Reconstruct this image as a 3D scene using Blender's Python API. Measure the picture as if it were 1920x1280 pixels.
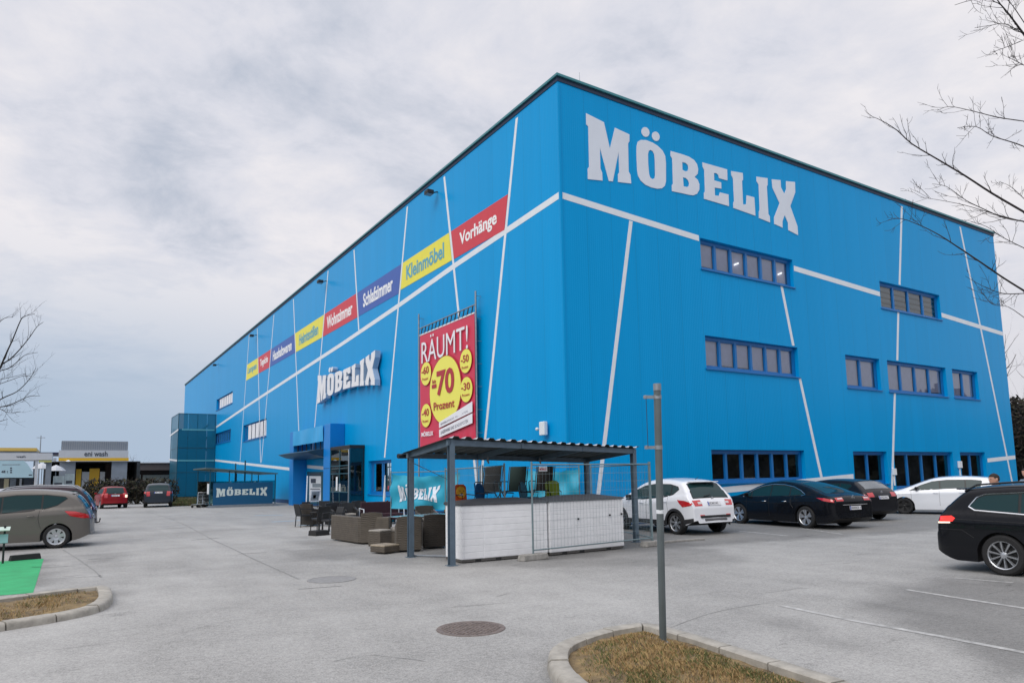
import bpy, bmesh, math, random
from mathutils import Vector, Matrix, noise
from mathutils.geometry import tessellate_polygon
random.seed(7)
R = math.radians
for o in list(bpy.data.objects): bpy.data.objects.remove(o)
scene = bpy.context.scene
COL = scene.collection

# ------------------------------------------------------------------ camera
F, PPX, PPY = 1305.03, 960.0, 737.44            # measured on the 1920 x 1280 photograph
YAW, PITCH, ROLL = 0.567886, 0.117335, -0.016983
CAM = Vector((-14.187, -18.842, 1.79))
fw = Vector((math.sin(YAW)*math.cos(PITCH), math.cos(YAW)*math.cos(PITCH), math.sin(PITCH)))
rt0 = Vector((math.cos(YAW), -math.sin(YAW), 0)); up0 = rt0.cross(fw)
rt = rt0*math.cos(ROLL)+up0*math.sin(ROLL); up = -rt0*math.sin(ROLL)+up0*math.cos(ROLL)
cam_d = bpy.data.cameras.new("camera"); cam = bpy.data.objects.new("camera", cam_d); COL.objects.link(cam)
m = Matrix((rt, up, -fw)).transposed().to_4x4(); m.translation = CAM; cam.matrix_world = m
cam_d.sensor_width = 36; cam_d.lens = F/1920*36; cam_d.shift_y = (PPY-640)/1920; cam_d.clip_end = 6000
scene.camera = cam
# ------------------------------------------------------------------ light
SUN_EL, SUN_AZ = R(40), R(-112)                    # azimuth from +Y toward +X
world = bpy.data.worlds.new("World"); scene.world = world; world.use_nodes = True
def build_world():
    nt = world.node_tree; N = nt.nodes; Lk = nt.links; N.clear()
    out = N.new('ShaderNodeOutputWorld'); bg = N.new('ShaderNodeBackground'); Lk.new(bg.outputs[0], out.inputs[0])
    sky = N.new('ShaderNodeTexSky'); sky.sky_type = 'NISHITA'; sky.sun_disc = False
    sky.sun_elevation = SUN_EL; sky.sun_rotation = SUN_AZ; sky.air_density = 1.5; sky.dust_density = 2.5
    tc = N.new('ShaderNodeTexCoord'); sp = N.new('ShaderNodeSeparateXYZ'); Lk.new(tc.outputs['Generated'], sp.inputs[0])
    def M(op, a, b=None, c=None, clamp=False):
        n = N.new('ShaderNodeMath'); n.operation = op; n.use_clamp = clamp
        for i, v in enumerate((a, b, c)):
            if v is None: continue
            if isinstance(v, (int, float)): n.inputs[i].default_value = v
            else: Lk.new(v, n.inputs[i])
        return n.outputs[0]
    z = M('MAXIMUM', sp.outputs[2], 0.0); zz = M('ADD', z, 0.16)
    cx = M('DIVIDE', sp.outputs[0], zz); cy = M('DIVIDE', sp.outputs[1], zz)
    cb = N.new('ShaderNodeCombineXYZ'); Lk.new(cx, cb.inputs[0]); Lk.new(cy, cb.inputs[1])
    def noi(scale, det, rough, dist=0.0, off=0.0):
        mp = N.new('ShaderNodeMapping'); mp.inputs['Location'].default_value = (off, off*1.7, off*0.3); Lk.new(cb.outputs[0], mp.inputs[0])
        n = N.new('ShaderNodeTexNoise'); n.inputs['Scale'].default_value = scale; n.inputs['Detail'].default_value = det
        n.inputs['Roughness'].default_value = rough; n.inputs['Distortion'].default_value = dist; Lk.new(mp.outputs[0], n.inputs['Vector']); return n.outputs[0]
    big = noi(0.62, 3, 0.5, 0.2, 3.1); fine = noi(2.2, 10, 0.62, 0.35, 7.7); tiny = noi(6.5, 8, 0.6, 0.5, 1.3)
    # thickness of the overcast: bright where thin; thicker and bluer toward the horizon
    t = M('ADD', M('ADD', M('MULTIPLY', big, 0.52), M('MULTIPLY', fine, 0.42)), M('MULTIPLY', tiny, 0.16))
    rp = N.new('ShaderNodeValToRGB'); Lk.new(t, rp.inputs[0]); e = rp.color_ramp.elements
    e[0].position = 0.44; e[0].color = (0.53, 0.575, 0.675, 1); e[1].position = 0.62; e[1].color = (0.89, 0.865, 0.895, 1)
    mid = rp.color_ramp.elements.new(0.53); mid.color = (0.74, 0.75, 0.825, 1)
    hz = N.new('ShaderNodeMix'); hz.data_type = 'RGBA'
    mr = N.new('ShaderNodeMapRange'); mr.interpolation_type = 'SMOOTHSTEP'; Lk.new(z, mr.inputs['Value']); mr.inputs['From Min'].default_value = 0.05; mr.inputs['From Max'].default_value = 0.33; mr.inputs['To Min'].default_value = 1.0; mr.inputs['To Max'].default_value = 0.0; hf = mr.outputs[0]
    # the left (north-west) horizon is bluer, the right one paler
    Lk.new(hf, hz.inputs['Factor']); Lk.new(rp.outputs[0], hz.inputs['A'])
    side = N.new('ShaderNodeMix'); side.data_type = 'RGBA'
    sd = M('ADD', M('MULTIPLY', sp.outputs[0], 1.25), -0.12, clamp=True)
    Lk.new(sd, side.inputs['Factor']); side.inputs['A'].default_value = (0.44, 0.545, 0.69, 1); side.inputs['B'].default_value = (0.74, 0.735, 0.79, 1)
    Lk.new(side.outputs['Result'], hz.inputs['B'])
    zen = M('ADD', 1.0, M('MULTIPLY', M('SUBTRACT', z, 0.62, clamp=True), ZEN))
    vm = N.new('ShaderNodeVectorMath'); vm.operation = 'SCALE'; Lk.new(hz.outputs['Result'], vm.inputs[0]); Lk.new(zen, vm.inputs['Scale'])
    sc = N.new('ShaderNodeVectorMath'); sc.operation = 'SCALE'; Lk.new(vm.outputs[0], sc.inputs[0]); sc.inputs['Scale'].default_value = 1/0.1*SKYK
    mx = N.new('ShaderNodeMix'); mx.data_type = 'RGBA'; mx.inputs['Factor'].default_value = 0.97
    Lk.new(sky.outputs[0], mx.inputs['A']); Lk.new(sc.outputs[0], mx.inputs['B'])
    Lk.new(mx.outputs['Result'], bg.inputs[0]); bg.inputs[1].default_value = 0.1
ZEN, SKYK = 3.2, 0.98
build_world()
sl = bpy.data.lights.new("sun", 'SUN'); sl.energy = 1.5; sl.angle = R(40); sl.color = (1, 0.97, 0.93)
sun = bpy.data.objects.new("sun", sl); COL.objects.link(sun)
sdir = Vector((math.sin(SUN_AZ)*math.cos(SUN_EL), math.cos(SUN_AZ)*math.cos(SUN_EL), math.sin(SUN_EL)))
sun.rotation_euler = sdir.to_track_quat('Z', 'Y').to_euler()
scene.view_settings.view_transform = 'Standard'; scene.view_settings.look = 'None'
scene.view_settings.exposure = 0.0; scene.view_settings.gamma = 1
scene.render.engine = 'CYCLES'; scene.cycles.max_bounces = 6; scene.cycles.transparent_max_bounces = 12

# ------------------------------------------------------------------ measuring helpers
def ray(px, py): return fw + rt*((px-PPX)/F) - up*((py-PPY)/F)
def G(px, py, z=0.0): d = ray(px, py); return CAM + d*((z-CAM.z)/d.z)
def OL(px, py, X=0.0): d = ray(px, py); p = CAM + d*((X-CAM.x)/d.x); return p.y, p.z
def OR(px, py, Y=0.0): d = ray(px, py); p = CAM + d*((Y-CAM.y)/d.y); return p.x, p.z
def PT(px, py, D): return CAM + ray(px, py)*D
K = 1.5/1.42
def kz(z): return 1.79+(z-1.79)*K

# ------------------------------------------------------------------ materials
MATS = {}
def lin(c):
    return tuple((x/255/12.92 if x/255 <= 0.04045 else ((x/255+0.055)/1.055)**2.4) for x in c)
def mat(name, col, rough=0.6, metal=0.0, coat=0.0, var=0.0, vscale=3.0, bump=0.0, bscale=40.0, spec=0.5, emis=0.0, dirt=None, stretch=(1,1,1)):
    if name in MATS: return MATS[name]
    m = bpy.data.materials.new(name); m.use_nodes = True; nt = m.node_tree; b = nt.nodes['Principled BSDF']
    b.inputs['Base Color'].default_value = (*col, 1); b.inputs['Roughness'].default_value = rough; b.inputs['Metallic'].default_value = metal
    b.inputs['Coat Weight'].default_value = coat; b.inputs['Coat Roughness'].default_value = 0.05; b.inputs['Specular IOR Level'].default_value = spec
    if var or bump:
        tc = nt.nodes.new('ShaderNodeTexCoord'); mp = nt.nodes.new('ShaderNodeMapping'); mp.inputs['Scale'].default_value = stretch
        nt.links.new(tc.outputs['Object'], mp.inputs[0])
    if var:
        n = nt.nodes.new('ShaderNodeTexNoise'); n.inputs['Scale'].default_value = vscale; n.inputs['Detail'].default_value = 6; n.inputs['Roughness'].default_value = 0.65
        nt.links.new(mp.outputs[0], n.inputs['Vector'])
        r = nt.nodes.new('ShaderNodeValToRGB'); nt.links.new(n.outputs[0], r.inputs[0]); e = r.color_ramp.elements
        d = dirt or tuple(x*(1-var) for x in col)
        e[0].position = 0.3; e[0].color = (*d, 1); e[1].position = 0.7; e[1].color = (*[min(1, x*(1+var*0.5)) for x in col], 1)
        nt.links.new(r.outputs[0], b.inputs['Base Color'])
    if bump:
        n2 = nt.nodes.new('ShaderNodeTexNoise'); n2.inputs['Scale'].default_value = bscale; n2.inputs['Detail'].default_value = 4
        nt.links.new(mp.outputs[0], n2.inputs['Vector']); bp = nt.nodes.new('ShaderNodeBump'); bp.inputs['Strength'].default_value = bump; bp.inputs['Distance'].default_value = 0.01
        nt.links.new(n2.outputs[0], bp.inputs['Height']); nt.links.new(bp.outputs[0], b.inputs['Normal'])
    if emis:
        b.inputs['Emission Color'].default_value = (*col, 1); b.inputs['Emission Strength'].default_value = emis
    MATS[name] = m; return m
def glass_mat(name, tint=(0.78, 0.82, 0.86), refl=1.0, rough=0.02):
    if name in MATS: return MATS[name]
    m = bpy.data.materials.new(name); m.use_nodes = True; nt = m.node_tree; N = nt.nodes; N.clear()
    o = N.new('ShaderNodeOutputMaterial'); t = N.new('ShaderNodeBsdfTransparent'); g = N.new('ShaderNodeBsdfGlossy'); mx = N.new('ShaderNodeMixShader')
    t.inputs[0].default_value = (*tint, 1); g.inputs['Roughness'].default_value = rough; g.inputs[0].default_value = (0.9, 0.95, 0.95, 1)
    fr = N.new('ShaderNodeFresnel'); fr.inputs[0].default_value = 1.5; k = N.new('ShaderNodeMath'); k.operation = 'MULTIPLY_ADD'
    nt.links.new(fr.outputs[0], k.inputs[0]); k.inputs[1].default_value = refl; k.inputs[2].default_value = 0.06; k.use_clamp = True
    nt.links.new(k.outputs[0], mx.inputs[0]); nt.links.new(t.outputs[0], mx.inputs[1]); nt.links.new(g.outputs[0], mx.inputs[2]); nt.links.new(mx.outputs[0], o.inputs[0])
    MATS[name] = m; return m
def facade_mat(name, col, axis, rough=0.3, spec=0.10):
    """painted vertical sandwich panels: fine profile ribs, a joint every metre, faint rain streaks"""
    m = mat(name, col, rough, spec=spec); nt = m.node_tree; N = nt.nodes; Lk = nt.links; b = N['Principled BSDF']
    g = N.new('ShaderNodeNewGeometry'); s = N.new('ShaderNodeSeparateXYZ'); Lk.new(g.outputs['Position'], s.inputs[0]); u = s.outputs[axis]
    def M(op, a, bb=None, clamp=False):
        n = N.new('ShaderNodeMath'); n.operation = op; n.use_clamp = clamp
        for i, v in enumerate((a, bb)):
            if v is None: continue
            if isinstance(v, (int, float)): n.inputs[i].default_value = v
            else: Lk.new(v, n.inputs[i])
        return n.outputs[0]
    fr = M('FRACT', M('DIVIDE', u, 1.15)); joint = M('LESS_THAN', fr, 0.016)
    ribs = M('SINE', M('MULTIPLY', u, 2*math.pi/0.095))
    wn = N.new('ShaderNodeTexWhiteNoise'); wn.noise_dimensions = '1D'; Lk.new(M('FLOOR', M('DIVIDE', u, 1.15)), wn.inputs['W'])
    mp = N.new('ShaderNodeMapping'); mp.inputs['Scale'].default_value = (2.2, 2.2, 0.12); Lk.new(g.outputs['Position'], mp.inputs[0])
    st = N.new('ShaderNodeTexNoise'); st.inputs['Scale'].default_value = 1.0; st.inputs['Detail'].default_value = 5; Lk.new(mp.outputs[0], st.inputs['Vector'])
    k = M('ADD', M('ADD', 0.94, M('MULTIPLY', wn.outputs[0], 0.03)), M('MULTIPLY', M('SUBTRACT', st.outputs[0], 0.5), 0.12))
    k = M('MULTIPLY', k, M('SUBTRACT', 1.0, M('MULTIPLY', joint, 0.20)))
    vm = N.new('ShaderNodeVectorMath'); vm.operation = 'SCALE'; vm.inputs[0].default_value = col; Lk.new(k, vm.inputs['Scale'])
    Lk.new(vm.outputs[0], b.inputs['Base Color'])
    bp = N.new('ShaderNodeBump'); bp.inputs['Strength'].default_value = 0.25; bp.inputs['Distance'].default_value = 0.004
    Lk.new(M('ADD', ribs, M('MULTIPLY', joint, -3.0)), bp.inputs['Height']); Lk.new(bp.outputs[0], b.inputs['Normal'])
    return m
def wicker_mat(name, col):
    m = mat(name, col, 0.6); nt = m.node_tree; N = nt.nodes; Lk = nt.links; b = N['Principled BSDF']
    tc = N.new('ShaderNodeTexCoord'); s = N.new('ShaderNodeSeparateXYZ'); Lk.new(tc.outputs['Object'], s.inputs[0])
    def M(op, a, bb=None):
        n = N.new('ShaderNodeMath'); n.operation = op
        for i, v in enumerate((a, bb)):
            if v is None: continue
            if isinstance(v, (int, float)): n.inputs[i].default_value = v
            else: Lk.new(v, n.inputs[i])
        return n.outputs[0]
    a = M('SINE', M('MULTIPLY', s.outputs[2], 110)); c = M('SINE', M('MULTIPLY', M('ADD', s.outputs[0], s.outputs[1]), 75)); h = M('MULTIPLY', a, c)
    h = M('ADD', M('MULTIPLY', h, 0.5), M('MULTIPLY', a, 0.35))
    n = N.new('ShaderNodeTexNoise'); n.inputs['Scale'].default_value = 6; Lk.new(tc.outputs['Object'], n.inputs['Vector'])
    k = M('ADD', M('MULTIPLY', h, 0.28), M('ADD', 0.62, M('MULTIPLY', n.outputs[0], 0.7)))
    vm = N.new('ShaderNodeVectorMath'); vm.operation = 'SCALE'; vm.inputs[0].default_value = col; Lk.new(k, vm.inputs['Scale']); Lk.new(vm.outputs[0], b.inputs['Base Color'])
    bp = N.new('ShaderNodeBump'); bp.inputs['Strength'].default_value = 0.6; bp.inputs['Distance'].default_value = 0.006; Lk.new(h, bp.inputs['Height']); Lk.new(bp.outputs[0], b.inputs['Normal'])
    return m

# ------------------------------------------------------------------ mesh builder
ORG = {}
class MB:
    def __init__(s): s.v = []; s.f = []; s.mi = []; s.m = 0
    def add(s, vs, fs):
        k = len(s.v); s.v.extend(Vector(p) for p in vs)
        for f in fs: s.f.append([i+k for i in f]); s.mi.append(s.m)
        return s
    def hexa(s, p): return s.add(p, [(0,3,2,1),(4,5,6,7),(0,1,5,4),(1,2,6,5),(2,3,7,6),(3,0,4,7)])
    def box(s, x0, x1, y0, y1, z0, z1):
        x0, x1 = sorted((x0, x1)); y0, y1 = sorted((y0, y1)); z0, z1 = sorted((z0, z1))
        return s.hexa([(x0,y0,z0),(x1,y0,z0),(x1,y1,z0),(x0,y1,z0),(x0,y0,z1),(x1,y0,z1),(x1,y1,z1),(x0,y1,z1)])
    def bar(s, a, b, w, h, upv=(0,0,1)):
        a, b = Vector(a), Vector(b); d = (b-a).normalized(); u = Vector(upv)
        if abs(d.dot(u)) > 0.98: u = Vector((0, 1, 0))
        r = d.cross(u).normalized(); u = r.cross(d)
        c = [(-w/2,-h/2),(w/2,-h/2),(w/2,h/2),(-w/2,h/2)]
        return s.hexa([a+r*x+u*y for x, y in c]+[b+r*x+u*y for x, y in c])
    def tube(s, pts, rad, n=8, cap=True):
        pts = [Vector(p) for p in pts]
        if isinstance(rad, (int, float)): rad = [rad]*len(pts)
        k = len(s.v); t = (pts[1]-pts[0]).normalized(); u = Vector((0,0,1)) if abs(t.z) < 0.9 else Vector((1,0,0)); u = (u - t*u.dot(t)).normalized()
        for i, p in enumerate(pts):
            t = (pts[min(i+1, len(pts)-1)]-pts[max(i-1, 0)]).normalized()
            u = (u - t*u.dot(t)).normalized(); w = t.cross(u)
            for j in range(n):
                a = 2*math.pi*j/n; s.v.append(p+(u*math.cos(a)+w*math.sin(a))*rad[i])
        for i in range(len(pts)-1):
            for j in range(n):
                s.f.append([k+i*n+j, k+i*n+(j+1) % n, k+(i+1)*n+(j+1) % n, k+(i+1)*n+j]); s.mi.append(s.m)
        if cap:
            s.f.append([k+j for j in range(n)][::-1]); s.mi.append(s.m); e = k+(len(pts)-1)*n; s.f.append([e+j for j in range(n)]); s.mi.append(s.m)
        return s
    def lathe(s, prof, c, axis='z', n=24):
        k = len(s.v); c = Vector(c)
        for r, h in prof:
            for j in range(n):
                a = 2*math.pi*j/n; x, y = r*math.cos(a), r*math.sin(a)
                s.v.append(c+(Vector((x, y, h)) if axis == 'z' else Vector((x, h, y)) if axis == 'y' else Vector((h, x, y))))
        for i in range(len(prof)-1):
            for j in range(n):
                s.f.append([k+i*n+j, k+i*n+(j+1) % n, k+(i+1)*n+(j+1) % n, k+(i+1)*n+j]); s.mi.append(s.m)
        return s
    def prism(s, loops, fn, t0, t1):
        """loops: outline and holes in 2-D; fn(u, v, t) -> world"""
        tri = tessellate_polygon([[Vector((p[0], p[1], 0)) for p in l] for l in loops]); flat = [p for l in loops for p in l]; n = len(flat); k = len(s.v)
        for t in (t0, t1): s.v.extend(Vector(fn(p[0], p[1], t)) for p in flat)
        for a, b, c in tri:
            s.f.append([k+a, k+b, k+c]); s.mi.append(s.m); s.f.append([k+n+a, k+n+c, k+n+b]); s.mi.append(s.m)
        o = 0
        for l in loops:
            for i in range(len(l)):
                j = (i+1) % len(l); s.f.append([k+o+i, k+o+j, k+n+o+j, k+n+o+i]); s.mi.append(s.m)
            o += len(l)
        return s
    def face(s, loops, fn):
        tri = tessellate_polygon([[Vector((p[0], p[1], 0)) for p in l] for l in loops]); flat = [p for l in loops for p in l]
        return s.add([fn(*p) for p in flat], tri)
    def grid(s, rows):
        n = len(rows[0]); k = len(s.v)
        for r in rows: s.v.extend(Vector(p) for p in r)
        for i in range(len(rows)-1):
            for j in range(n-1): s.f.append([k+i*n+j, k+i*n+j+1, k+(i+1)*n+j+1, k+(i+1)*n+j]); s.mi.append(s.m)
        return s
    def build(s, name, mats, parent=None, smooth=None, bevel=0.0, recalc=True, merge=False, bseg=2):
        if not isinstance(mats, (list, tuple)): mats = [mats]
        off = ORG.get(parent.name, Vector((0,0,0))) if parent else Vector((0,0,0))
        me = bpy.data.meshes.new(name); me.from_pydata([v-off for v in s.v], [], s.f)
        for mm in mats: me.materials.append(mm)
        if len(mats) > 1: me.polygons.foreach_set('material_index', s.mi)
        if recalc or merge:
            bm = bmesh.new(); bm.from_mesh(me)
            if merge: bmesh.ops.remove_doubles(bm, verts=bm.verts, dist=0.0008)
            if recalc: bmesh.ops.recalc_face_normals(bm, faces=bm.faces)
            bm.to_mesh(me); bm.free()
        if smooth:
            me.shade_smooth(); me.set_sharp_from_angle(angle=R(smooth))
        o = bpy.data.objects.new(name, me); COL.objects.link(o)
        if parent: o.parent = parent; ORG[o.name] = off
        else: ORG[o.name] = Vector((0,0,0))
        if bevel:
            b = o.modifiers.new('bevel', 'BEVEL'); b.width = bevel; b.segments = bseg; b.limit_method = 'ANGLE'
        return o
def tag(o, label=None, cat=None, group=None, kind=None):
    if label: o['label'] = label
    if cat: o['category'] = cat
    if group: o['group'] = group
    if kind: o['kind'] = kind
    return o
def thing(name, loc, label, cat, group=None):
    o = bpy.data.objects.new(name, None); COL.objects.link(o); o.location = loc; o.empty_display_size = 0.2; ORG[o.name] = Vector(loc)
    return tag(o, label, cat, group)
def copy_tree(o, parent=None):
    c = o.copy(); COL.objects.link(c); c.parent = parent
    for ch in list(o.children): copy_tree(ch, c)
    return c
def text_obj(name, s, fn, mats, parent, bold=0.0, t=1.0, res=3):
    """lettering stretched to the unit square, mapped by fn(u, v, t)"""
    c = bpy.data.curves.new('lettering', 'FONT'); c.body = s; c.offset = bold; c.extrude = 0.01; c.resolution_u = res
    o = bpy.data.objects.new('lettering', c); COL.objects.link(o); bpy.context.view_layer.update()
    dg = bpy.context.evaluated_depsgraph_get(); me = bpy.data.meshes.new_from_object(o.evaluated_get(dg))
    bpy.data.objects.remove(o); bpy.data.curves.remove(c)
    vs = [v.co.copy() for v in me.vertices]; x0 = min(v.x for v in vs); x1 = max(v.x for v in vs); y0 = min(v.y for v in vs); y1 = max(v.y for v in vs)
    mb = MB(); mb.add([fn((v.x-x0)/(x1-x0), (v.y-y0)/(y1-y0), 1.0 if v.z > 0 else 0.0) for v in vs], [list(p.vertices) for p in me.polygons])
    bpy.data.meshes.remove(me)
    return mb.build(name, mats, parent)
def rect(x0, x1, y0, y1): return [(x0,y0),(x1,y0),(x1,y1),(x0,y1)]
def ell(cx, cy, rx, ry, n=28, tilt=0.0):
    out = []
    for i in range(n):
        a = 2*math.pi*i/n; x, y = rx*math.cos(a), ry*math.sin(a); out.append((cx+x*math.cos(tilt)-y*math.sin(tilt), cy+x*math.sin(tilt)+y*math.cos(tilt)))
    return out

# ------------------------------------------------------------------ common materials
BLUE = (0.0, 0.315, 0.69)
m_right = facade_mat('facade_blue_right', BLUE, 0)
m_left = facade_mat('facade_blue_left', BLUE, 1)
m_frame = mat('window_frame_blue', (0.002, 0.15, 0.43), 0.4, var=0.1)
m_white = mat('white_paint', (0.72, 0.76, 0.80), 0.5, var=0.06, vscale=2)
m_letter = mat('letter_white', (0.66, 0.71, 0.79), 0.45, var=0.05, vscale=0.8)
m_dark = mat('near_black', (0.012, 0.013, 0.016), 0.6)
m_inside = mat('dark_interior', (0.06, 0.065, 0.07), 0.9, var=0.6, vscale=1.5)
m_galv = mat('galvanised_steel', (0.30, 0.33, 0.36), 0.45, 0.55, var=0.25, vscale=9, bump=0.05)
m_steelblue = mat('grey_blue_steel', (0.12, 0.17, 0.22), 0.5, 0.3, var=0.2, vscale=5)
m_blind = mat('grey_blind', (0.64, 0.63, 0.80), 0.8, var=0.1)
m_glass = glass_mat('window_glass')
m_conc = mat('concrete', (0.30, 0.29, 0.27), 0.9, var=0.3, vscale=12, bump=0.5, bscale=60)
m_rubber = mat('rubber', (0.012, 0.012, 0.013), 0.75)
m_chrome = mat('chrome', (0.75, 0.76, 0.78), 0.15, 1.0)
m_silver = mat('silver_alloy', (0.55, 0.57, 0.6), 0.3, 0.8)
m_cap = mat('parapet_metal', (0.05, 0.22, 0.25), 0.35, 0.4, var=0.1)

# ================================================================== GROUND
def poly_dist(px, py, poly):
    inside = False; dm = 1e9; n = len(poly)
    for i in range(n):
        x1, y1 = poly[i]; x2, y2 = poly[(i+1) % n]
        if (y1 > py) != (y2 > py) and px < (x2-x1)*(py-y1)/(y2-y1)+x1: inside = not inside
        dx, dy = x2-x1, y2-y1; t = max(0, min(1, ((px-x1)*dx+(py-y1)*dy)/(dx*dx+dy*dy))); dm = min(dm, math.hypot(px-x1-t*dx, py-y1-t*dy))
    return dm if inside else -dm
def gp(*pts): return [(G(*p).x, G(*p).y) for p in pts]
def build_ground():
    def axis(a, b, step, far):
        v = [a+i*step for i in range(int((b-a)/step)+1)]; d = step; lo, hi = v[0], v[-1]; L, H = [], []
        while hi < far: d *= 1.35; hi += d; H.append(hi); lo -= d; L.append(lo)
        return L[::-1]+v+H
    xs = axis(-22, 26, 0.3, 4000); ys = axis(-20, 40, 0.3, 4000)
    mb = MB(); mb.grid([[(x, y, 0) for x in xs] for y in ys])
    o = mb.build('ground', asphalt_mat(), recalc=False)
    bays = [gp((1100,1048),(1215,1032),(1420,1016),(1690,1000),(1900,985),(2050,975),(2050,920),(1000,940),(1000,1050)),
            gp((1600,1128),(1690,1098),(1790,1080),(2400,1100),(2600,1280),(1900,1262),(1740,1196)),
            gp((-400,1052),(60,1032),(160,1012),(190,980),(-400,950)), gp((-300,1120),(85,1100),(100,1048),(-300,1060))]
    dirt = [gp((740,1020),(830,1062),(1215,1062),(1420,1052),(1300,1018),(1150,985),(800,985)), gp((1000,1262),(1010,1225),(1040,1212),(1062,1222),(1050,1290),(1010,1300)), gp((205,1092),(225,1100),(222,1135),(190,1142),(200,1120)), gp((1380,1140),(1500,1168),(1640,1215),(1560,1218),(1420,1172)), gp((520,1030),(640,1026),(700,1036),(640,1050),(540,1048)), gp((560,1000),(740,1040),(820,1066),(700,1058),(560,1020)), gp((150,1040),(225,1036),(230,1050),(165,1054))]
    at = o.data.attributes.new('bay', 'FLOAT', 'POINT'); at2 = o.data.attributes.new('grime', 'FLOAT', 'POINT'); A = []; Bq = []
    bb = [(min(p[0] for p in q)-1, max(p[0] for p in q)+1, min(p[1] for p in q)-1, max(p[1] for p in q)+1) for q in bays+dirt]
    for v in o.data.vertices:
        x, y = v.co.x, v.co.y; jit = (noise.noise(Vector((x*1.3, y*1.3, 3)))*0.35+noise.noise(Vector((x*4, y*4, 3)))*0.15); a = g = 0.0
        for i, q in enumerate(bays+dirt):
            if bb[i][0] < x < bb[i][1] and bb[i][2] < y < bb[i][3]:
                k = max(0.0, min(1.0, (poly_dist(x, y, q)+jit+0.2)/0.5))
                if i < len(bays): a = max(a, k)
                else: g = max(g, k)
        A.append(a); Bq.append(g)
    at.data.foreach_set('value', A); at2.data.foreach_set('value', Bq)
    tag(o, kind='structure')
def asphalt_mat():
    m = bpy.data.materials.new('asphalt'); m.use_nodes = True; nt = m.node_tree; N = nt.nodes; Lk = nt.links; b = N['Principled BSDF']
    g = N.new('ShaderNodeNewGeometry'); P = g.outputs['Position']
    def M(op, a, bb=None, c=None, clamp=False):
        n = N.new('ShaderNodeMath'); n.operation = op; n.use_clamp = clamp
        for i, v in enumerate((a, bb, c)):
            if v is None: continue
            if isinstance(v, (int, float)): n.inputs[i].default_value = v
            else: Lk.new(v, n.inputs[i])
        return n.outputs[0]
    def no(scale, det=4, rough=0.6, sc=(1,1,1), dist=0.0):
        mp = N.new('ShaderNodeMapping'); mp.inputs['Scale'].default_value = sc; mp.inputs['Rotation'].default_value = (0, 0, 0.25); Lk.new(P, mp.inputs[0])
        n = N.new('ShaderNodeTexNoise'); n.inputs['Scale'].default_value = scale; n.inputs['Detail'].default_value = det; n.inputs['Roughness'].default_value = rough; n.inputs['Distortion'].default_value = dist
        Lk.new(mp.outputs[0], n.inputs['Vector']); return n.outputs[0]
    patch = no(0.22, 5, 0.6, dist=0.6); mid = no(1.6, 6, 0.7); tracks = no(0.9, 4, 0.6, (1.4, 0.18, 1), 0.4); grain = no(55, 3, 0.7); coarse = no(17, 4, 0.75)
    v = M('ADD', 0.308, M('MULTIPLY', M('SUBTRACT', patch, 0.5), 0.24)); v = M('ADD', v, M('MULTIPLY', M('SUBTRACT', mid, 0.5), 0.16))
    v = M('ADD', v, M('MULTIPLY', M('SUBTRACT', tracks, 0.5), 0.10)); v = M('ADD', v, M('MULTIPLY', M('SUBTRACT', grain, 0.5), 0.50)); v = M('ADD', v, M('MULTIPLY', M('SUBTRACT', coarse, 0.5), 0.34))
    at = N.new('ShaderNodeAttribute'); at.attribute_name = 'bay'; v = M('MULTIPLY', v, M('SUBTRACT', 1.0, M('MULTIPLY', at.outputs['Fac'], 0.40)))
    at2 = N.new('ShaderNodeAttribute'); at2.attribute_name = 'grime'; v = M('MULTIPLY', v, M('SUBTRACT', 1.0, M('MULTIPLY', at2.outputs['Fac'], 0.24)))
    # pale efflorescence streaks and darker damp streaks where cars turn
    st = no(1.3, 7, 0.75, (0.5, 2.2, 1), 1.0); dark = M('MULTIPLY', M('SUBTRACT', st, 0.60, clamp=True), -1.0); v = M('ADD', v, dark)
    r = N.new('ShaderNodeCombineColor'); Lk.new(v, r.inputs[0]); Lk.new(M('MULTIPLY', v, 0.99), r.inputs[1]); Lk.new(M('MULTIPLY', v, 0.955), r.inputs[2])
    Lk.new(r.outputs[0], b.inputs['Base Color']); b.inputs['Roughness'].default_value = 0.85
    bp = N.new('ShaderNodeBump'); bp.inputs['Strength'].default_value = 0.35; bp.inputs['Distance'].default_value = 0.01; Lk.new(M('ADD', grain, coarse), bp.inputs['Height']); Lk.new(bp.outputs[0], b.inputs['Normal'])
    return m
build_ground()

m_line = mat('worn_line_paint', (0.42, 0.42, 0.41), 0.8, var=0.5, vscale=7)
def strip(pts, w, z=0.004, seg=0.3, wj=0.0):
    mb = MB(); rows = []
    P = [Vector((*p[:2], 0)) for p in pts]; Q = []
    for a, b in zip(P[:-1], P[1:]):
        n = max(1, int((b-a).length/seg)); Q += [a.lerp(b, i/n) for i in range(n)]
    Q.append(P[-1])
    for i, p in enumerate(Q):
        t = (Q[min(i+1, len(Q)-1)]-Q[max(0, i-1)]).normalized(); n = Vector((-t.y, t.x, 0)); k = 1+wj*(random.random()-0.5)
        rows.append([p+n*w/2*k+Vector((0,0,z)), p-n*w/2*k+Vector((0,0,z))])
    return mb.grid(rows)
def smooth_pts(pts, n=6):
    out = []
    for i in range(len(pts)-1):
        p0 = Vector(pts[max(i-1, 0)]); p1 = Vector(pts[i]); p2 = Vector(pts[i+1]); p3 = Vector(pts[min(i+2, len(pts)-1)])
        for j in range(n):
            t = j/n; out.append(tuple(0.5*((2*p1)+(-p0+p2)*t+(2*p0-5*p1+4*p2-p3)*t*t+(-p0+3*p1-3*p2+p3)*t**3)))
    out.append(tuple(pts[-1])); return out
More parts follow.
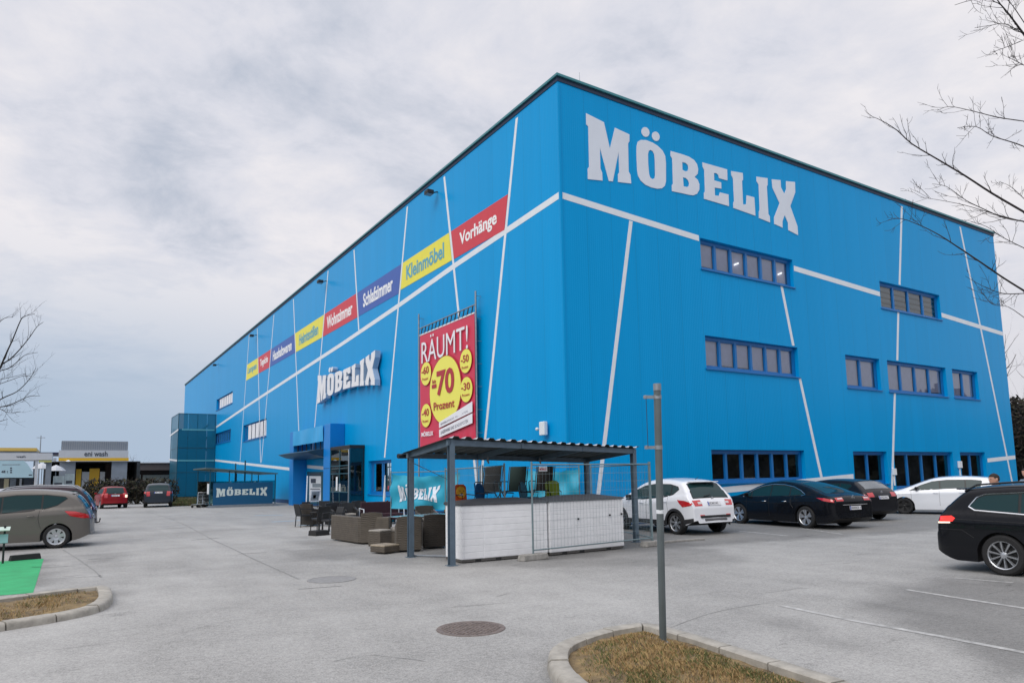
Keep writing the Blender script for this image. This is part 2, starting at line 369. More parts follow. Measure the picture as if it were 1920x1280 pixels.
def line(pts, w=0.11, name='parking_line', m=None, wj=0.1):
    o = strip(pts, w, 0.004, 0.3, wj).build(name, m or m_line, recalc=False); tag(o, kind='structure')
line(gp((1465,1135),(1600,1163),(1760,1192),(1990,1236)), 0.10)
line(gp((1700,1105),(1800,1121),(1960,1146)), 0.10)
line(gp((1790,1083),(1900,1092)), 0.09)
line(gp((80,1084),(190,1079)), 0.08); line(gp((60,1063),(140,1060)), 0.07)
line(gp((1385,995),(1478,1004)), 0.10); line(gp((1500,990),(1580,1001)), 0.08)
m_bluep = mat('pale_blue_bay_paint', (0.30, 0.42, 0.52), 0.8, var=0.35, vscale=5)
for q in (((478,966),(530,965)), ((508,978),(585,974)), ((560,984),(600,984))): line(gp(*q), 0.34, 'bay_marking', m_bluep)
m_tar = mat('tar_seam', (0.245, 0.245, 0.24), 0.9, var=0.3, vscale=10)
for q, w in ((((272,958),(320,972),(350,985),(400,1012),(440,1030),(470,1045),(560,1085)), 0.035), (((118,1030),(150,1050),(178,1070),(190,1082)), 0.03), (((560,1104),(640,1098)), 0.03),
             (((300,991),(345,989)), 0.07), (((360,1012),(410,1008)), 0.08), (((445,1038),(500,1035)), 0.09), (((165,1048),(215,1045)), 0.16)):
    line(gp(*q), w, 'tar_seam', m_tar, 0.9)
for q in (((1185,1205),(1330,1150),(1450,1128)), ((1280,1120),(1360,1108),(1420,1112),(1500,1102)), ((930,1118),(1010,1100),(1130,1092)), ((330,1190),(420,1165),(560,1150)), ((620,1240),(700,1228),(800,1240)), ((1500,1060),(1580,1050),(1650,1056))): line([(p[0]+random.uniform(-.02,.02), p[1]) for p in gp(*[tuple(v) for v in smooth_pts(q, 6)])], 0.008, 'crack', mat('crack_grey', (0.27, 0.27, 0.265), 0.9), 1.4)
m_green = mat('green_bay_paint', (0.02, 0.36, 0.13), 0.7, var=0.25, vscale=2.5, bump=0.2)
o = MB().face([[(-40,-3.4)]+[(p[0], p[1]) for p in gp((62,1111),(82,1047))]+[(-40, 2.2)]], lambda x, y: (x, y, 0.004)).build('charging_bay', m_green, recalc=False); tag(o, kind='structure')

# --- manhole covers
def manhole(px, py, r, mtl, label, bars):
    c = G(px, py); t = thing('manhole_cover', (c.x, c.y, 0), label, 'manhole cover')
    MB().lathe([(r+0.05, 0.002), (r+0.045, 0.010), (r, 0.011), (r-0.012, 0.006)], c, n=40).build('ring', mtl, t, smooth=30)
    mb = MB(); mb.lathe([(0.0, 0.005), (r-0.012, 0.005)], c, n=40)
    for i in range(-7, 8) if bars else ():
        x = i*r/8; h = math.sqrt(max(0, (r-0.03)**2-x*x)); mb.bar(c+Vector((x, -h, 0.008)), c+Vector((x, h, 0.008)), r*0.06, 0.008)
    if bars:
        for j in (-0.5, 0, 0.5): h = math.sqrt(r*r-(j*r)**2)-0.02; mb.bar(c+Vector((-h, j*r, 0.009)), c+Vector((h, j*r, 0.009)), 0.02, 0.009)
    mb.build('lid', mtl, t)
manhole(883, 1178, 0.36, mat('rusty_iron', (0.20, 0.165, 0.15), 0.7, 0.3, var=0.4, vscale=14), 'rusty ribbed round manhole cover in the asphalt near the grass island', True)
manhole(622, 1086, 0.38, mat('worn_iron', (0.25, 0.25, 0.25), 0.8, 0.1, var=0.2, vscale=9), 'smooth grey round manhole cover flush in the asphalt farther away', False)

# --- kerbed islands
m_kerb = mat('kerb_stone', (0.36, 0.34, 0.30), 0.85, var=0.3, vscale=7, bump=0.4)
m_joint = mat('kerb_joint', (0.13, 0.12, 0.11), 0.9)
m_grass = mat('dry_grass_soil', (0.22, 0.155, 0.07), 0.95, var=0.6, vscale=7, bump=1.0, bscale=50, dirt=(0.07, 0.052, 0.035))
def island(inner, label, width=0.19, h=0.10, blade_n=2600):
    """inner: closed outline of the planted bed (world xy); kerb of separate stones around it"""
    P = [Vector((x, y, 0)) for x, y in inner]; n = len(P); area = sum(P[i].x*P[(i+1) % n].y-P[(i+1) % n].x*P[i].y for i in range(n))
    if area < 0: P.reverse()
    Q = []
    for i in range(n):
        a, b = P[i], P[(i+1) % n]; k = max(1, int((b-a).length/0.12)); Q += [a.lerp(b, j/k) for j in range(k)]
    N_ = len(Q); nor = []
    for i in range(N_):
        t = (Q[(i+1) % N_]-Q[i-1]).normalized(); nor.append(Vector((t.y, -t.x, 0)))
    mb = MB(); k = 5
    for s in range(0, N_, k):                     # stones, each about 0.55 m
        idx = [(s+j) % N_ for j in range(k+1)] if s+k <= N_ else [j % N_ for j in range(s, N_+1)]
        pr = []
        sag = random.uniform(-0.006, 0.006)
        for jj, i in enumerate(idx):
            a = Q[i].copy(); nn = nor[i]
            if jj == 0 or jj == len(idx)-1:
                tdir = (Q[idx[1]]-Q[idx[0]]).normalized() if jj == 0 else (Q[idx[-2]]-Q[idx[-1]]).normalized(); a += tdir*0.010
            pr.append([a+Vector((0,0,-0.05)), a+Vector((0,0,h-0.01+sag)), a+nn*0.012+Vector((0,0,h+sag)), a+nn*(width-0.03)+Vector((0,0,h+sag)), a+nn*(width-0.006)+Vector((0,0,h-0.022+sag)), a+nn*width+Vector((0,0,h-0.05+sag)), a+nn*(width+0.012)+Vector((0,0,-0.05))])
        mb.grid(pr); b0 = len(mb.v)-7*len(pr)
        mb.f += [[b0+j for j in range(7)], [len(mb.v)-7+j for j in range(7)][::-1]]; mb.mi += [0, 0]
    isl = thing('traffic_island', (sum(p.x for p in P)/n, sum(p.y for p in P)/n, 0), label, 'traffic island')
    mb.build('kerb', m_kerb, isl, smooth=50)
    jm = MB(); jm.grid([[Q[i % N_]+Vector((0,0,0.001)), Q[i % N_]+nor[i % N_]*(width-0.008)+Vector((0,0,0.001))] for i in range(N_+1)]);
    jm.grid([[Q[i % N_]+nor[i % N_]*(width-0.008)+Vector((0,0,0.0)), Q[i % N_]+nor[i % N_]*(width-0.02)+Vector((0,0,h-0.05))] for i in range(N_+1)]); jm.build('mortar_joint', m_joint, isl)
    # bed surface as a bumpy fan of cells
    xs = [p.x for p in P]; ys = [p.y for p in P]; pol = [(p.x, p.y) for p in P]
    bed = MB(); st = 0.08; nx = int((max(xs)-min(xs))/st)+2; ny = int((max(ys)-min(ys))/st)+2
    vid = {}
    def vert(i, j):
        if (i, j) not in vid:
            x, y = min(xs)+i*st, min(ys)+j*st; d = poly_dist(x, y, pol)
            zz = 0.035+0.05*max(0, min(1, d/0.35))+0.018*noise.noise(Vector((x*5, y*5, 0))); vid[(i, j)] = len(bed.v); bed.v.append(Vector((x, y, zz)))
        return vid[(i, j)]
    for i in range(nx):
        for j in range(ny):
            if poly_dist(min(xs)+(i+.5)*st, min(ys)+(j+.5)*st, pol) > -0.055:
                bed.f.append([vert(i, j), vert(i+1, j), vert(i+1, j+1), vert(i, j+1)]); bed.mi.append(0)
    bed.build('soil', m_grass, isl, smooth=80, recalc=False)
    gm = MB(); c = 0; near = [(CAM.x, CAM.y)]
    while c < blade_n:
        x, y = random.uniform(min(xs), max(xs)), random.uniform(min(ys), max(ys)); d = poly_dist(x, y, pol)
        if d < 0.03: continue
        dens = 0.5+0.9*noise.noise(Vector((x*2.2, y*2.2, 5)))+0.5*min(1, d/0.35)-0.3
        c += 1
        if random.random() > dens: continue
        z0 = 0.03+0.05*min(1, d/0.35); hh = random.uniform(0.012, 0.038)*(0.6+min(1, d/0.4)); a = random.random()*6.28; l = Vector((math.cos(a), math.sin(a), 0)); w = l.cross(Vector((0,0,1)))*0.0035; ln = l*hh*random.uniform(0.3, 1.1)
        gm.m = random.choice((0, 0, 0, 1, 1, 2) if noise.noise(Vector((x*1.5, y*1.5, 9))) < 0.12 else (0, 2, 2, 2, 1))
        p = Vector((x, y, z0)); gm.add([p-w, p+w, p+ln*0.5+Vector((0,0,hh*0.7))+w*0.7, p+ln+Vector((0,0,hh))], [(0,1,2),(0,2,3)])
    g = gm.build('grass', [mat('straw_blade', (0.36, 0.25, 0.11), 0.9), mat('tan_blade', (0.26, 0.17, 0.08), 0.9), mat('green_blade', (0.10, 0.115, 0.035), 0.9)], isl, recalc=False); g['kind'] = 'stuff'
    return isl
HK = 0.10
def gk(*pts): return [(G(px, py, HK).x, G(px, py, HK).y) for px, py in pts]
a = gk((1215,1173),(1300,1197),(1420,1236),(1500,1262),(1590,1290),(1700,1325)); d_ = (Vector(a[-1])-Vector(a[-3])).normalized(); a.append(tuple(Vector(a[-1])+d_*1.2))
b = smooth_pts(gk((1130,1300),(1085,1262),(1066,1236),(1070,1212),(1100,1196),(1150,1181),(1205,1172)), 5)
back = tuple(Vector(b[0])+Vector((0.55, -1.6)))
island(a+[back]+b, 'kerbed island of dry grass at the bottom with the bare steel pole in it', blade_n=26000)
a2 = gk((0,1122),(90,1110),(181,1099)); d2 = (Vector(a2[0])-Vector(a2[1])).normalized()
b2 = smooth_pts(gk((183,1101),(184,1118),(160,1134),(90,1149),(0,1163)), 5); e2 = tuple(Vector(b2[-1])+(Vector(b2[-1])-Vector(b2[-6])).normalized()*3)
island([tuple(Vector(a2[0])+d2*3)]+a2+b2+[e2], 'kerbed island of brown grass at the left edge by the green bay', blade_n=9000)

# ================================================================== STORE BUILDING
BH = kz(15.22); BX = 31.2*K; BY = 88.6*K
bld = thing('store_building', (0, 0, 0), 'huge blue furniture store clad in metal panels with white diagonal stripes', 'building')
RW = [(6.62,12.25,9.5,10.72,6,'b'), (18.85,24.4,9.4,10.72,4,'l'), (6.62,12.2,5.66,6.92,6,'b'), (15.6,18.3,5.42,6.9,2,'b'), (18.95,24.35,5.4,6.9,4,'b'), (25.0,27.7,5.4,6.9,2,'b'),
      (6.65,12.2,1.38,2.62,6,'d'), (15.65,18.3,1.15,2.6,2,'d'), (18.9,24.3,0.85,2.6,4,'d'), (25.05,27.7,1.12,2.6,2,'d')]
LW = [(54.5,63.3,9.35,10.55,7,'w'), (40.2,49.0,5.25,6.75,6,'w'), (54.8,64.3,5.65,6.85,8,'l'), (14.35,17.45,0.95,2.68,2,'p')]
def kr(w): return (w[0]*K, w[1]*K, kz(w[2]), kz(w[3]))
DEP = 0.24
def wall(wins, length, fn, mtl):
    loops = [rect(0, length, -0.3, BH)]+[rect(*kr(w)) for w in wins]
    mb = MB(); mb.face(loops, lambda u, v: fn(u, v, 0))
    for w in wins:
        a, b_, c, d = kr(w); q = [(a,c),(b_,c),(b_,d),(a,d)]
        for i in range(4):
            p, r_ = q[i], q[(i+1) % 4]; mb.add([fn(*p, 0), fn(*r_, 0), fn(*r_, DEP+0.05), fn(*p, DEP+0.05)], [(0,1,2,3)])
    return mb.build('wall', mtl, bld, recalc=False)
fnR = lambda u, v, t: Vector((u, t, v)); fnL = lambda u, v, t: Vector((t, u, v))     # t = depth into the building
wall(RW, BX, fnR, m_right); wall(LW, BY, fnL, m_left)
MB().add([(BX,0,-0.3),(BX,BY,-0.3),(BX,BY,BH),(BX,0,BH),(0,BY,-0.3),(0,BY,BH)], [(0,1,2,3),(1,4,5,2)]).build('wall', m_right, bld, recalc=False)
MB().box(0.02, BX-0.02, 0.02, BY-0.02, BH-0.2, BH-0.05).build('roof', mat('roof_gravel', (0.3,0.3,0.3), 0.9), bld)
cp = MB(); ov = 0.10
cp.box(-ov, BX+ov, -ov, 0.35, BH, BH+0.10).box(-ov, 0.35, 0.35, BY+ov, BH, BH+0.10).box(BX-0.35, BX+ov, 0.35, BY+ov, BH, BH+0.10).build('parapet_cap', m_cap, bld, bevel=0.01)
cp = MB(); cp.box(-0.03, BX+0.03, -0.03, -0.002, BH-0.16, BH).box(-0.03, -0.002, -0.002, BY, BH-0.16, BH).build('parapet_shadow_gap', mat('dark_navy_trim', (0.004, 0.02, 0.06), 0.5), bld)  # dark navy strip running below the cap on both facades
MB().box(-0.035, 0.06, -0.035, -0.004, 0, BH-0.28).box(-0.035, -0.004, -0.004, 0.06, 0, BH-0.28).build('corner_trim', m_left, bld)
MB().box(-0.02, BX+0.02, -0.02, -0.001, -0.1, 0.28).box(-0.02, -0.001, -0.001, BY, -0.1, 0.28).build('plinth', mat('plinth_blue_grey', (0.01, 0.07, 0.2), 0.7, var=0.3), bld)
def window(w, fn, idx):
    a, b_, c, d = kr(w); n, kind = w[4], w[5]; e = 0.004
    fb = MB(); f = 0.13
    loops = [rect(a+e, b_-e, c+e, d-e)]; pw = (b_-a-f*(n+1))/n; panes = []
    for i in range(n):
        x0 = a+f+i*(pw+f); panes.append((x0, x0+pw, c+f, d-f)); loops.append(rect(x0, x0+pw, c+f, d-f))
    fb.prism(loops, fn, DEP-0.07, DEP)
    for (x0, x1, z0, z1) in panes:      # inner sash
        fb.prism([rect(x0+0.001, x1-0.001, z0+0.001, z1-0.001), rect(x0+0.035, x1-0.035, z0+0.035, z1-0.035)], fn, DEP-0.04, DEP+0.02)
    win = fb.build('window', m_frame, bld)
    sl_ = MB().prism([rect(a-0.05, b_+0.05, c-0.05, c-0.002)], fn, -0.06, DEP-0.08).build('sill', m_frame, win)
    pm = MB()
    for (x0, x1, z0, z1) in panes: pm.face([rect(x0, x1, z0, z1)], lambda u, v: fn(u, v, DEP-0.01))
    pm.build('pane', m_glass, win, recalc=False)
    bk = MB(); t1 = DEP+0.9
    bk.face([rect(a, b_, c, d)], lambda u, v: fn(u, v, t1))
    for p, r_ in (((a,c),(b_,c)), ((b_,c),(b_,d)), ((b_,d),(a,d)), ((a,d),(a,c))): bk.add([fn(*p, DEP+0.05), fn(*r_, DEP+0.05), fn(*r_, t1), fn(*p, t1)], [(0,1,2,3)])
    bk.build('interior', m_inside, win)
    if kind == 'b':
        bm_ = MB()
        for (x0, x1, z0, z1) in panes: bm_.prism([rect(x0-0.03, x1+0.03, z0-0.02 + (0.0 if random.random() < 0.8 else 0.12), z1+0.02)], fn, DEP+0.06, DEP+0.066)
        bm_.build('blind', m_blind, win)
        if idx == 0:
            lm = MB()
            for i_, k_ in ((2, 0.35), (5, 0.3)):
                x0, x1, z0, z1 = panes[i_]; lm.prism([[(x0+0.25, z0+0.42), (x0+0.55, z0+0.54), (x0+0.55, z0+0.60), (x0+0.25, z0+0.48)]], fn, DEP+0.03, DEP+0.04)
            lm.build('ceiling_lamp_strip', mat('lamp_tube', (1, 0.98, 0.92), 0.5, emis=1.3), win)
    if kind == 'l':
        lv = MB()
        for (x0, x1, z0, z1) in panes:
            k = 4 if n == 4 else 7
            for j in range(k):
                zc = z0+(j+.5)*(z1-z0)/k; lv.hexa([fn(x0,zc-.10,DEP+.10),fn(x1,zc-.10,DEP+.10),fn(x1,zc-.10,DEP+.02),fn(x0,zc-.10,DEP+.02),fn(x0,zc+.10,DEP+.13),fn(x1,zc+.10,DEP+.13),fn(x1,zc+.10,DEP+.11),fn(x0,zc+.10,DEP+.11)])
        lv.build('louvre', mat('louvre_grey', (0.20, 0.23, 0.26), 0.5) if n == 4 else m_frame, win)
    if kind == 'w':
        lv = MB()
        for i, (x0, x1, z0, z1) in enumerate(panes):
            if i == n-1: continue
            lv.prism([rect(x0+0.02, x1-0.16, z0, z1)], fn, DEP-0.15, DEP-0.13)
        lv.build('blind', mat('white_blind', (0.75, 0.76, 0.8), 0.7), win)
    if kind == 'p':
        lv = MB()
        for (u0, u1, v0, v1) in ((0.12,0.36,0.15,0.95), (0.44,0.62,0.25,0.5), (0.42,0.72,0.55,0.62)):
            lv.prism([rect(b_-(b_-a)*u1, b_-(b_-a)*u0, c+(d-c)*v0, c+(d-c)*v1)], fn, DEP+0.02, DEP+0.025)
        lv.build('poster', mat('poster_white', (0.55, 0.62, 0.62), 0.6, var=0.5, vscale=9), win)
    return win
for i, w in enumerate(RW): window(w, fnR, i)
for i, w in enumerate(LW): window(w, fnL, 20+i)
# white stripes
def stripe(p, q, fn, w=0.20, t=-0.008):
    p = Vector((p[0]*K, kz(p[1]))); q = Vector((q[0]*K, kz(q[1]))); d = (q-p).normalized(); n = Vector((-d.y, d.x))*w/2
    if abs(d.x) < abs(d.y):  # near vertical: cut the ends level
        n = Vector((w/2, 0))
    else: n = Vector((0, w/2))
    MB().prism([[tuple(p+n), tuple(p-n), tuple(q-n), tuple(q+n)]], lambda u, v, tt: fn(u, v, tt), t, -0.001).build('white_stripe', m_white, bld)
LS = {'a': ((2.55,14.93),(5.75,0.6)), 'b': ((8.47,14.93),(5.75,0.9)), 'c': ((12.43,14.93),(15.2,2.8)), 'd': ((19.98,14.93),(19.06,10.02)), 'e': ((24.75,14.93),(27.5,3.4)), 'f': ((32.85,14.93),(30.7,4.8)),
      'g': ((38.55,14.93),(41.6,3.2)), 'h': ((44.4,14.93),(41.9,3.2)), 'i': ((47.6,14.93),(50.1,3.2))}
for k_, (p, q) in LS.items(): stripe(p, q, fnL, 0.17, -0.009)
bpts = [(0.0,11.06),(3.4,10.88),(7.7,10.64),(13.5,10.22),(22.0,9.72),(31.1,9.27),(46.3,8.5),(63.9,7.5)]
for p, q in zip(bpts[:-1], bpts[1:]): stripe(p, q, fnL, 0.25, -0.007)
stripe((64.4,4.04), (32.7,2.52), fnL, 0.22, -0.007); stripe((28.6,2.62), (25.0,2.45), fnL, 0.22, -0.007)
for p, q in (((0.0,11.04),(3.18,10.86)), ((3.18,10.86),(6.55,10.68)), ((12.32,10.36),(18.8,10.06)), ((24.45,9.68),(31.16,9.33))): stripe(p, q, fnR, 0.24, -0.007)
for p, q in (((3.1,10.72),(1.05,0.3)), ((11.4,9.45),(11.93,6.98)), ((12.22,5.62),(13.3,1.3)), ((21.45,14.93),(20.62,10.76)), ((20.3,9.38),(19.85,6.95)), ((19.40,5.35),(18.45,0.6)), ((27.32,14.93),(30.5,0.9))): stripe(p, q, fnR, 0.17, -0.009)
stripe((1.2,0.85), (15.55,1.50), fnR, 0.24, -0.007); stripe((27.9,2.17), (31.16,2.34), fnR, 0.22, -0.007)

# ------------------------------------------------------------------ big store lettering (traced letter outlines)
Z7 = lambda x, y: (1080+x/7.1125, 200+y/7.1125)
Z8 = lambda x, y: (1300+x/8.532, 300+y/8.532)
GLY = [
 [Z7, [[(130,92),(368,212),(448,565),(515,285),(708,375),(708,465),(690,495),(698,870),(722,915),(732,1028),(558,1008),(556,905),(574,880),(563,610),(487,1000),(435,995),(314,545),(322,830),(345,885),(350,990),(155,970),(153,830),(172,805),(160,270),(133,240)]]],
 [Z7, [[(805,530),(820,470),(860,448),(930,450),(1020,485),(1090,530),(1150,590),(1185,660),(1195,760),(1195,1000),(1180,1060),(1140,1092),(1080,1098),(1000,1080),(920,1045),(860,990),(825,930),(812,850),(803,650)],
       [(955,640),(965,595),(990,580),(1020,600),(1040,640),(1048,720),(1052,920),(1045,955),(1015,970),(985,950),(970,900),(958,760)]]],
 [Z7, [ell(922,342,52,66,20,-0.3)]], [Z7, [ell(1060,400,50,64,20,-0.3)]],
 [Z7, [[(1258,595),(1400,635),(1500,670),(1570,715),(1610,770),(1625,840),(1618,900),(1575,940),(1620,980),(1642,1040),(1640,1110),(1610,1165),(1560,1185),(1500,1178),(1400,1155),(1277,1130),(1275,1050),(1290,1030),(1280,700),(1258,660)],
       [(1412,742),(1460,755),(1488,785),(1495,830),(1485,860),(1450,865),(1415,845)], [(1422,945),(1460,955),(1490,985),(1505,1025),(1500,1060),(1475,1075),(1430,1065)]]],
 [Z8, [[(140,42),(535,155),(540,328),(500,322),(408,295),(395,245),(365,218),(325,210),(328,330),(440,362),(443,462),(335,445),(340,570),(405,578),(420,522),(557,555),(565,742),(168,625),(165,530),(182,505),(170,165),(145,115)]]],
 [Z8, [[(600,180),(785,212),(790,315),(773,340),(790,715),(840,712),(848,568),(970,600),(988,895),(635,770),(635,690),(648,660),(630,300),(605,250)]]],
 [Z8, [[(1005,270),(1183,295),(1183,400),(1170,430),(1195,865),(1218,905),(1222,1002),(1045,930),(1045,830),(1057,800),(1040,400),(1008,345)]]],
 [Z8, [[(1250,312),(1390,325),(1395,440),(1450,545),(1480,470),(1478,342),(1620,355),(1625,520),(1545,740),(1660,1060),(1670,1205),(1515,1125),(1510,1010),(1455,880),(1420,985),(1422,1085),(1290,1025),(1288,920),(1375,695),(1262,450)]]],
]
GL = [[[OR(*zf(x, y)) for x, y in l] for l in loops] for zf, loops in GLY]
gx0 = min(p[0] for g in GL for p in g[0]); gx1 = max(p[0] for g in GL for p in g[0]); gz0 = min(p[1] for g in GL for p in g[0]); gz1 = max(p[1] for g in GL for p in g[0])
GU = [[[((x-gx0)/(gx1-gx0), (z-gz0)/(gz1-gz0)) for x, z in l] for l in g] for g in GL]     # unit-square letters
def logo(parent, fn, t0, t1, mats, name='letter'):
    for i, g in enumerate(GU):
        if i == 3: continue
        mb = MB(); mb.prism(g, fn, t0, t1)
        if i == 2: mb.prism(GU[3], fn, t0, t1)          # the two dots of the umlaut are one part
        mb.build('umlaut_dots' if i == 2 else name, mats, parent)
sg = thing('store_sign', (gx0, 0, gz0), 'giant white slab letters across the top of the right-hand blue facade', 'sign')
logo(sg, lambda u, v, t: (gx0+u*(gx1-gx0), t, gz0+v*(gz1-gz0)), -0.022, -0.004, m_letter)
# the arched 3-D letters on the left facade
sy0, sz0 = OL(596, 757, -0.4); sy1, _ = OL(704, 700, -0.4); _, szt = OL(703, 652, -0.4)
sg2 = thing('channel_letter_sign', (-0.4, sy0, sz0), 'raised white block letters on the left facade above the entrance portal', 'sign')
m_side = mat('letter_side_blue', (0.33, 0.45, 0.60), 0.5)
m_let2 = mat('letter_front_pale', (0.78, 0.78, 0.80), 0.4)
for i, g in enumerate(GU):
    if i == 3: continue
    fnl = lambda u, v, t: (t, sy0+(sy1-sy0)*u, sz0+v*(szt-sz0))
    mb = MB(); gs = [g]+([GU[3]] if i == 2 else [])
    for q in gs: mb.prism(q, fnl, -0.42, -0.44)
    lo = mb.build('umlaut_dots' if i == 2 else 'letter', m_let2, sg2)
    mb = MB()
    for q in gs: mb.prism(q, fnl, -0.12, -0.417)
    mb.build('letter_side', m_side, lo)
MB().box(-0.12, -0.01, sy1+0.4, sy0-0.4, sz0+0.7, sz0+0.76).box(-0.12, -0.01, sy1+0.4, sy0-0.4, sz0+1.5, sz0+1.56).build('mounting_rail', m_galv, sg2)

# ------------------------------------------------------------------ category signs on the left facade
def xs_at(s, z):
    (y0, z0), (y1, z1) = LS[s]; return (y0+(y1-y0)*(z-z0)/(z1-z0))*K
SC = {'red': mat('sign_red', (0.60, 0.035, 0.055), 0.45, var=0.05), 'yellow': mat('sign_yellow', (0.80, 0.72, 0.06), 0.45, var=0.05), 'blue': mat('sign_blue', (0.035, 0.10, 0.40), 0.45, var=0.05)}
tx_white = mat('sign_lettering_white', (0.85, 0.85, 0.85), 0.5); tx_blue = mat('sign_lettering_blue', (0.10, 0.36, 0.48), 0.5)
signs = [('a','b','red','Vorhänge','nearest the corner'), ('b','c','yellow','Kleinmöbel',''), ('c','d','blue','Schlafzimmer',''), ('d','e','red','Wohnzimmer',''), ('e','f','yellow','Heimtextilien',''), ('f','g','blue','Haushaltswaren',''), ('g','h','red','Teppiche',''), ('h','i','yellow','Lampen','')]
lab = ['red sign strip reading Vorhänge, the nearest to the building corner', 'yellow sign strip reading Kleinmöbel on the left facade', 'blue sign strip reading Schlafzimmer on the left facade', 'red sign strip reading Wohnzimmer above the raised white letters', 'yellow sign strip between the Wohnzimmer strip and a blue strip', 'blue sign strip far along the facade between a yellow and a red one', 'small red sign strip beside the farthest yellow one', 'farthest and smallest yellow sign strip on the left facade']
for (s0, s1, c, w, _), lb in zip(signs, lab):
    zb, zt = 10.92, 12.24; zl = 10.78 if s0 not in 'ab' else 10.95
    zl = max(zl, 10.82) ; g_ = 0.10*K
    # near edge (s0, image right), far edge (s1, image left)
    q = [(xs_at(s1, zl)-g_, kz(zl)), (xs_at(s0, zl)+g_, kz(zl)), (xs_at(s0, zt)+g_, kz(zt)), (xs_at(s1, zt)-g_, kz(zt))]
    t = thing('category_sign', (0, q[1][0], q[1][1]), lb, 'sign', 'category sign strips along the left facade')
    MB().prism([q], fnL, -0.012, -0.002).build('panel', SC[c], t)
    L_ = q[0][0]-q[1][0]; y0, y1 = q[0][0]-L_*0.13, q[1][0]+L_*0.13; dz = kz(zt)-kz(zl)
    hh = 0.30 if w in ('Kleinmöbel', 'Schlafzimmer', 'Haushaltswaren', 'Heimtextilien') else 0.22
    text_obj('lettering', w, lambda u, v, tt: (-0.013-tt*0.01, y0+(y1-y0)*u, kz(zl)+dz*(0.24 if 'ä' not in w else 0.2)+dz*0.55*v), tx_blue if c == 'yellow' else tx_white, t, bold=0.025)

# floodlights under the parapet, wall box, lightning rod
for i, (px, py) in enumerate(((808,361), (603,528), (474,629), (404,684))):
    y, z = OL(px, py, -0.35); t = thing('floodlight', (-0.35, y, z), ['dark floodlight under the parapet nearest the corner', 'dark floodlight above the Wohnzimmer sign strip', 'dark floodlight above the small far red sign strip', 'farthest dark floodlight high on the left facade'][i], 'lamp', 'floodlights under the parapet')
    MB().box(-0.62, -0.28, y-0.2, y+0.2, z-0.12, z+0.08).build('housing', m_dark, t, bevel=0.03); MB().bar((-0.28, y, z), (0.0, y, z+0.1), 0.05, 0.05).build('bracket', m_dark, t)
    MB().box(-0.6, -0.3, y-0.17, y+0.17, z-0.128, z-0.122).build('lens', mat('lamp_lens', (0.2,0.22,0.25), 0.2), t)
y, z = OL(1021, 803, -0.12); t = thing('wall_speaker_box', (-0.12, y, z), 'small white box mounted on the blue wall near the building corner', 'box')
MB().box(-0.26, -0.10, y-0.17, y+0.15, z-0.24, z+0.24).build('case', m_white, t, bevel=0.03); MB().bar((-0.12, y+0.1, z), (0, y+0.1, z), 0.05, 0.05).build('bracket', m_galv, t)
MB().lathe([(0.0,-.06),(0.05,-.05),(0.07,0.0),(0.05,.05),(0,.06)], (-0.2, y+0.34, z), n=12).build('sensor', m_white, t, smooth=60)
x, z = OR(1087, 160, 0.6); t = MB().tube([(x, 0.6, BH), (x, 0.6, BH+0.95)], [0.02, 0.008], 6).build('lightning_rod', m_galv); tag(t, 'thin lightning rod on the roof edge by the corner', 'lightning rod')

# ================================================================== CARS
def catmull(pts, n=6):
    out = []
    for i in range(len(pts)-1):
        p0, p1, p2, p3 = [Vector(pts[max(0, min(len(pts)-1, j))]) for j in (i-1, i, i+1, i+2)]
        for j in range(n):
            t = j/n; q = 0.5*((2*p1)+(-p0+p2)*t+(2*p0-5*p1+4*p2-p3)*t*t+(-p0+3*p1-3*p2+p3)*t**3); out.append((q.x, q.y))
    out.append(tuple(pts[-1])); r = [out[0]]
    for p in out[1:]: r.append((max(p[0], r[-1][0]+0.0015), p[1]))
    return r
m_tyre = mat('tyre', (0.014, 0.014, 0.015), 0.8); m_cglass = None
m_carglass = mat('car_glass', (0.010, 0.036, 0.040), 0.04, coat=0.0, spec=0.3)
m_trim = mat('black_trim', (0.010, 0.010, 0.011), 0.45); m_clad = mat('black_cladding', (0.018, 0.018, 0.02), 0.6)
m_red = mat('lamp_red', (0.50, 0.008, 0.012), 0.12, coat=1.0, spec=0.8); m_lampw = mat('lamp_clear', (0.6, 0.55, 0.55), 0.1, coat=1.0)
m_redlit = mat('lamp_red_lit', (0.95, 0.02, 0.01), 0.15, emis=0.55, coat=1.0); m_wlit = mat('lamp_white_lit', (1.0, 0.78, 0.6), 0.2, emis=1.0)
m_plate = mat('number_plate', (0.62, 0.63, 0.66), 0.4); m_ptxt = mat('plate_print', (0.03, 0.03, 0.04), 0.6); m_pblue = mat('plate_blue', (0.02, 0.06, 0.35), 0.5)
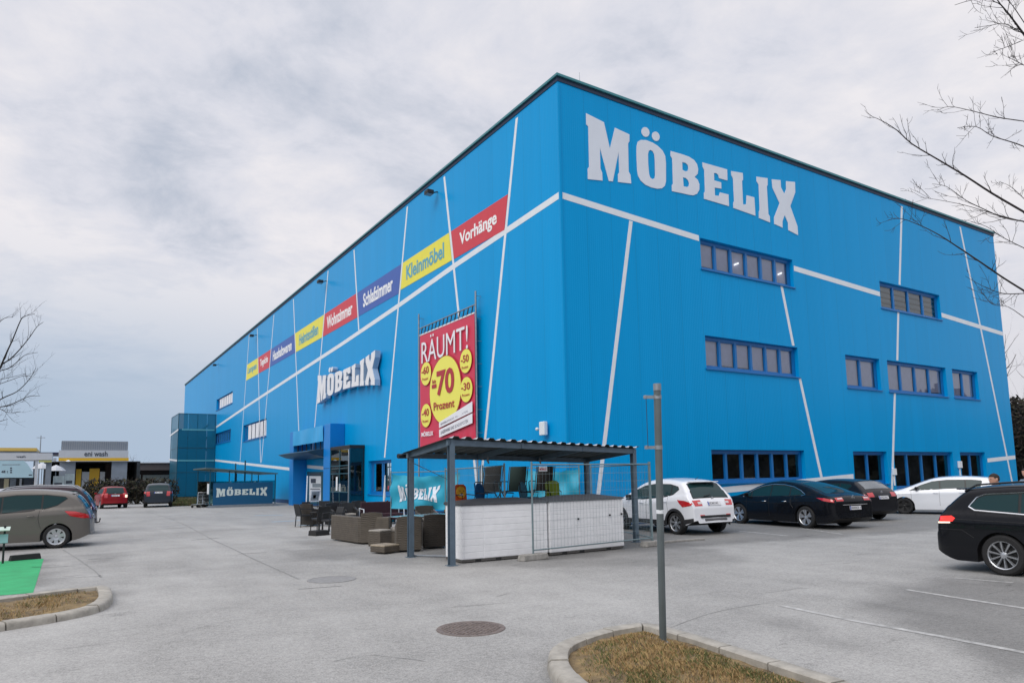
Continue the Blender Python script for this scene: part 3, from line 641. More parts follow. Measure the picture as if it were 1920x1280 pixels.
class Car:
    def __init__(s, name, label, cat, top, hw, belt, dlo, pillars, wb, Rw, paint, zb=0.20, tum=0.30, group='cars in the car park', plan=(0.4, 0.22)):
        top = [(top[0][0]-0.014, 0.345), (top[0][0]-0.010, 0.42)]+top+[(top[-1][0]+0.008, 0.42), (top[-1][0]+0.012, 0.345)]; s.top = catmull(top, 7); s.hw = hw; s.belt = belt; s.wb = wb; s.Rw = Rw; s.zb = zb; s.tum = tum; s.paint = paint; s.plan = plan
        s.x0, s.x1 = s.top[0][0], s.top[-1][0]
        s.root = thing(name, (0,0,0), label, cat, group); s.dlo = dlo; s.pillars = pillars
        s.body(); s.windows()
    def zt(s, x):
        t = s.top
        if x <= t[0][0]: return t[0][1]
        for a, b in zip(t[:-1], t[1:]):
            if x <= b[0]: return a[1]+(b[1]-a[1])*(x-a[0])/max(1e-6, b[0]-a[0])
        return t[-1][1]
    def zbelt(s, x): (xa, za), (xb, zb_) = s.belt; return za+(zb_-za)*(x-xa)/(xb-xa)
    def zbot(s, x):
        z = s.zb; e = 0.42
        for d in (x-s.x0, s.x1-x):
            if d < e: z = max(z, s.zb+(0.17)*(1-max(0, d)/e)**1.5)
        for xw in (0, s.wb):
            Ra = s.Rw+0.055; dx = abs(x-xw)
            if dx < Ra: z = max(z, s.Rw*0.96+math.sqrt(max(0, Ra*Ra-dx*dx)) if dx < Ra else z)
        return z
    def side(s, x, z):
        Lp, am = s.plan; w = s.hw
        for d in (x-s.x0, s.x1-x):
            if d < Lp: t = 1-max(0, d)/Lp; w *= 1-am*(1-math.sqrt(max(0, 1-t*t)))
        zb = s.zbelt(x)
        if z < 0.42: w *= 0.965+0.035*(z/0.42)
        if z > zb-0.25: w -= 0.10*((min(z, zb)-zb+0.25)/0.25)**2*0.35
        if z > zb: w -= (z-zb)*s.tum + (0.05 if z > zb+0.02 else 0.05*(z-zb)/0.02)*0.5
        # shallow feature line
        w += 0.008*math.exp(-((z-zb+0.13)/0.03)**2)
        zt = s.zt(x); r = 0.11 if zt > zb+0.15 else 0.07; d = zt-z
        if d < r: w -= r*0.9*(1-math.sqrt(max(0, 1-(1-max(0, d)/r)**2)))
        return w
    def topP(s, x, yf, off=0.0):
        z = s.zt(x); e = 0.01; dz = s.zt(x+e)-s.zt(x-e); n = Vector((-dz, 0, 2*e)).normalized()
        w = s.side(x, z); c = 0.035*(1-yf*yf)
        return Vector((x, yf*w, z))+n*(c+off)
    def body(s):
        xs = [p[0] for p in s.top]
        for xw in (0, s.wb):
            Ra = s.Rw+0.055; xs += [xw+Ra*math.cos(a*math.pi/16) for a in range(17)]+[xw-Ra-0.004, xw+Ra+0.004]
        xs += [s.x0+(s.x1-s.x0)*i/40 for i in range(41)]; xs = sorted(set(round(x, 4) for x in xs if s.x0 <= x <= s.x1)); xs = [x for i, x in enumerate(xs) if i == 0 or x-xs[i-1] > 0.0008]
        mb = MB(); n = 26
        for sg_ in (1, -1):
            rows = []
            for x in xs:
                b = s.zbot(x); t = max(s.zt(x), b+0.002); b = min(b, t-0.001)
                rows.append([Vector((x, sg_*s.side(x, b+(t-b)*(1-(1-j/n)**1.35)), b+(t-b)*(1-(1-j/n)**1.35))) for j in range(n+1)])
            mb.grid(rows)
        yf = [-1,-0.9,-0.7,-0.45,-0.15,0.15,0.45,0.7,0.9,1]
        mb.grid([[s.topP(x, f) for f in yf] for x in xs])
        mb.m = 1; mb.grid([[Vector((x, y*s.side(x, s.zbot(x))*0.998, min(s.zbot(x), s.zt(x)-0.001))) for y in (-1, -0.4, 0.4, 1)] for x in xs])
        s.bodyo = mb.build('body', [s.paint, m_trim], s.root, smooth=38, merge=False)
        bm = bmesh.new(); bm.from_mesh(s.bodyo.data); bmesh.ops.remove_doubles(bm, verts=bm.verts, dist=0.0025); bmesh.ops.recalc_face_normals(bm, faces=bm.faces); bm.to_mesh(s.bodyo.data); bm.free()
        s.bodyo.data.shade_smooth(); s.bodyo.data.set_sharp_from_angle(angle=R(38))
    def patch(s, poly, name, m, parent=None, off=0.004, sides=(1, -1), nz=8, step=0.05, one=True):
        """a piece of the side surface bounded by an x-monotone outline in (x, z)"""
        xa, xb = min(p[0] for p in poly), max(p[0] for p in poly); xs = sorted(set([round(xa+(xb-xa)*i/max(2, int((xb-xa)/step)), 4) for i in range(max(2, int((xb-xa)/step))+1)]+[round(p[0], 4) for p in poly]))
        res = []
        for sg_ in sides:
            mb = MB(); rows = []
            for x in xs:
                zz = []
                for i in range(len(poly)):
                    (ax, az), (bx, bz) = poly[i], poly[(i+1) % len(poly)]
                    if min(ax, bx)-1e-4 <= x <= max(ax, bx)+1e-4:
                        if abs(ax-bx) < 1e-4: zz += [az, bz]
                        else: zz.append(az+(bz-az)*max(0, min(1, (x-ax)/(bx-ax))))
                lo, hi = min(zz), min(max(zz), s.zt(x)-0.002); lo = min(lo, hi)
                rows.append([Vector((x, sg_*(s.side(x, lo+(hi-lo)*j/nz)+off), lo+(hi-lo)*j/nz)) for j in range(nz+1)])
            mb.grid(rows); o = mb.build(name, m, parent or s.root, smooth=60, recalc=False); res.append(o)
            if sg_ < 0: pass
        return res
    def outline(s, poly, rad, name, m, parent, off=0.004, closed=True, sides=(1,-1)):
        P = []
        for i in range(len(poly)-(0 if closed else 1)):
            a, b = Vector(poly[i]), Vector(poly[(i+1) % len(poly)]); k = max(1, int((b-a).length/0.06)); P += [a.lerp(b, j/k) for j in range(k)]
        P.append(Vector(poly[0] if closed else poly[-1]))
        for sg_ in sides:
            MB().tube([Vector((p.x, sg_*(s.side(p.x, min(p.y, s.zt(p.x)-0.002))+off), min(p.y, s.zt(p.x)-0.002))) for p in P], rad, 5).build(name, m, parent, smooth=60)
    def windows(s):
        for q in s.patch(s.dlo, 'window_trim', m_trim, s.bodyo, 0.003): pass
        ps = s.pillars
        for a, b in zip(ps[:-1], ps[1:]):
            poly = clipx(s.dlo, a+0.022, b-0.022, shrink=0.022)
            if poly: s.patch(poly, 'window', m_carglass, s.root, 0.007)
    def rear_glass(s, za, zb, fa, fb, name='rear_window', m=None, front=False, off=0.006, frame=True, crop=None):
        """glass on the top surface between two x positions with half-width fractions"""
        def ribbon(x0_, x1_, f0, f1, o_, nm, mm, par):
            n = 14; mb = MB(); mb.grid([[s.topP(x0_+(x1_-x0_)*i/n, yf*(f0+(f1-f0)*i/n), o_) for yf in [-1+2*j/12 for j in range(13)]] for i in range(n+1)])
            return mb.build(nm, mm, par, smooth=60, recalc=False)
        if frame: ribbon(za-0.02, zb+0.02, min(0.99, fa+0.03), min(0.99, fb+0.03), off-0.003, name+'_trim', m_trim, s.bodyo)
        return ribbon(za, zb, fa, fb, off, name, m or m_carglass, s.root)
    def toppatch(s, x0_, x1_, y0_, y1_, name, m, parent, off=0.006, y0b=None, y1b=None, both=True):
        for sg_ in ((1, -1) if both else (1,)):
            n = 8; mb = MB(); mb.grid([[s.topP(x0_+(x1_-x0_)*i/n, sg_*(y0_+((y0b if y0b is not None else y0_)-y0_)*i/n+((y1_+((y1b if y1b is not None else y1_)-y1_)*i/n)-(y0_+((y0b if y0b is not None else y0_)-y0_)*i/n))*j/6), off) for j in range(7)] for i in range(n+1)])
            mb.build(name, m, parent, smooth=60, recalc=False)
    def wheels(s, kind, track=None, rimc=None):
        t = track or s.hw-0.115; rimm = rimc or m_silver
        rr = s.Rw*0.70; W = 0.105
        ty = MB(); Rr = s.Rw
        ty.lathe([(rr*0.98, W), (rr+0.012, W+0.004), (Rr-0.035, W+0.006), (Rr-0.008, W-0.015), (Rr, W-0.04), (Rr, -W+0.03), (Rr-0.01, -W+0.005), (Rr-0.035, -W), (rr, -W)], (0,0,0), 'y', 40)
        for xw in (0, s.wb):
            for sg_ in (1, -1):
                c = Vector((xw, sg_*t, s.Rw)); w = bpy.data.objects.new('wheel', None); COL.objects.link(w); w.parent = s.root; w.location = c; w.empty_display_size = 0.1; ORG[w.name] = Vector((0,0,0))
                if sg_ < 0: w.rotation_euler = (0, 0, math.pi)
                if not hasattr(s, '_ty'):
                    s._ty = ty.build('tyre', m_tyre, w, smooth=35)
                    d = MB(); d.lathe([(0.0, 0.02), (rr*0.96, 0.02)], (0,0,0), 'y', 32); d.lathe([(rr*0.5, 0.035), (rr*0.45, 0.04), (0.06, 0.04)], (0,0,0), 'y', 24); s._dk = d.build('brake_disc', m_trim, w)
                    r = MB(); r.lathe([(rr*0.90, 0.03), (rr*0.93, W-0.012), (rr*0.97, W-0.004), (rr, W+0.002), (rr+0.004, W-0.006), (rr, W-0.02)], (0,0,0), 'y', 40)
                    r.lathe([(0.0, W-0.022), (0.035, W-0.024), (0.055, W-0.034), (0.06, 0.03)], (0,0,0), 'y', 20)
                    n, tw, w0, w1 = kind
                    if tw == 'cover':          # plastic wheel cover: a disc with rounded openings
                        r.lathe([(0.05, W-0.02), (rr*0.45, W-0.012), (rr*0.47, 0.06)], (0,0,0), 'y', 40); r.lathe([(rr*0.80, 0.06), (rr*0.82, W-0.012), (rr*0.95, W-0.006)], (0,0,0), 'y', 40)
                    for i in range(n):
                        a = 2*math.pi*i/n+0.2
                        for da, db in (((-tw, -tw*0.35), (tw, tw*0.35)) if isinstance(tw, float) and tw > 0 else ((0, 0),)):
                            A = Vector((math.cos(a+db*0.3), 0, math.sin(a+db*0.3)))*0.045; B = Vector((math.cos(a+da), 0, math.sin(a+da)))*rr*0.94
                            tt = (B-A).normalized(); pn = Vector((-tt.z, 0, tt.x)); ya, yb = W-0.024, W-0.010
                            r.hexa([A-pn*w0+Vector((0,ya-0.035,0)), A+pn*w0+Vector((0,ya-0.035,0)), A+pn*w0+Vector((0,ya,0)), A-pn*w0+Vector((0,ya,0)), B-pn*w1+Vector((0,yb-0.035,0)), B+pn*w1+Vector((0,yb-0.035,0)), B+pn*w1+Vector((0,yb,0)), B-pn*w1+Vector((0,yb,0))])
                    s._rm = r.build('rim', rimm, w, smooth=35)
                else:
                    for q in (s._ty, s._dk, s._rm): c2 = q.copy(); COL.objects.link(c2); c2.parent = w
    def seams(s, xs, zlo=0.34):
        for x in xs:
            if isinstance(x, (int, float)): poly = [(x, zlo), (x, s.zbelt(x)-0.005)]
            else: poly = x
            s.outline(poly, 0.0042, 'door_seam', m_trim, s.bodyo, 0.0, closed=False)
    def handles(s, xs, m, dz=0.12):
        for x in xs:
            z = s.zbelt(x)-dz
            for sg_ in (1, -1):
                y = s.side(x, z); MB().tube([(x-0.09, sg_*(y-0.005), z), (x-0.07, sg_*(y+0.028), z+0.003), (x+0.07, sg_*(y+0.03), z), (x+0.09, sg_*(y-0.005), z-0.002)], [0.008, 0.011, 0.011, 0.008], 6).build('door_handle', m, s.root, smooth=60)
    def mirrors(s, x, m):
        z = s.zbelt(x)+0.06
        for sg_ in (1, -1):
            y = s.side(x, z-0.04); mb = MB(); c = Vector((x, sg_*(y+0.12), z+0.02))
            mb.hexa([c+Vector(v) for v in ((-0.05,-0.09,-0.055),(0.06,-0.07,-0.04),(0.06,0.07,-0.04),(-0.05,0.09,-0.05),(-0.05,-0.09,0.07),(0.05,-0.07,0.055),(0.05,0.07,0.055),(-0.05,0.09,0.07))])
            o = mb.build('wing_mirror', m, s.root, bevel=0.025, smooth=60, bseg=3)
            MB().bar((x+0.01, sg_*(y-0.03), z-0.05), (x+0.01, sg_*(y+0.06), z-0.02), 0.05, 0.03).build('mirror_stalk', m_trim, o)
    def box_on_rear(s, z, w, h, name, m, yc=0.0, off=0.012, parent=None, t=0.012):
        x = s.x0
        while s.zt(x) < z and x < s.x0+1.2: x += 0.004
        e = 0.02; dz = s.zt(x+e)-s.zt(x); up_ = Vector((e, 0, dz)).normalized() if dz > 0.02 else Vector((0.25, 0, 1)).normalized()
        if x-s.x0 < 0.005: up_ = Vector((0.05, 0, 1)).normalized()
        n = Vector((-up_.z, 0, up_.x)); c = s.topP(x, 0)+n*off+Vector((0, yc, 0)); 
        q = [(-w/2,-h/2),(w/2,-h/2),(w/2,h/2),(-w/2,h/2)]
        f = [c+Vector((0, a, 0))+up_*b for a, b in q]
        o = MB().hexa([p-n*t for p in f]+[p+n*0.002 for p in f]).build(name, m, parent or s.root, bevel=0.003)
        return o, c+n*0.0025, up_, n
    def plate(s, z, w=0.52, h=0.115, yc=0.0, rail=True):
        o, c, up_, n = s.box_on_rear(z, w, h, 'number_plate', m_plate, yc)
        mb = MB(); rng = random.Random(int(z*100)+len(s.root.name)); x = -w/2+0.06
        while x < w/2-0.04:
            cw = rng.choice((0.028, 0.036, 0.036)); 
            if rng.random() < 0.82:
                for (a0, a1, b0, b1) in ((0, 0.3, 0, 1), (0.7, 1, 0, 1), (0, 1, 0.4, 0.6)) if rng.random() < 0.6 else ((0, 1, 0.85, 1), (0, 0.3, 0, 1), (0, 1, 0, 0.15)):
                    P = [c+Vector((0, -(x+cw*a), 0))+up_*(-h*0.3+h*0.6*b) for a, b in ((a0, b0), (a1, b0), (a1, b1), (a0, b1))]; mb.add([p+n*0.001 for p in P], [(0,1,2,3)])
            x += cw+0.012
        mb.build('plate_print', m_ptxt, o, recalc=False)
        MB().add([c+Vector((0, a, 0))+up_*b+n*0.001 for a, b in ((w/2, -h/2), (w/2-0.04, -h/2), (w/2-0.04, h/2), (w/2, h/2))], [(0,1,2,3)]).build('plate_band', m_pblue, o, recalc=False)
    def badge(s, z, r=0.05, yc=0.0):
        x = s.x0
        while s.zt(x) < z and x < s.x0+1.2: x += 0.004
        c = s.topP(x, 0, 0.012); o = MB(); o.lathe([(r, 0), (r, 0.006), (r*0.8, 0.008), (r*0.8, 0.0)], (0,0,0), 'y', 24); o.bar((-r*.8,-.004,0),(r*.8,-.004,0),0.012,0.012)
        M4 = Matrix.Translation(c+Vector((0,yc,0)))@Matrix.Rotation(math.pi/2, 4, 'Z'); o.v = [M4@v for v in o.v]; o.build('badge', m_chrome, s.root)
    def place(s, px, py, side, heading, wheel='rear', z=0.0):
        """put the outer edge of one wheel's contact at a measured ground point; heading in degrees from +X"""
        h = R(heading); f = Vector((math.cos(h), math.sin(h), 0)); l = Vector((-f.y, f.x, 0)); g = G(px, py) if py is not None else Vector(px)
        base = g-l*(s.hw-0.03)*side-(f*s.wb if wheel == 'front' else Vector((0,0,0)))
        s.root.location = (base.x, base.y, z); s.root.rotation_euler = (0, 0, h)
def clipx(poly, xa, xb, shrink=0.0):
    def lohi(x):
        zz = []
        for i in range(len(poly)):
            (ax, az), (bx, bz) = poly[i], poly[(i+1) % len(poly)]
            if min(ax, bx)-1e-5 <= x <= max(ax, bx)+1e-5: zz += [az, bz] if abs(ax-bx) < 1e-5 else [az+(bz-az)*(x-ax)/(bx-ax)]
        return (min(zz), max(zz)) if zz else (0, 0)
    px0, px1 = min(p[0] for p in poly)+0.02, max(p[0] for p in poly)-0.03; xa, xb = max(xa, px0), min(xb, px1)
    if xb-xa < 0.05: return None
    n = max(3, int((xb-xa)/0.06)); xs = [xa+(xb-xa)*i/n for i in range(n+1)]; L = [(x, lohi(x)[0]+shrink) for x in xs]; H = [(x, max(lohi(x)[1]-shrink, lohi(x)[0]+shrink+0.002)) for x in xs]
    return L+H[::-1]
def paint(name, c, metal=0.0, rough=0.35): return mat(name, c, rough, metal, coat=0.3, spec=0.15)
CARG = 'cars parked around the store'
# --- grey-brown compact van, left
c = Car('parked_car', 'grey-brown compact family car in the foreground at the left edge', 'car',
    [(-0.80,0.50),(-0.79,0.66),(-0.765,0.82),(-0.71,0.98),(-0.60,1.18),(-0.46,1.37),(-0.32,1.47),(-0.05,1.545),(0.5,1.60),(1.0,1.61),(1.5,1.565),(1.9,1.44),(2.35,1.20),(2.7,1.03),(3.0,0.95),(3.3,0.83),(3.46,0.68),(3.50,0.5)],
    0.905, ((-0.4, 1.08), (2.6, 0.97)), [(-0.22,1.36),(0.02,1.17),(0.35,1.07),(1.25,0.995),(2.35,0.955),(2.42,0.99),(1.95,1.28),(1.6,1.42),(1.0,1.49),(0.3,1.485),(-0.15,1.42)], [-0.25,0.38,1.30,2.15,2.45], 2.64, 0.325, paint('paint_taupe', (0.16, 0.148, 0.135), 0.5), zb=0.2, group=CARG, plan=(0.85, 0.32))
c.rear_glass(-0.655, -0.40, 0.90, 0.93, 'rear_window'); c.wheels((7, 'cover', 0.040, 0.055)); c.seams([1.33, [(0.42,1.05),(0.45,0.85),(0.40,0.62),(0.36,0.55)]]); c.handles([0.62, 1.5], c.paint, 0.14)
c.patch([(-0.74,0.90),(-0.42,1.0),(-0.16,1.02),(-0.30,0.88),(-0.60,0.80),(-0.76,0.80)], 'tail_light', m_red, off=0.008); c.toppatch(-0.775,-0.71,0.72,0.995,'tail_light_inner', m_red, c.root)
c.plate(0.80); c.mirrors(2.25, c.paint); c.badge(1.02); c.toppatch(-0.35,-0.28,0.0,0.9,'spoiler', c.paint, c.root, 0.02)
c.place(104, 1027.5, 1, 174)
meriva = c
# --- dark estate behind it, silver rails and tow bar
def hatch(nm, label, pnt, L='hatch', **k): pass
c = Car('parked_car', 'dark estate car with silver roof rails and a tow bar, behind the grey-brown car', 'car',
    [(-0.98,0.50),(-0.97,0.70),(-0.94,0.85),(-0.86,1.0),(-0.72,1.22),(-0.52,1.42),(-0.35,1.49),(0.2,1.53),(1.0,1.535),(1.6,1.48),(2.0,1.36),(2.75,1.02),(3.2,0.92),(3.5,0.78),(3.6,0.5)],
    0.89, ((-0.5, 1.02), (2.6, 0.97)), [(-0.55,1.32),(-0.5,1.08),(0.4,1.02),(2.4,0.96),(1.95,1.27),(1.5,1.40),(-0.4,1.42)], [-0.56,0.35,1.25,2.4], 2.65, 0.32, paint('paint_dark_maroon', (0.028, 0.012, 0.02), 0.2), group=CARG)
c.rear_glass(-0.82, -0.60, 0.90, 0.92); c.wheels((5, 0.16, 0.02, 0.03)); c.plate(0.80); c.patch([(-0.95,0.88),(-0.6,0.98),(-0.6,0.86),(-0.9,0.78)], 'tail_light', m_red, off=0.008); c.toppatch(-0.955,-0.86,0.68,0.995,'tail_light_inner', m_red, c.root); c.mirrors(2.3, c.paint)
for sg_ in (1, -1): MB().tube([(x, sg_*(c.side(x, c.zt(x)-0.03)-0.03), c.zt(x)+0.055*min(1, (x+0.45)/0.15, (1.75-x)/0.15)) for x in (-0.45,-0.3,0.2,0.8,1.3,1.6,1.75)], 0.02, 6).build('roof_rail', m_silver, c.root, smooth=60)
MB().tube([(-0.85,0,0.36),(-1.02,0,0.34),(-1.10,0,0.36),(-1.12,0,0.44)], [0.022,0.02,0.02,0.02], 8).lathe([(0.0,-.025),(0.02,-.015),(0.026,0),(0.02,.015),(0,.025)], (-1.12,0,0.46), n=12).build('tow_bar', m_trim, c.root, smooth=50)
c.place((G(131,1004).x-0.30, G(131,1004).y+0.2, 0), None, 1, 174); c.root.scale = (1, 1, 1.085)
c = Car('parked_car', 'pale silver car whose roof just shows behind the dark estate at the left', 'car',
    [(-0.85,0.50),(-0.84,0.70),(-0.80,0.85),(-0.7,1.0),(-0.5,1.30),(-0.35,1.44),(0.2,1.50),(1.0,1.50),(1.6,1.42),(2.0,1.30),(2.75,1.0),(3.2,0.9),(3.45,0.72),(3.5,0.5)],
    0.88, ((-0.5, 1.0), (2.6, 0.95)), [(-0.45,1.30),(-0.4,1.06),(0.4,1.0),(2.4,0.94),(1.95,1.25),(1.5,1.37),(-0.35,1.38)], [-0.46,0.35,1.25,2.4], 2.6, 0.31, paint('paint_silver', (0.45, 0.47, 0.5), 0.5), group=CARG)
c.rear_glass(-0.66, -0.42, 0.9, 0.92); c.wheels((5, 0.16, 0.02, 0.03)); c.plate(0.78)
c.place((G(131,1004).x-1.35, G(131,1004).y+2.9, 0), None, 1, 174); c.root.scale = (1, 1, 1.06)
# --- white crossover hatch by the carport
c = Car('parked_car', 'white compact car with black wheel-arch cladding behind the carport and pole', 'car',
    [(-0.74,0.50),(-0.735,0.62),(-0.71,0.78),(-0.65,0.93),(-0.55,1.08),(-0.38,1.30),(-0.20,1.48),(-0.02,1.545),(0.5,1.60),(1.0,1.60),(1.4,1.55),(1.75,1.44),(2.2,1.22),(2.6,1.03),(2.95,0.93),(3.2,0.80),(3.34,0.64),(3.37,0.48)],
    0.885, ((-0.4, 1.12), (2.6, 0.96)), [(-0.12,1.30),(0.12,1.14),(0.4,1.08),(1.3,1.0),(2.3,0.95),(2.36,0.985),(1.9,1.27),(1.5,1.41),(1.0,1.47),(0.3,1.46),(-0.05,1.39)], [-0.15,0.20,1.25,2.05,2.4], 2.615, 0.325, mat('paint_white', (0.74, 0.76, 0.80), 0.3, coat=1.0), zb=0.26, group=CARG)
white_paint = c.paint
c.rear_glass(-0.565, -0.24, 0.86, 0.94); c.wheels((7, 0.0001, 0.022, 0.03)); c.seams([1.28, [(0.30,1.08),(0.33,0.85),(0.30,0.70),(0.28,0.62)]]); c.handles([0.42, 1.5], c.paint, 0.13)
c.patch([(-0.685,0.92),(-0.42,0.99),(-0.12,1.01),(-0.22,0.90),(-0.35,0.80),(-0.5,0.82),(-0.70,0.86)], 'tail_light', m_red, off=0.008, sides=(1,-1)); c.toppatch(-0.695,-0.615,0.62,0.995,'tail_light_inner', m_red, c.root); c.toppatch(-0.675,-0.645,0.60,0.80,'reversing_light', m_lampw, c.root, 0.011)
c.plate(0.88, 0.50, 0.12); c.mirrors(2.1, m_trim); c.badge(1.01, 0.045)
for xw in (0, c.wb):
    Ra = c.Rw+0.05; arc = [(xw+(Ra+r_)*math.cos(a), c.Rw+(Ra+r_)*math.sin(a)) for r_, rng in ((0.0, range(0, 13)), (0.065, range(12, -1, -1))) for a in [math.pi*i/12 for i in rng]]
    for sg_ in (1, -1):
        mb = MB(); mb.grid([[Vector((xw+(Ra+r_)*math.cos(a), sg_*(c.side(xw+(Ra+r_)*math.cos(a), c.Rw+(Ra+r_)*math.sin(a))+0.012), c.Rw+(Ra+r_)*math.sin(a)-0.012)) for r_ in (-0.01, 0.03, 0.07)] for a in [math.pi*i/16 for i in range(-1, 18)]]); mb.build('arch_cladding', m_clad, c.root, smooth=60)
c.patch([(0.38,0.27),(2.22,0.27),(2.22,0.40),(0.38,0.40)], 'sill_cladding', m_clad, off=0.014); c.patch([(-0.70,0.38),(-0.38,0.30),(-0.38,0.44),(-0.70,0.49)], 'bumper_cladding', m_clad, off=0.012)
for zz, nm, mm, hh, ww in ((0.44, 'rear_skid_plate', mat('skid_grey', (0.16,0.16,0.17), 0.5, 0.5), 0.08, 0.85), (0.53, 'bumper_insert', m_clad, 0.07, 1.15)):
    MB().box(c.x0-0.03, c.x0+0.05, -ww/2, ww/2, zz-hh/2, zz+hh/2).build(nm, mm, c.root, bevel=0.02)
for sg_ in (1, -1): MB().box(c.x0-0.012, c.x0+0.06, sg_*0.50-0.08, sg_*0.50+0.08, 0.55, 0.585).build('rear_reflector', m_red, c.root, bevel=0.01)
MB().tube([(-0.58,0,1.19-0.02),(-0.60,0.1,1.13),(-0.61,0.28,1.11)], 0.012, 6).build('rear_wiper', m_trim, c.root); MB().tube([(0.05,0,1.57),(-0.12,0,1.66)], [0.012,0.004], 6).build('aerial', m_trim, c.root)
MB().box(-0.40,-0.12,-0.52,0.52,1.505,1.53).build('spoiler', c.paint, c.root, bevel=0.012)
c.place(1268, 1001.6, 1, 86)
# --- black fastback
c = Car('parked_car', 'long black fastback with chrome window line, parked beside the white compact car', 'car',
    [(-1.08,0.52),(-1.075,0.70),(-1.05,0.84),(-0.98,0.955),(-0.88,0.995),(-0.55,1.08),(-0.1,1.235),(0.4,1.37),(0.9,1.445),(1.3,1.455),(1.7,1.415),(2.1,1.30),(2.6,1.09),(2.95,0.98),(3.4,0.90),(3.68,0.76),(3.78,0.62),(3.80,0.48)],
    0.93, ((-0.8, 0.97), (2.8, 0.92)), [(0.02,1.03),(0.6,0.985),(1.5,0.95),(2.62,0.93),(2.2,1.17),(1.85,1.29),(1.35,1.355),(0.9,1.34),(0.5,1.27),(0.2,1.15)], [0.0,0.62,1.42,2.25,2.7], 2.83, 0.345, paint('paint_black', (0.006, 0.007, 0.010), 0.2, 0.25), zb=0.17, tum=0.42, group=CARG)
black_paint = c.paint
c.rear_glass(-0.62, 0.42, 0.84, 0.90); c.wheels((5, 0.20, 0.018, 0.034)); c.seams([1.45, [(0.55,0.98),(0.55,0.75),(0.45,0.62)], 2.45]); c.handles([0.8, 1.65], m_chrome, 0.13)
c.outline([(2.62,0.935),(2.2,1.18),(1.85,1.30),(1.35,1.365),(0.9,1.35),(0.5,1.28),(0.2,1.16),(0.0,1.035),(0.16,1.005)], 0.011, 'chrome_strip', m_chrome, c.root, 0.008, closed=False)
c.patch([(-1.02,0.90),(-0.75,0.95),(-0.45,0.955),(-0.70,0.87),(-1.03,0.82)], 'tail_light', m_red, off=0.007); c.toppatch(-1.045,-0.985,0.60,0.995,'tail_light_inner', m_red, c.root); c.toppatch(-1.02,-1.0,0.62,0.9,'reversing_light', m_lampw, c.root, 0.011)
c.plate(0.60, 0.5); c.badge(0.93, 0.06); c.mirrors(2.4, c.paint); MB().box(c.x0-0.012, c.x0+0.03, -0.55, 0.55, 0.735, 0.75).build('chrome_strip', m_chrome, c.root)
c.place(1512, 990, 1, 84)
# --- dark hatchback with lit tail lights
c = Car('parked_car', 'black hatchback with bright red tail lights between the fastback and the white car', 'car',
    [(-0.82,0.52),(-0.815,0.68),(-0.79,0.84),(-0.72,0.98),(-0.60,1.10),(-0.35,1.29),(-0.15,1.385),(0.4,1.43),(1.0,1.435),(1.5,1.38),(1.9,1.27),(2.6,0.99),(3.1,0.87),(3.35,0.74),(3.42,0.5)],
    0.89, ((-0.5, 1.0), (2.6, 0.92)), [(-0.2,1.22),(0.0,1.06),(0.4,1.0),(2.4,0.92),(1.9,1.17),(1.45,1.30),(0.2,1.33),(-0.12,1.30)], [-0.22,0.3,1.2,2.4], 2.6, 0.32, paint('paint_black_grey', (0.012, 0.013, 0.017), 0.2, 0.3), group=CARG)
c.rear_glass(-0.60, -0.27, 0.88, 0.92, m=mat('sky_reflecting_glass', (0.2,0.22,0.24), 0.06, 0.6)); c.wheels((5, 0.16, 0.02, 0.03)); c.plate(0.78, 0.5); c.badge(0.97)
c.patch([(-0.76,0.93),(-0.3,0.97),(-0.3,0.88),(-0.78,0.82)], 'tail_light', m_red, off=0.008); c.toppatch(-0.79,-0.72,0.62,0.995,'tail_light_inner', m_red, c.root)
c.mirrors(2.2, c.paint); c.place(1590, 976, 1, 84)
# --- white hatchback parked parallel to the wall
c = Car('parked_car', 'white hatchback parked lengthwise with its nose to the left, beyond the black cars', 'car',
    [(-0.80,0.50),(-0.79,0.70),(-0.76,0.86),(-0.68,1.0),(-0.52,1.18),(-0.32,1.35),(-0.12,1.41),(0.4,1.45),(1.0,1.45),(1.5,1.40),(1.9,1.28),(2.3,1.12),(2.7,0.97),(3.05,0.88),(3.35,0.75),(3.43,0.60),(3.45,0.48)],
    0.895, ((-0.4, 0.99), (2.6, 0.93)), [(-0.05,1.27),(0.02,1.04),(0.4,1.01),(2.42,0.93),(2.0,1.15),(1.6,1.29),(1.1,1.345),(0.3,1.345),(-0.02,1.31)], [-0.1,0.50,1.35,2.1,2.5], 2.62, 0.32, white_paint, zb=0.19, group=CARG)
c.rear_glass(-0.60, -0.26, 0.88, 0.92); c.wheels((5, 0.16, 0.02, 0.03), rimc=m_trim); c.seams([1.38, [(0.45,1.0),(0.45,0.75),(0.38,0.62)], 2.35]); c.handles([0.62, 1.5], c.paint, 0.12); c.mirrors(2.15, m_trim)
c.patch([(3.40,0.66),(3.05,0.80),(2.95,0.78),(3.15,0.66)], 'headlight', m_lampw, off=0.008); c.patch([(-0.72,0.90),(-0.45,0.95),(-0.4,0.86),(-0.74,0.80)], 'tail_light', m_red, off=0.008); c.plate(0.75)
c.place(1697, 963, 1, 112, 'front')
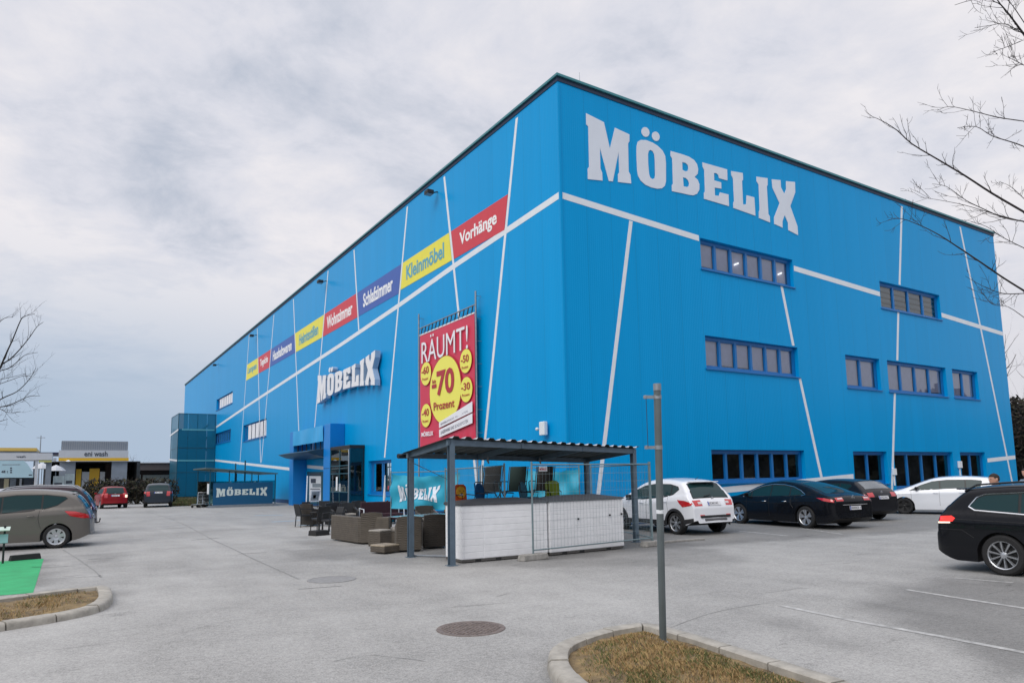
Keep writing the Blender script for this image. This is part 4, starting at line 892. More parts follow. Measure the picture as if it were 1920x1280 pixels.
# --- black estate, right foreground
c = Car('parked_car', 'black estate car in the right foreground with lit tail light, cut by the frame', 'car',
    [(-1.10,0.50),(-1.095,0.64),(-1.05,0.72),(-1.03,0.86),(-0.98,0.99),(-0.86,1.14),(-0.70,1.30),(-0.56,1.405),(-0.40,1.445),(0.2,1.49),(1.0,1.50),(1.5,1.46),(1.9,1.36),(2.3,1.20),(2.75,1.0),(3.2,0.92),(3.5,0.80),(3.63,0.66),(3.67,0.5)],
    0.92, ((-0.8, 0.995), (2.7, 0.95)), [(-0.50,1.12),(-0.40,1.06),(0.4,1.01),(2.45,0.955),(2.1,1.18),(1.7,1.32),(1.1,1.375),(0.3,1.37),(-0.25,1.335),(-0.38,1.28)], [-0.52,0.28,1.25,2.15,2.5], 2.79, 0.335, black_paint, zb=0.19, tum=0.32, group=CARG)
c.rear_glass(-0.92, -0.62, 0.90, 0.93); c.wheels((10, 0.0001, 0.010, 0.017)); c.seams([1.3, [(0.40,1.0),(0.40,0.75),(0.36,0.66)]]); c.handles([0.58, 1.5], c.paint, 0.11); c.mirrors(2.3, c.paint); c.plate(0.85)
c.outline([(-0.50,1.12),(-0.40,1.06),(0.4,1.01),(2.45,0.955),(2.1,1.18),(1.7,1.32),(1.1,1.375),(0.3,1.37),(-0.25,1.335),(-0.38,1.28)], 0.012, 'chrome_strip', m_chrome, c.root, 0.008)
c.patch([(-1.03,0.94),(-0.76,0.96),(-0.70,0.92),(-0.74,0.86),(-1.03,0.84)], 'tail_light', m_redlit, off=0.008); c.patch([(-1.02,0.845),(-0.78,0.855),(-0.78,0.83),(-1.02,0.815)], 'reversing_light', m_wlit, off=0.012); c.toppatch(-1.035,-0.99,0.62,0.995,'tail_light_inner', m_redlit, c.root)
for sg_ in (1, -1): MB().tube([(x, sg_*(c.side(x, c.zt(x)-0.03)-0.02), c.zt(x)+0.05*min(1, (x+0.6)/0.2)) for x in (-0.6,-0.4,0.2,0.8,1.3,1.7)], 0.016, 6).build('roof_rail', m_trim, c.root, smooth=60)
MB().box(-0.80,-0.50,-0.58,0.58,1.405,1.43).build('spoiler', c.paint, c.root, bevel=0.012)
c.outline([(-1.0,0.72),(-0.6,0.72),(-0.42,0.60)], 0.004, 'bumper_seam', m_trim, c.bodyo, 0.0, closed=False); c.outline([(-0.75,0.90),(0.5,0.875),(2.4,0.84)], 0.005, 'feature_line', m_trim, c.bodyo, 0.004, closed=False)
c.place(1885, 1079, -1, -91)
# --- two cars by the hedge, seen from behind
c = Car('parked_car', 'small red hatchback seen from behind at the hedge, one lamp glinting', 'car',
    [(-0.62,0.50),(-0.615,0.70),(-0.60,0.85),(-0.55,1.0),(-0.42,1.25),(-0.28,1.42),(0.1,1.47),(0.9,1.48),(1.4,1.42),(1.8,1.28),(2.4,1.0),(2.9,0.88),(3.15,0.7),(3.2,0.5)],
    0.84, ((-0.5, 1.0), (2.6, 0.92)), [(-0.35,1.30),(-0.3,1.05),(0.4,1.0),(2.1,0.94),(1.7,1.22),(1.3,1.34),(-0.25,1.38)], [-0.36,0.3,1.1,2.2], 2.45, 0.30, paint('paint_red', (0.26, 0.008, 0.012), 0.2), group=CARG)
c.rear_glass(-0.54, -0.32, 0.84, 0.90); c.wheels((5, 0.16, 0.02, 0.03)); c.plate(0.86); c.badge(0.99, 0.045); c.toppatch(-0.60,-0.53,0.70,0.99,'tail_light', m_red, c.root); c.patch([(-0.60,1.02),(-0.42,1.02),(-0.42,0.86),(-0.60,0.86)], 'tail_light', m_red, off=0.006)
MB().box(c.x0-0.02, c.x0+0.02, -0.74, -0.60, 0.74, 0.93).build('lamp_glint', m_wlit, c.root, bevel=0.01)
c.mirrors(1.9, c.paint); g = G(213, 952.5); c.root.location = (g.x, g.y+0.3, 0); c.root.rotation_euler = (0, 0, R(95))
c = Car('parked_car', 'dark grey off-roader seen from behind at the hedge, right of the red car', 'car',
    [(-0.85,0.55),(-0.845,0.75),(-0.82,0.92),(-0.76,1.10),(-0.60,1.36),(-0.45,1.55),(0.1,1.63),(0.9,1.64),(1.4,1.58),(1.8,1.44),(2.5,1.12),(3.1,1.02),(3.45,0.8),(3.5,0.55)],
    0.92, ((-0.5, 1.12), (2.6, 1.05)), [(-0.50,1.42),(-0.42,1.18),(0.4,1.13),(2.2,1.07),(1.75,1.36),(1.35,1.49),(-0.35,1.53)], [-0.5,0.3,1.2,2.3], 2.69, 0.35, paint('paint_dark_grey', (0.03, 0.038, 0.05), 0.4), zb=0.25, group=CARG)
c.rear_glass(-0.735, -0.50, 0.86, 0.90); c.wheels((5, 0.16, 0.02, 0.03)); c.plate(1.02); c.toppatch(-0.83,-0.755,0.70,0.99,'tail_light', m_red, c.root); c.patch([(-0.80,1.12),(-0.55,1.12),(-0.6,0.98),(-0.82,0.96)], 'tail_light', m_red, off=0.006)
c.mirrors(2.0, c.paint); g = G(291, 950.5); c.root.location = (g.x+0.2, g.y+0.3, 0); c.root.rotation_euler = (0, 0, R(84))

# ================================================================== CARPORT
V = Vector; Zp = lambda p, z: V((p.x, p.y, z))
pA, pB, pC = G(847,1060), G(770,1044), G(1193,1016); pD = pC+(pB-pA)
ux = (pC-pA).normalized(); uy = (pB-pA).normalized()
cpt = thing('carport', (pA.x, pA.y, 0), 'grey steel carport with corrugated roof in front of the store corner', 'carport')
zf, zb_ = 2.44, 2.24
def roofz(p): t = (p-pA).dot(uy)/(pB-pA).length; return zf+(zb_-zf)*t
for p in (pA, pB, pC, pD):
    mb = MB(); h = roofz(p); a = 0.058
    for s_ in (-1, 1):   # open H section: two flanges and a web
        mb.bar(p+uy*a*s_, Zp(p+uy*a*s_, h), 0.012, 0.115, ux) if False else mb.bar(p+uy*a*s_, Zp(p+uy*a*s_, h), 0.115, 0.012, uy)
    mb.bar(p, Zp(p, h), 0.012, 2*a, uy); mb.bar(p+V((0,0,0.0)), p+V((0,0,0.012)), 0.2, 0.2, uy)
    mb.build('post', m_steelblue, cpt, recalc=True)
for nm, a, b in (('front_beam', pA, pC), ('rear_beam', pB, pD)):
    MB().bar(Zp(a-ux*0.1, roofz(a)+0.05), Zp(b+ux*0.1, roofz(b)+0.05), 0.07, 0.12).build(nm, m_steelblue, cpt)
for a, b in ((pA, pB), (pC, pD), (pA.lerp(pC, .33), pB.lerp(pD, .33)), (pA.lerp(pC, .67), pB.lerp(pD, .67))):
    MB().bar(Zp(a-uy*0.05, roofz(a)+0.06), Zp(b+uy*0.05, roofz(b)+0.06), 0.06, 0.12).build('side_beam', m_steelblue, cpt)
W = (pC-pA).length; L_ = (pB-pA).length; mb = MB(); rows = [[], []]; rows2 = [[], []]; n = 20; u0, u1 = -0.15, W+0.22; pitch = (u1-u0)/n
for i in range(n):
    for du, dz in ((0, 0), (0.35, 0), (0.5, 0.045), (0.85, 0.045)):
        for j, v_ in enumerate((-0.12, L_+0.18)):
            q = pA+ux*(u0+(i+du)*pitch)+uy*v_; z = roofz(q)+0.125+dz; rows[j].append(Zp(q, z)); rows2[j].append(Zp(q, z-0.012))
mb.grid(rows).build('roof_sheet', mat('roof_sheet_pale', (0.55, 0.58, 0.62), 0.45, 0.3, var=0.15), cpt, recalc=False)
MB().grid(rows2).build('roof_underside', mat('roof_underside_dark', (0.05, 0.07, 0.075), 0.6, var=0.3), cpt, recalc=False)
g0 = pB-ux*0.25+uy*0.2; g1 = pD+ux*0.2+uy*0.2; MB().tube([Zp(g0, 2.28), Zp(g1, 2.28)], 0.055, 10).build('gutter', m_dark, cpt, smooth=50)
MB().bar(Zp(pA+ux*0.4, zf+0.01), Zp(pA+ux*5.2, zf+0.03), 0.02, 0.03).build('cable_conduit', m_galv, cpt)
for t_ in (0.36, 0.66): q = pA.lerp(pC, t_)+uy*(L_-0.2); MB().tube([Zp(q, 2.26), Zp(q, 2.16), Zp(q+ux*0.04, 2.10)], [0.02, 0.03, 0.015], 8).build('hook', m_galv, cpt)
q0 = Zp(pB+ux*0.06, 2.12); q1 = PT(848, 902, 21.0); MB().tube([q0, q1], 0.010, 6).build('stay_rod', m_steelblue, cpt)
MB().tube([pB+ux*0.1+V((0,0,0.03)), pA+ux*0.8+uy*0.9+V((0,0,0.03))], 0.02, 6).build('ground_rail', m_galv, cpt)

# --- white storage boxes
m_boxw = mat('white_resin', (0.80, 0.81, 0.83), 0.55, var=0.08, vscale=4); m_lid = mat('lid_grey', (0.055, 0.06, 0.07), 0.55, var=0.25, vscale=8)
def storage_box(p0, p1, h, dep, label, knobs=()):
    ud = (p1-p0).normalized(); nd = V((-ud.y, ud.x, 0)); w = (p1-p0).length; o = p0.copy(); F3 = lambda u, v, z: o+ud*u+nd*v+V((0,0,z))
    t = thing('storage_box', (o.x, o.y, 0), label, 'storage box', 'white storage boxes under the carport')
    def bx(mb, u0, u1, v0, v1, z0, z1): mb.hexa([F3(u0,v0,z0),F3(u1,v0,z0),F3(u1,v1,z0),F3(u0,v1,z0),F3(u0,v0,z1),F3(u1,v0,z1),F3(u1,v1,z1),F3(u0,v1,z1)])
    mb = MB(); bx(mb, 0.004, w-0.004, 0.004, dep-0.004, 0.07, h-0.03); nb = 8; bh = (h-0.12)/nb
    for i in range(nb):
        z = 0.08+i*bh
        for (a, b) in ((0.0, 0.05), (0.055, w*0.24), (w*0.24+0.02, w-0.055), (w-0.05, w)):
            bx(mb, a, b, -0.004 if a > 0.01 and b < w-0.01 else -0.012, 0.03, z, z+bh-0.009)
        bx(mb, -0.006, 0.03, 0.03, dep-0.03, z, z+bh-0.009); bx(mb, w-0.03, w+0.006, 0.03, dep-0.03, z, z+bh-0.009)
    body = mb.build('body', m_boxw, t, bevel=0.004, bseg=1)
    if w > 1: 
        for k in (0.15, 0.38, 0.75):
            mb = MB(); bx(mb, w*k, w*k+0.14, 0.0, 0.2, 0.0, 0.07); mb.build('foot', m_rubber, t, bevel=0.01)
    mb = MB(); bx(mb, 0.01, w-0.01, 0.01, dep-0.01, 0.02, 0.075); mb.build('base', mat('pallet_grey', (0.10,0.095,0.09), 0.8), t)
    mb = MB(); e = 0.03
    q = [F3(-e,-e,h-0.03), F3(w+e,-e,h-0.03), F3(w+e,dep+e,h-0.03), F3(-e,dep+e,h-0.03), F3(-e,-e,h+0.01), F3(w+e,-e,h+0.01), F3(w+e,dep+e,h+0.03), F3(-e,dep+e,h+0.03), F3(w*0.25,dep*0.55,h+0.10), F3(w*0.75,dep*0.55,h+0.10)]
    mb.add(q, [(0,3,2,1),(0,1,5,4),(1,2,6,5),(2,3,7,6),(3,0,4,7),(4,5,9,8),(5,6,9),(6,7,8,9),(7,4,8)]); mb.build('lid', m_lid, t, bevel=0.01)
    for (a, z) in knobs: MB().lathe([(0.022, 0), (0.022, 0.03), (0.0, 0.032)], (0,0,0), 'z', 12).build('lock', m_rubber, t)
    for ob in [c for c in t.children if c.name.startswith('lock')]:
        a, z = knobs[[c for c in t.children if c.name.startswith('lock')].index(ob)]; ob.data.transform(Matrix.Translation(F3(a*w, -0.012, z)-V((o.x, o.y, 0)))@Matrix.Rotation(math.atan2(nd.y, nd.x), 4, 'Z')@Matrix.Rotation(-math.pi/2, 4, 'Y')@Matrix.Translation(V((o.x, o.y, 0))))
    return t
b0, b1, b2, b3 = G(866,1056), G(1027,1042), G(1033,1042), G(1170,1028)
storage_box(b0, b1, 1.21, 0.8, 'white plank-sided storage box with dark lid, left one beside the front post')
storage_box(b2, b3, 1.22, 0.8, 'white plank-sided storage box behind the wire fence panel, right one', ((0.36, 0.78), (0.8, 0.82), (0.97, 0.83)))

# --- temporary fence panels on concrete feet
m_wire = mat('fence_wire', (0.20, 0.26, 0.28), 0.5, 0.4); m_tubeg = mat('fence_tube', (0.20, 0.27, 0.29), 0.45, 0.4, var=0.2)
def fence(p0, p1, label, h=2.02, feet=(True, True), wires=True, foot_dir=None):
    ud = (p1-p0).normalized(); w = (p1-p0).length; t = thing('fence_panel', (p0.x, p0.y, 0), label, 'fence', 'temporary wire fence panels')
    for a in (0, w): MB().tube([p0+ud*a+V((0,0,0.04)), p0+ud*a+V((0,0,h+0.06))], 0.021, 8).build('post', m_tubeg, t, smooth=50)
    for z in (0.2, h): MB().tube([p0+V((0,0,z)), p1+V((0,0,z))], 0.016, 8).build('rail', m_tubeg, t, smooth=50)
    mb = MB(); n = int(w/0.10)
    for i in range(1, n): q = p0+ud*(w*i/n); mb.tube([Zp(q, 0.2), Zp(q, h)], 0.0022, 3, cap=False)
    for j in range(1, 9): z = 0.2+(h-0.2)*j/9; mb.tube([Zp(p0, z), Zp(p1, z)], 0.0026, 3, cap=False)
    mb.build('wire_mesh', m_wire, t, recalc=False)
    for k, q in enumerate((p0, p1)):
        if feet[k]:
            fd = foot_dir or ud; nd = V((-fd.y, fd.x, 0)); mb = MB(); q_ = Zp(q, 0); l = 0.36
            P = [q_+fd*a+nd*b+V((0,0,z)) for z, s_ in ((0.0, 1), (0.13, 0.9)) for a, b in ((-l*s_,-0.12*s_),(l*s_,-0.12*s_),(l*s_,0.12*s_),(-l*s_,0.12*s_))]
            mb.hexa(P).build('concrete_foot', m_conc, t, bevel=0.02)
    return t
f0, f1 = G(1000,1049), G(1224,1023); f1b = PT(1108, 900, 22.0); f1b.z = 0; fm = PT(905, 900, 18.5); fm.z = 0; fl = PT(835, 900, 22); fl.z = 0
fence(f0, f1, 'wire fence panel on concrete feet in front of the right white storage box')
fence(Zp(f1+V((0.06,0.1,0)), 0), f1b, 'wire fence panel running back from the front post of the carport to the wall', feet=(False, True))
fence(Zp(f0+uy*1.1, 0), fm, 'wire fence panel behind the left white storage box', feet=(False, True)); fence(Zp(fm+V((-.05,.05,0)), 0), fl, 'wire fence panel behind the furniture under the carport', feet=(False, True))
t = thing('small_sign', PT(1018, 878, 17.0), 'small white sign with red lettering hanging on the fence under the carport', 'sign')
cs = PT(1018, 878.5, 16.6); MB().bar(cs-ux*0.14, cs+ux*0.14, 0.012, 0.12).build('plate', m_white, t)
text_obj('lettering', 'MÖBELIX', lambda u, v, tt: cs+ux*(-0.12+0.24*u)+V((0,0,-0.03+0.055*v))-uy*(0.007+0.002*tt), mat('red_print', (0.5,0.02,0.03), 0.5), t, bold=0.03)
# --- blue cloth banners tied to the fence
m_cloth = mat('blue_cloth', (0.02, 0.34, 0.50), 0.6, var=0.12, vscale=3)
def cloth(a, b, z0, z1, label, words):
    ud = (b-a).normalized(); w = (b-a).length; nd = V((ud.y, -ud.x, 0)); t = thing('cloth_banner', (a.x, a.y, 0), label, 'banner')
    def S(u, v, off=0.0):
        wv = 0.06*math.sin(u*19+v*5)*(0.3+u)+0.05*math.sin(u*7-v*9); sag = -0.10*math.sin(u*math.pi)*v-0.03*abs(math.sin(u*math.pi*5))*v
        return a+ud*(w*u)+V((0,0,z0+(z1-z0)*v+sag))+nd*(wv+off)
    MB().grid([[S(i/40, j/14) for i in range(41)] for j in range(15)]).build('sheet', m_cloth, t, smooth=80, recalc=False)
    if words:
        for g in GU:
            mb = MB(); k = [[(0.13+0.60*u, 0.20+0.56*v) for u, v in l] for l in g]; mb.face(k, lambda u, v: S(u, v, 0.02)); mb.build('lettering', m_letter, t, recalc=False)
    MB().tube([a+V((0,0,z1+0.04)), b+V((0,0,z1+0.04))], 0.015, 6).build('rope', m_tubeg, t)
    for q in (a, b): MB().tube([Zp(q, 0), Zp(q, z1+0.1)], 0.02, 6).build('post', m_tubeg, t)
def gd(px, D): p = PT(px, 900, D); p.z = 0; return p
cloth(gd(733, 24.5), gd(858, 22.5), 0.72, 1.93, 'wrinkled light blue cloth banner with white letters behind the rattan furniture', True)
cloth(gd(980, 24.0), gd(1086, 23.0), 0.6, 2.0, 'plain light blue cloth hanging under the right end of the carport', False)

# ================================================================== GARDEN FURNITURE
m_wick = wicker_mat('wicker_brown', (0.088, 0.074, 0.058)); m_wickd = wicker_mat('wicker_dark', (0.04, 0.034, 0.028)); m_wickb = mat('black_rattan', (0.014, 0.015, 0.017), 0.55, var=0.4, vscale=20)
m_cush = mat('cushion_grey', (0.30, 0.28, 0.25), 0.9, var=0.1); m_blk = mat('black_powder_coat', (0.012, 0.013, 0.015), 0.5)
def local(c, head):
    h = R(head); f = V((math.cos(h), math.sin(h), 0)); l = V((-f.y, f.x, 0)); return lambda x, y, z: V((c.x, c.y, 0))+f*x+l*y+V((0,0,z))
def lbox(mb, fn, x0, x1, y0, y1, z0, z1, taper=0.0):
    return mb.hexa([fn(x0,y0,z0),fn(x1,y0,z0),fn(x1,y1,z0),fn(x0,y1,z0),fn(x0+taper,y0,z1),fn(x1-taper,y0,z1),fn(x1-taper,y1,z1),fn(x0+taper,y1,z1)])
# corner sofa, seen from outside
s0, s1 = G(620,1012), G(672,1020); s2 = G(729, 969, 0.73); s2.z = 0; s1.z = 0; s0.z = 0
def wallbox(a, b, th, h, name, m, par, z0=0.03, inward=1):
    d = (b-a).normalized(); n = V((-d.y, d.x, 0))*inward; mb = MB(); mb.hexa([a+V((0,0,z0)), b+V((0,0,z0)), b+n*th+V((0,0,z0)), a+n*th+V((0,0,z0)), Zp(a, h), Zp(b, h), Zp(b+n*th, h), Zp(a+n*th, h)]); return mb.build(name, m, par, bevel=0.025)
sofa = thing('corner_sofa', (s1.x, s1.y, 0), 'brown woven corner sofa seen from behind, nearest the driveway', 'sofa')
wallbox(s0, s1, 0.16, 0.735, 'backrest', m_wick, sofa); wallbox(s1+(s1-s2).normalized()*0.0, s2, 0.16, 0.735, 'backrest', m_wick, sofa)
d1 = (s0-s1).normalized(); d2_ = (s2-s1).normalized(); c0 = s1+d1*0.17+d2_*0.17
mb = MB(); a_ = c0; q = [a_, a_+d2_*2.2, a_+d2_*2.2+d1*0.6, a_+d1*0.6]; mb.hexa([Zp(p, 0.03) for p in q]+[Zp(p, 0.32) for p in q]); q = [a_+d1*0.61, a_+d1*0.61+d2_*0.6, a_+d1*1.6+d2_*0.6, a_+d1*1.6]; mb.hexa([Zp(p, 0.03) for p in q]+[Zp(p, 0.32) for p in q]); mb.build('seat', m_wick, sofa)
mb = MB(); q = [a_+d1*0.02, a_+d2_*2.1+d1*0.02, a_+d2_*2.1+d1*0.58, a_+d1*0.58]; mb.hexa([Zp(p, 0.325) for p in q]+[Zp(p, 0.44) for p in q]); mb.build('seat_cushion', m_cush, sofa, bevel=0.04)
def armchair(px, py, head, label, m, w=0.62, d=0.64, h=0.84):
    fn = local(G(px, py), head); c = fn(0,0,0); t = thing('armchair', (c.x, c.y, 0), label, 'armchair', 'woven armchairs under the carport')
    mb = MB(); lbox(mb, fn, -d/2+0.06, d/2-0.03, -w/2+0.08, w/2-0.08, 0.06, 0.40); mb.build('seat', m, t, bevel=0.015)
    mb = MB(); rows = []
    for i in range(9):
        v = i/8; z = 0.05+(h-0.05)*v; x = -d/2-0.05*v*v; rows.append([fn(x, -w/2+0.02, z), fn(x-0.02, -w/6, z+0.02*v), fn(x-0.02, w/6, z+0.02*v), fn(x, w/2-0.02, z)])
    mb.grid(rows); mb.grid([[fn(*( (lambda p: (0,0,0))(0)) ) if False else r+(fn(0.09,0,0)-fn(0,0,0)) for r in row] for row in rows]); a, b = rows[-1], [r+(fn(0.09,0,0)-fn(0,0,0)) for r in rows[-1]]; mb.grid([a, b])
    for k in (0, 3): mb.grid([[row[k], row[k]+(fn(0.09,0,0)-fn(0,0,0))] for row in rows])
    mb.build('backrest', m, t, smooth=50)
    for s_ in (1, -1):
        y0, y1 = s_*(w/2-0.08), s_*w/2; P = [(-d/2, 0.05), (d/2, 0.05), (d/2+0.01, 0.56), (d/2-0.08, 0.62), (-d/2+0.12, 0.66), (-d/2, 0.74)]
        mb = MB(); mb.prism([P], lambda x, z, tt: fn(x, y0+(y1-y0)*tt, z), 0, 1); mb.build('armrest', m, t, bevel=0.02)
    mb = MB(); lbox(mb, fn, -d/2+0.1, d/2-0.04, -w/2+0.09, w/2-0.09, 0.40, 0.47); mb.build('seat_cushion', m_cush, t, bevel=0.03)
armchair(765, 1032, 70, 'brown woven armchair beside the rear left carport post', m_wick); armchair(812, 1026, 75, 'dark woven armchair between the two left carport posts', m_wickd); armchair(700, 1018, 60, 'brown woven armchair between the corner sofa and the low stool', m_wick); armchair(800, 998, -100, 'dark woven armchair on the far side of the glass table', m_wickd)
def stool(px, py, head, w, h, label, top=None):
    fn = local(G(px, py), head); c = fn(0,0,0); t = thing('stool', (c.x, c.y, 0), label, 'stool'); mb = MB(); lbox(mb, fn, -w/2, w/2, -w/2, w/2, 0.03, h); mb.build('base', m_wick, t, bevel=0.015)
    mb = MB(); lbox(mb, fn, -w/2, w/2, -w/2, w/2, h+0.002, h+0.05); mb.build('cushion', top or m_cush, t, bevel=0.018)
stool(712, 1025, 25, 0.42, 0.40, 'tall woven footstool with a pale cushion in front of the brown armchair'); stool(722, 1036, 20, 0.50, 0.16, 'low woven stool nearest the driveway with a striped tan cushion', wicker_mat('tan_cushion', (0.32, 0.27, 0.20)))
fn = local(G(790, 1012), 20); c = fn(0,0,0); t = thing('glass_table', (c.x, c.y, 0), 'long glass-topped garden table between the woven armchairs', 'table')
mb = MB(); lbox(mb, fn, -0.95, 0.95, -0.45, 0.45, 0.69, 0.705); mb.build('table_top', mat('table_glass', (0.28, 0.33, 0.36), 0.08, spec=0.9), t)
for a in (-0.85, 0.85):
    for b in (-0.38, 0.38): mb = MB(); lbox(mb, fn, a-0.035, a+0.035, b-0.035, b+0.035, 0, 0.69); mb.build('leg', m_wickd, t)
def dining_chair(px, py, head, label, m=None, z=0.0, name='dining_chair', grp='black garden chairs by the entrance'):
    m = m or m_wickb; fn0 = local(G(px, py), head); fn = lambda x, y, zz: fn0(x, y, zz+z); c = fn(0,0,0); t = thing(name, (c.x, c.y, z), label, 'chair', grp)
    mb = MB(); lbox(mb, fn, -0.24, 0.24, -0.24, 0.24, 0.40, 0.46); mb.build('seat', m, t, bevel=0.01)
    mb = MB(); mb.hexa([fn(-0.25,-0.24,0.46), fn(-0.20,-0.24,0.46), fn(-0.20,0.24,0.46), fn(-0.25,0.24,0.46), fn(-0.34,-0.23,0.86), fn(-0.31,-0.23,0.86), fn(-0.31,0.23,0.86), fn(-0.34,0.23,0.86)]); mb.build('backrest', m, t, bevel=0.012)
    for a in (-0.22, 0.22):
        for b in (-0.22, 0.22): MB().tube([fn(a*1.1, b*1.05, 0), fn(a, b, 0.40)], 0.018, 6).build('leg', m, t)
    for b in (-0.26, 0.26): MB().tube([fn(0.22, b, 0.40), fn(0.20, b, 0.66), fn(-0.27, b, 0.68)], 0.02, 6).build('armrest', m, t, smooth=50)
for a in ((570, 987, 10, 'black garden chair farthest left by the entrance'), (584, 980, -60, 'dark brown garden chair behind the leftmost black one'), (600, 996, 100, 'black garden chair beside the parasol base'), (622, 1000, 190, 'black garden chair next to the corner sofa end'), (612, 978, -90, 'black garden chair facing the others near the entrance pillar'), (640, 982, -80, 'black garden chair behind the corner sofa')): dining_chair(*a)
fn = local(G(598, 1003), 15); t = thing('parasol_base', fn(0,0,0), 'low black block parasol base on the asphalt by the black chairs', 'parasol base')
mb = MB(); lbox(mb, fn, -0.26, 0.26, -0.22, 0.22, 0, 0.16, 0.02); mb.build('block', m_rubber, t, bevel=0.015); MB().tube([fn(0,0,0.16), fn(0,0,0.42)], 0.03, 8).build('socket', m_rubber, t)
# dark garden sofa, lounger, parasol, planter and small tables further back
fn = local(G(716, 982), -95); t = thing('garden_sofa', fn(0,0,0), 'dark red-black garden sofa with white frame behind the corner sofa', 'sofa')
mb = MB(); lbox(mb, fn, -0.35, 0.35, -0.75, 0.75, 0.18, 0.42); mb.build('seat', mat('dark_plum', (0.03, 0.008, 0.014), 0.8), t, bevel=0.03); mb = MB(); lbox(mb, fn, -0.42, -0.30, -0.75, 0.75, 0.3, 0.86); mb.build('backrest', MATS['dark_plum'], t, bevel=0.03)
for b in (-0.8, 0.8): MB().tube([fn(0.3,b,0), fn(0.3,b,0.6), fn(-0.35,b,0.62), fn(-0.35,b,0)], 0.022, 6).build('frame', m_white, t)
t = thing('folded_parasol', G(718, 975), 'white folded parasol leaning beside the ground-floor window', 'parasol'); g = G(718, 975)
MB().tube([g, g+V((0.02,0,0.5)), g+V((0.06,0,1.0)), g+V((0.09,0,1.9))], [0.02,0.02,0.06,0.02], 8).build('canopy', m_white, t, smooth=60); MB().lathe([(0.25,0),(0.25,0.05),(0.05,0.07)], g, n=16).build('base', m_conc, t)
fn = local(G(735, 978), 0); t = thing('planter', fn(0,0,0), 'teal glazed planter with a spiky plant among the garden furniture', 'planter')
MB().lathe([(0.0,0.0),(0.13,0.0),(0.2,0.45),(0.18,0.46),(0.16,0.40),(0.0,0.40)], fn(0,0,0), n=20).build('pot', mat('teal_glaze', (0.01, 0.14, 0.2), 0.2), t, smooth=50)
mb = MB(); rr = random.Random(3)
for i in range(36):
    a = rr.random()*6.28; l = rr.uniform(0.25, 0.55); d_ = V((math.cos(a), math.sin(a), 0)); w_ = d_.cross(V((0,0,1)))*0.014; b_ = fn(0,0,0.4); mb.add([b_-w_, b_+w_, b_+d_*l*0.3+V((0,0,l)), ], [(0,1,2)])
mb.build('leaves', mat('leaf_blue_green', (0.03,0.11,0.09), 0.6), t, recalc=False)
for a in ((585, 985, 30, 'dark brown woven chair between the two leftmost black garden chairs'), (654, 985, -95, 'dark woven armchair with cushions behind the corner sofa, left'), (676, 978, -95, 'dark woven armchair with cushions behind the corner sofa, right'), (630, 985, -80, 'dark woven armchair left of the corner sofa end')): armchair(*a, m_wickb if a[0] != 585 else m_wickd)
def small_table(px, py, head, label, m, w=0.7, l=1.1, h=0.72, name='garden_table'):
    fn = local(G(px, py), head); c = fn(0,0,0); t = thing(name, (c.x, c.y, 0), label, 'table'); mb = MB(); lbox(mb, fn, -l/2, l/2, -w/2, w/2, h-0.03, h); mb.build('table_top', m, t, bevel=0.008)
    for a in (-l/2+.05, l/2-.05):
        for b in (-w/2+.05, w/2-.05): MB().tube([fn(a,b,0), fn(a,b,h-0.03)], 0.02, 6).build('leg', m_blk, t)
    return fn
small_table(760, 975, 5, 'black garden table in front of the blue cloth banner', m_blk); small_table(812, 972, 0, 'brown wooden garden table behind the carport post', mat('brown_wood', (0.16,0.09,0.055), 0.6, var=0.3), 0.7, 1.5)
dining_chair(748, 978, 80, 'black chair at the black garden table, left side'); dining_chair(776, 976, 95, 'black chair at the black garden table, right side'); dining_chair(798, 968, -90, 'black chair behind the brown wooden table, left of the carport post')
def lounger(px, py, head, label, m):
    fn = local(G(px, py), head); c = fn(0,0,0); t = thing('sun_lounger', (c.x, c.y, 0), label, 'sun lounger', 'sun loungers in front of the blue cloth banner')
    for b in (-0.3, 0.3): MB().tube([fn(-0.9,b,0), fn(-0.85,b,0.32), fn(0.9,b,0.32), fn(0.95,b,0)], 0.02, 6).build('frame', m_white, t, smooth=50)
    mb = MB(); lbox(mb, fn, -0.2, 0.9, -0.29, 0.29, 0.325, 0.36); mb.hexa([fn(-0.2,-.29,.325),fn(-0.2,.29,.325),fn(-0.18,.29,.36),fn(-0.18,-.29,.36),fn(-0.85,-.29,.80),fn(-0.85,.29,.80),fn(-0.83,.29,.835),fn(-0.83,-.29,.835)]); mb.build('bed', m, t)
lounger(826, 985, 15, 'white-framed sun lounger with pinkish fabric near the carport post', mat('pale_pink_fabric', (0.5,0.36,0.34), 0.9)); lounger(690, 975, 160, 'white-framed sun lounger with dark fabric behind the corner sofa', m_blk)
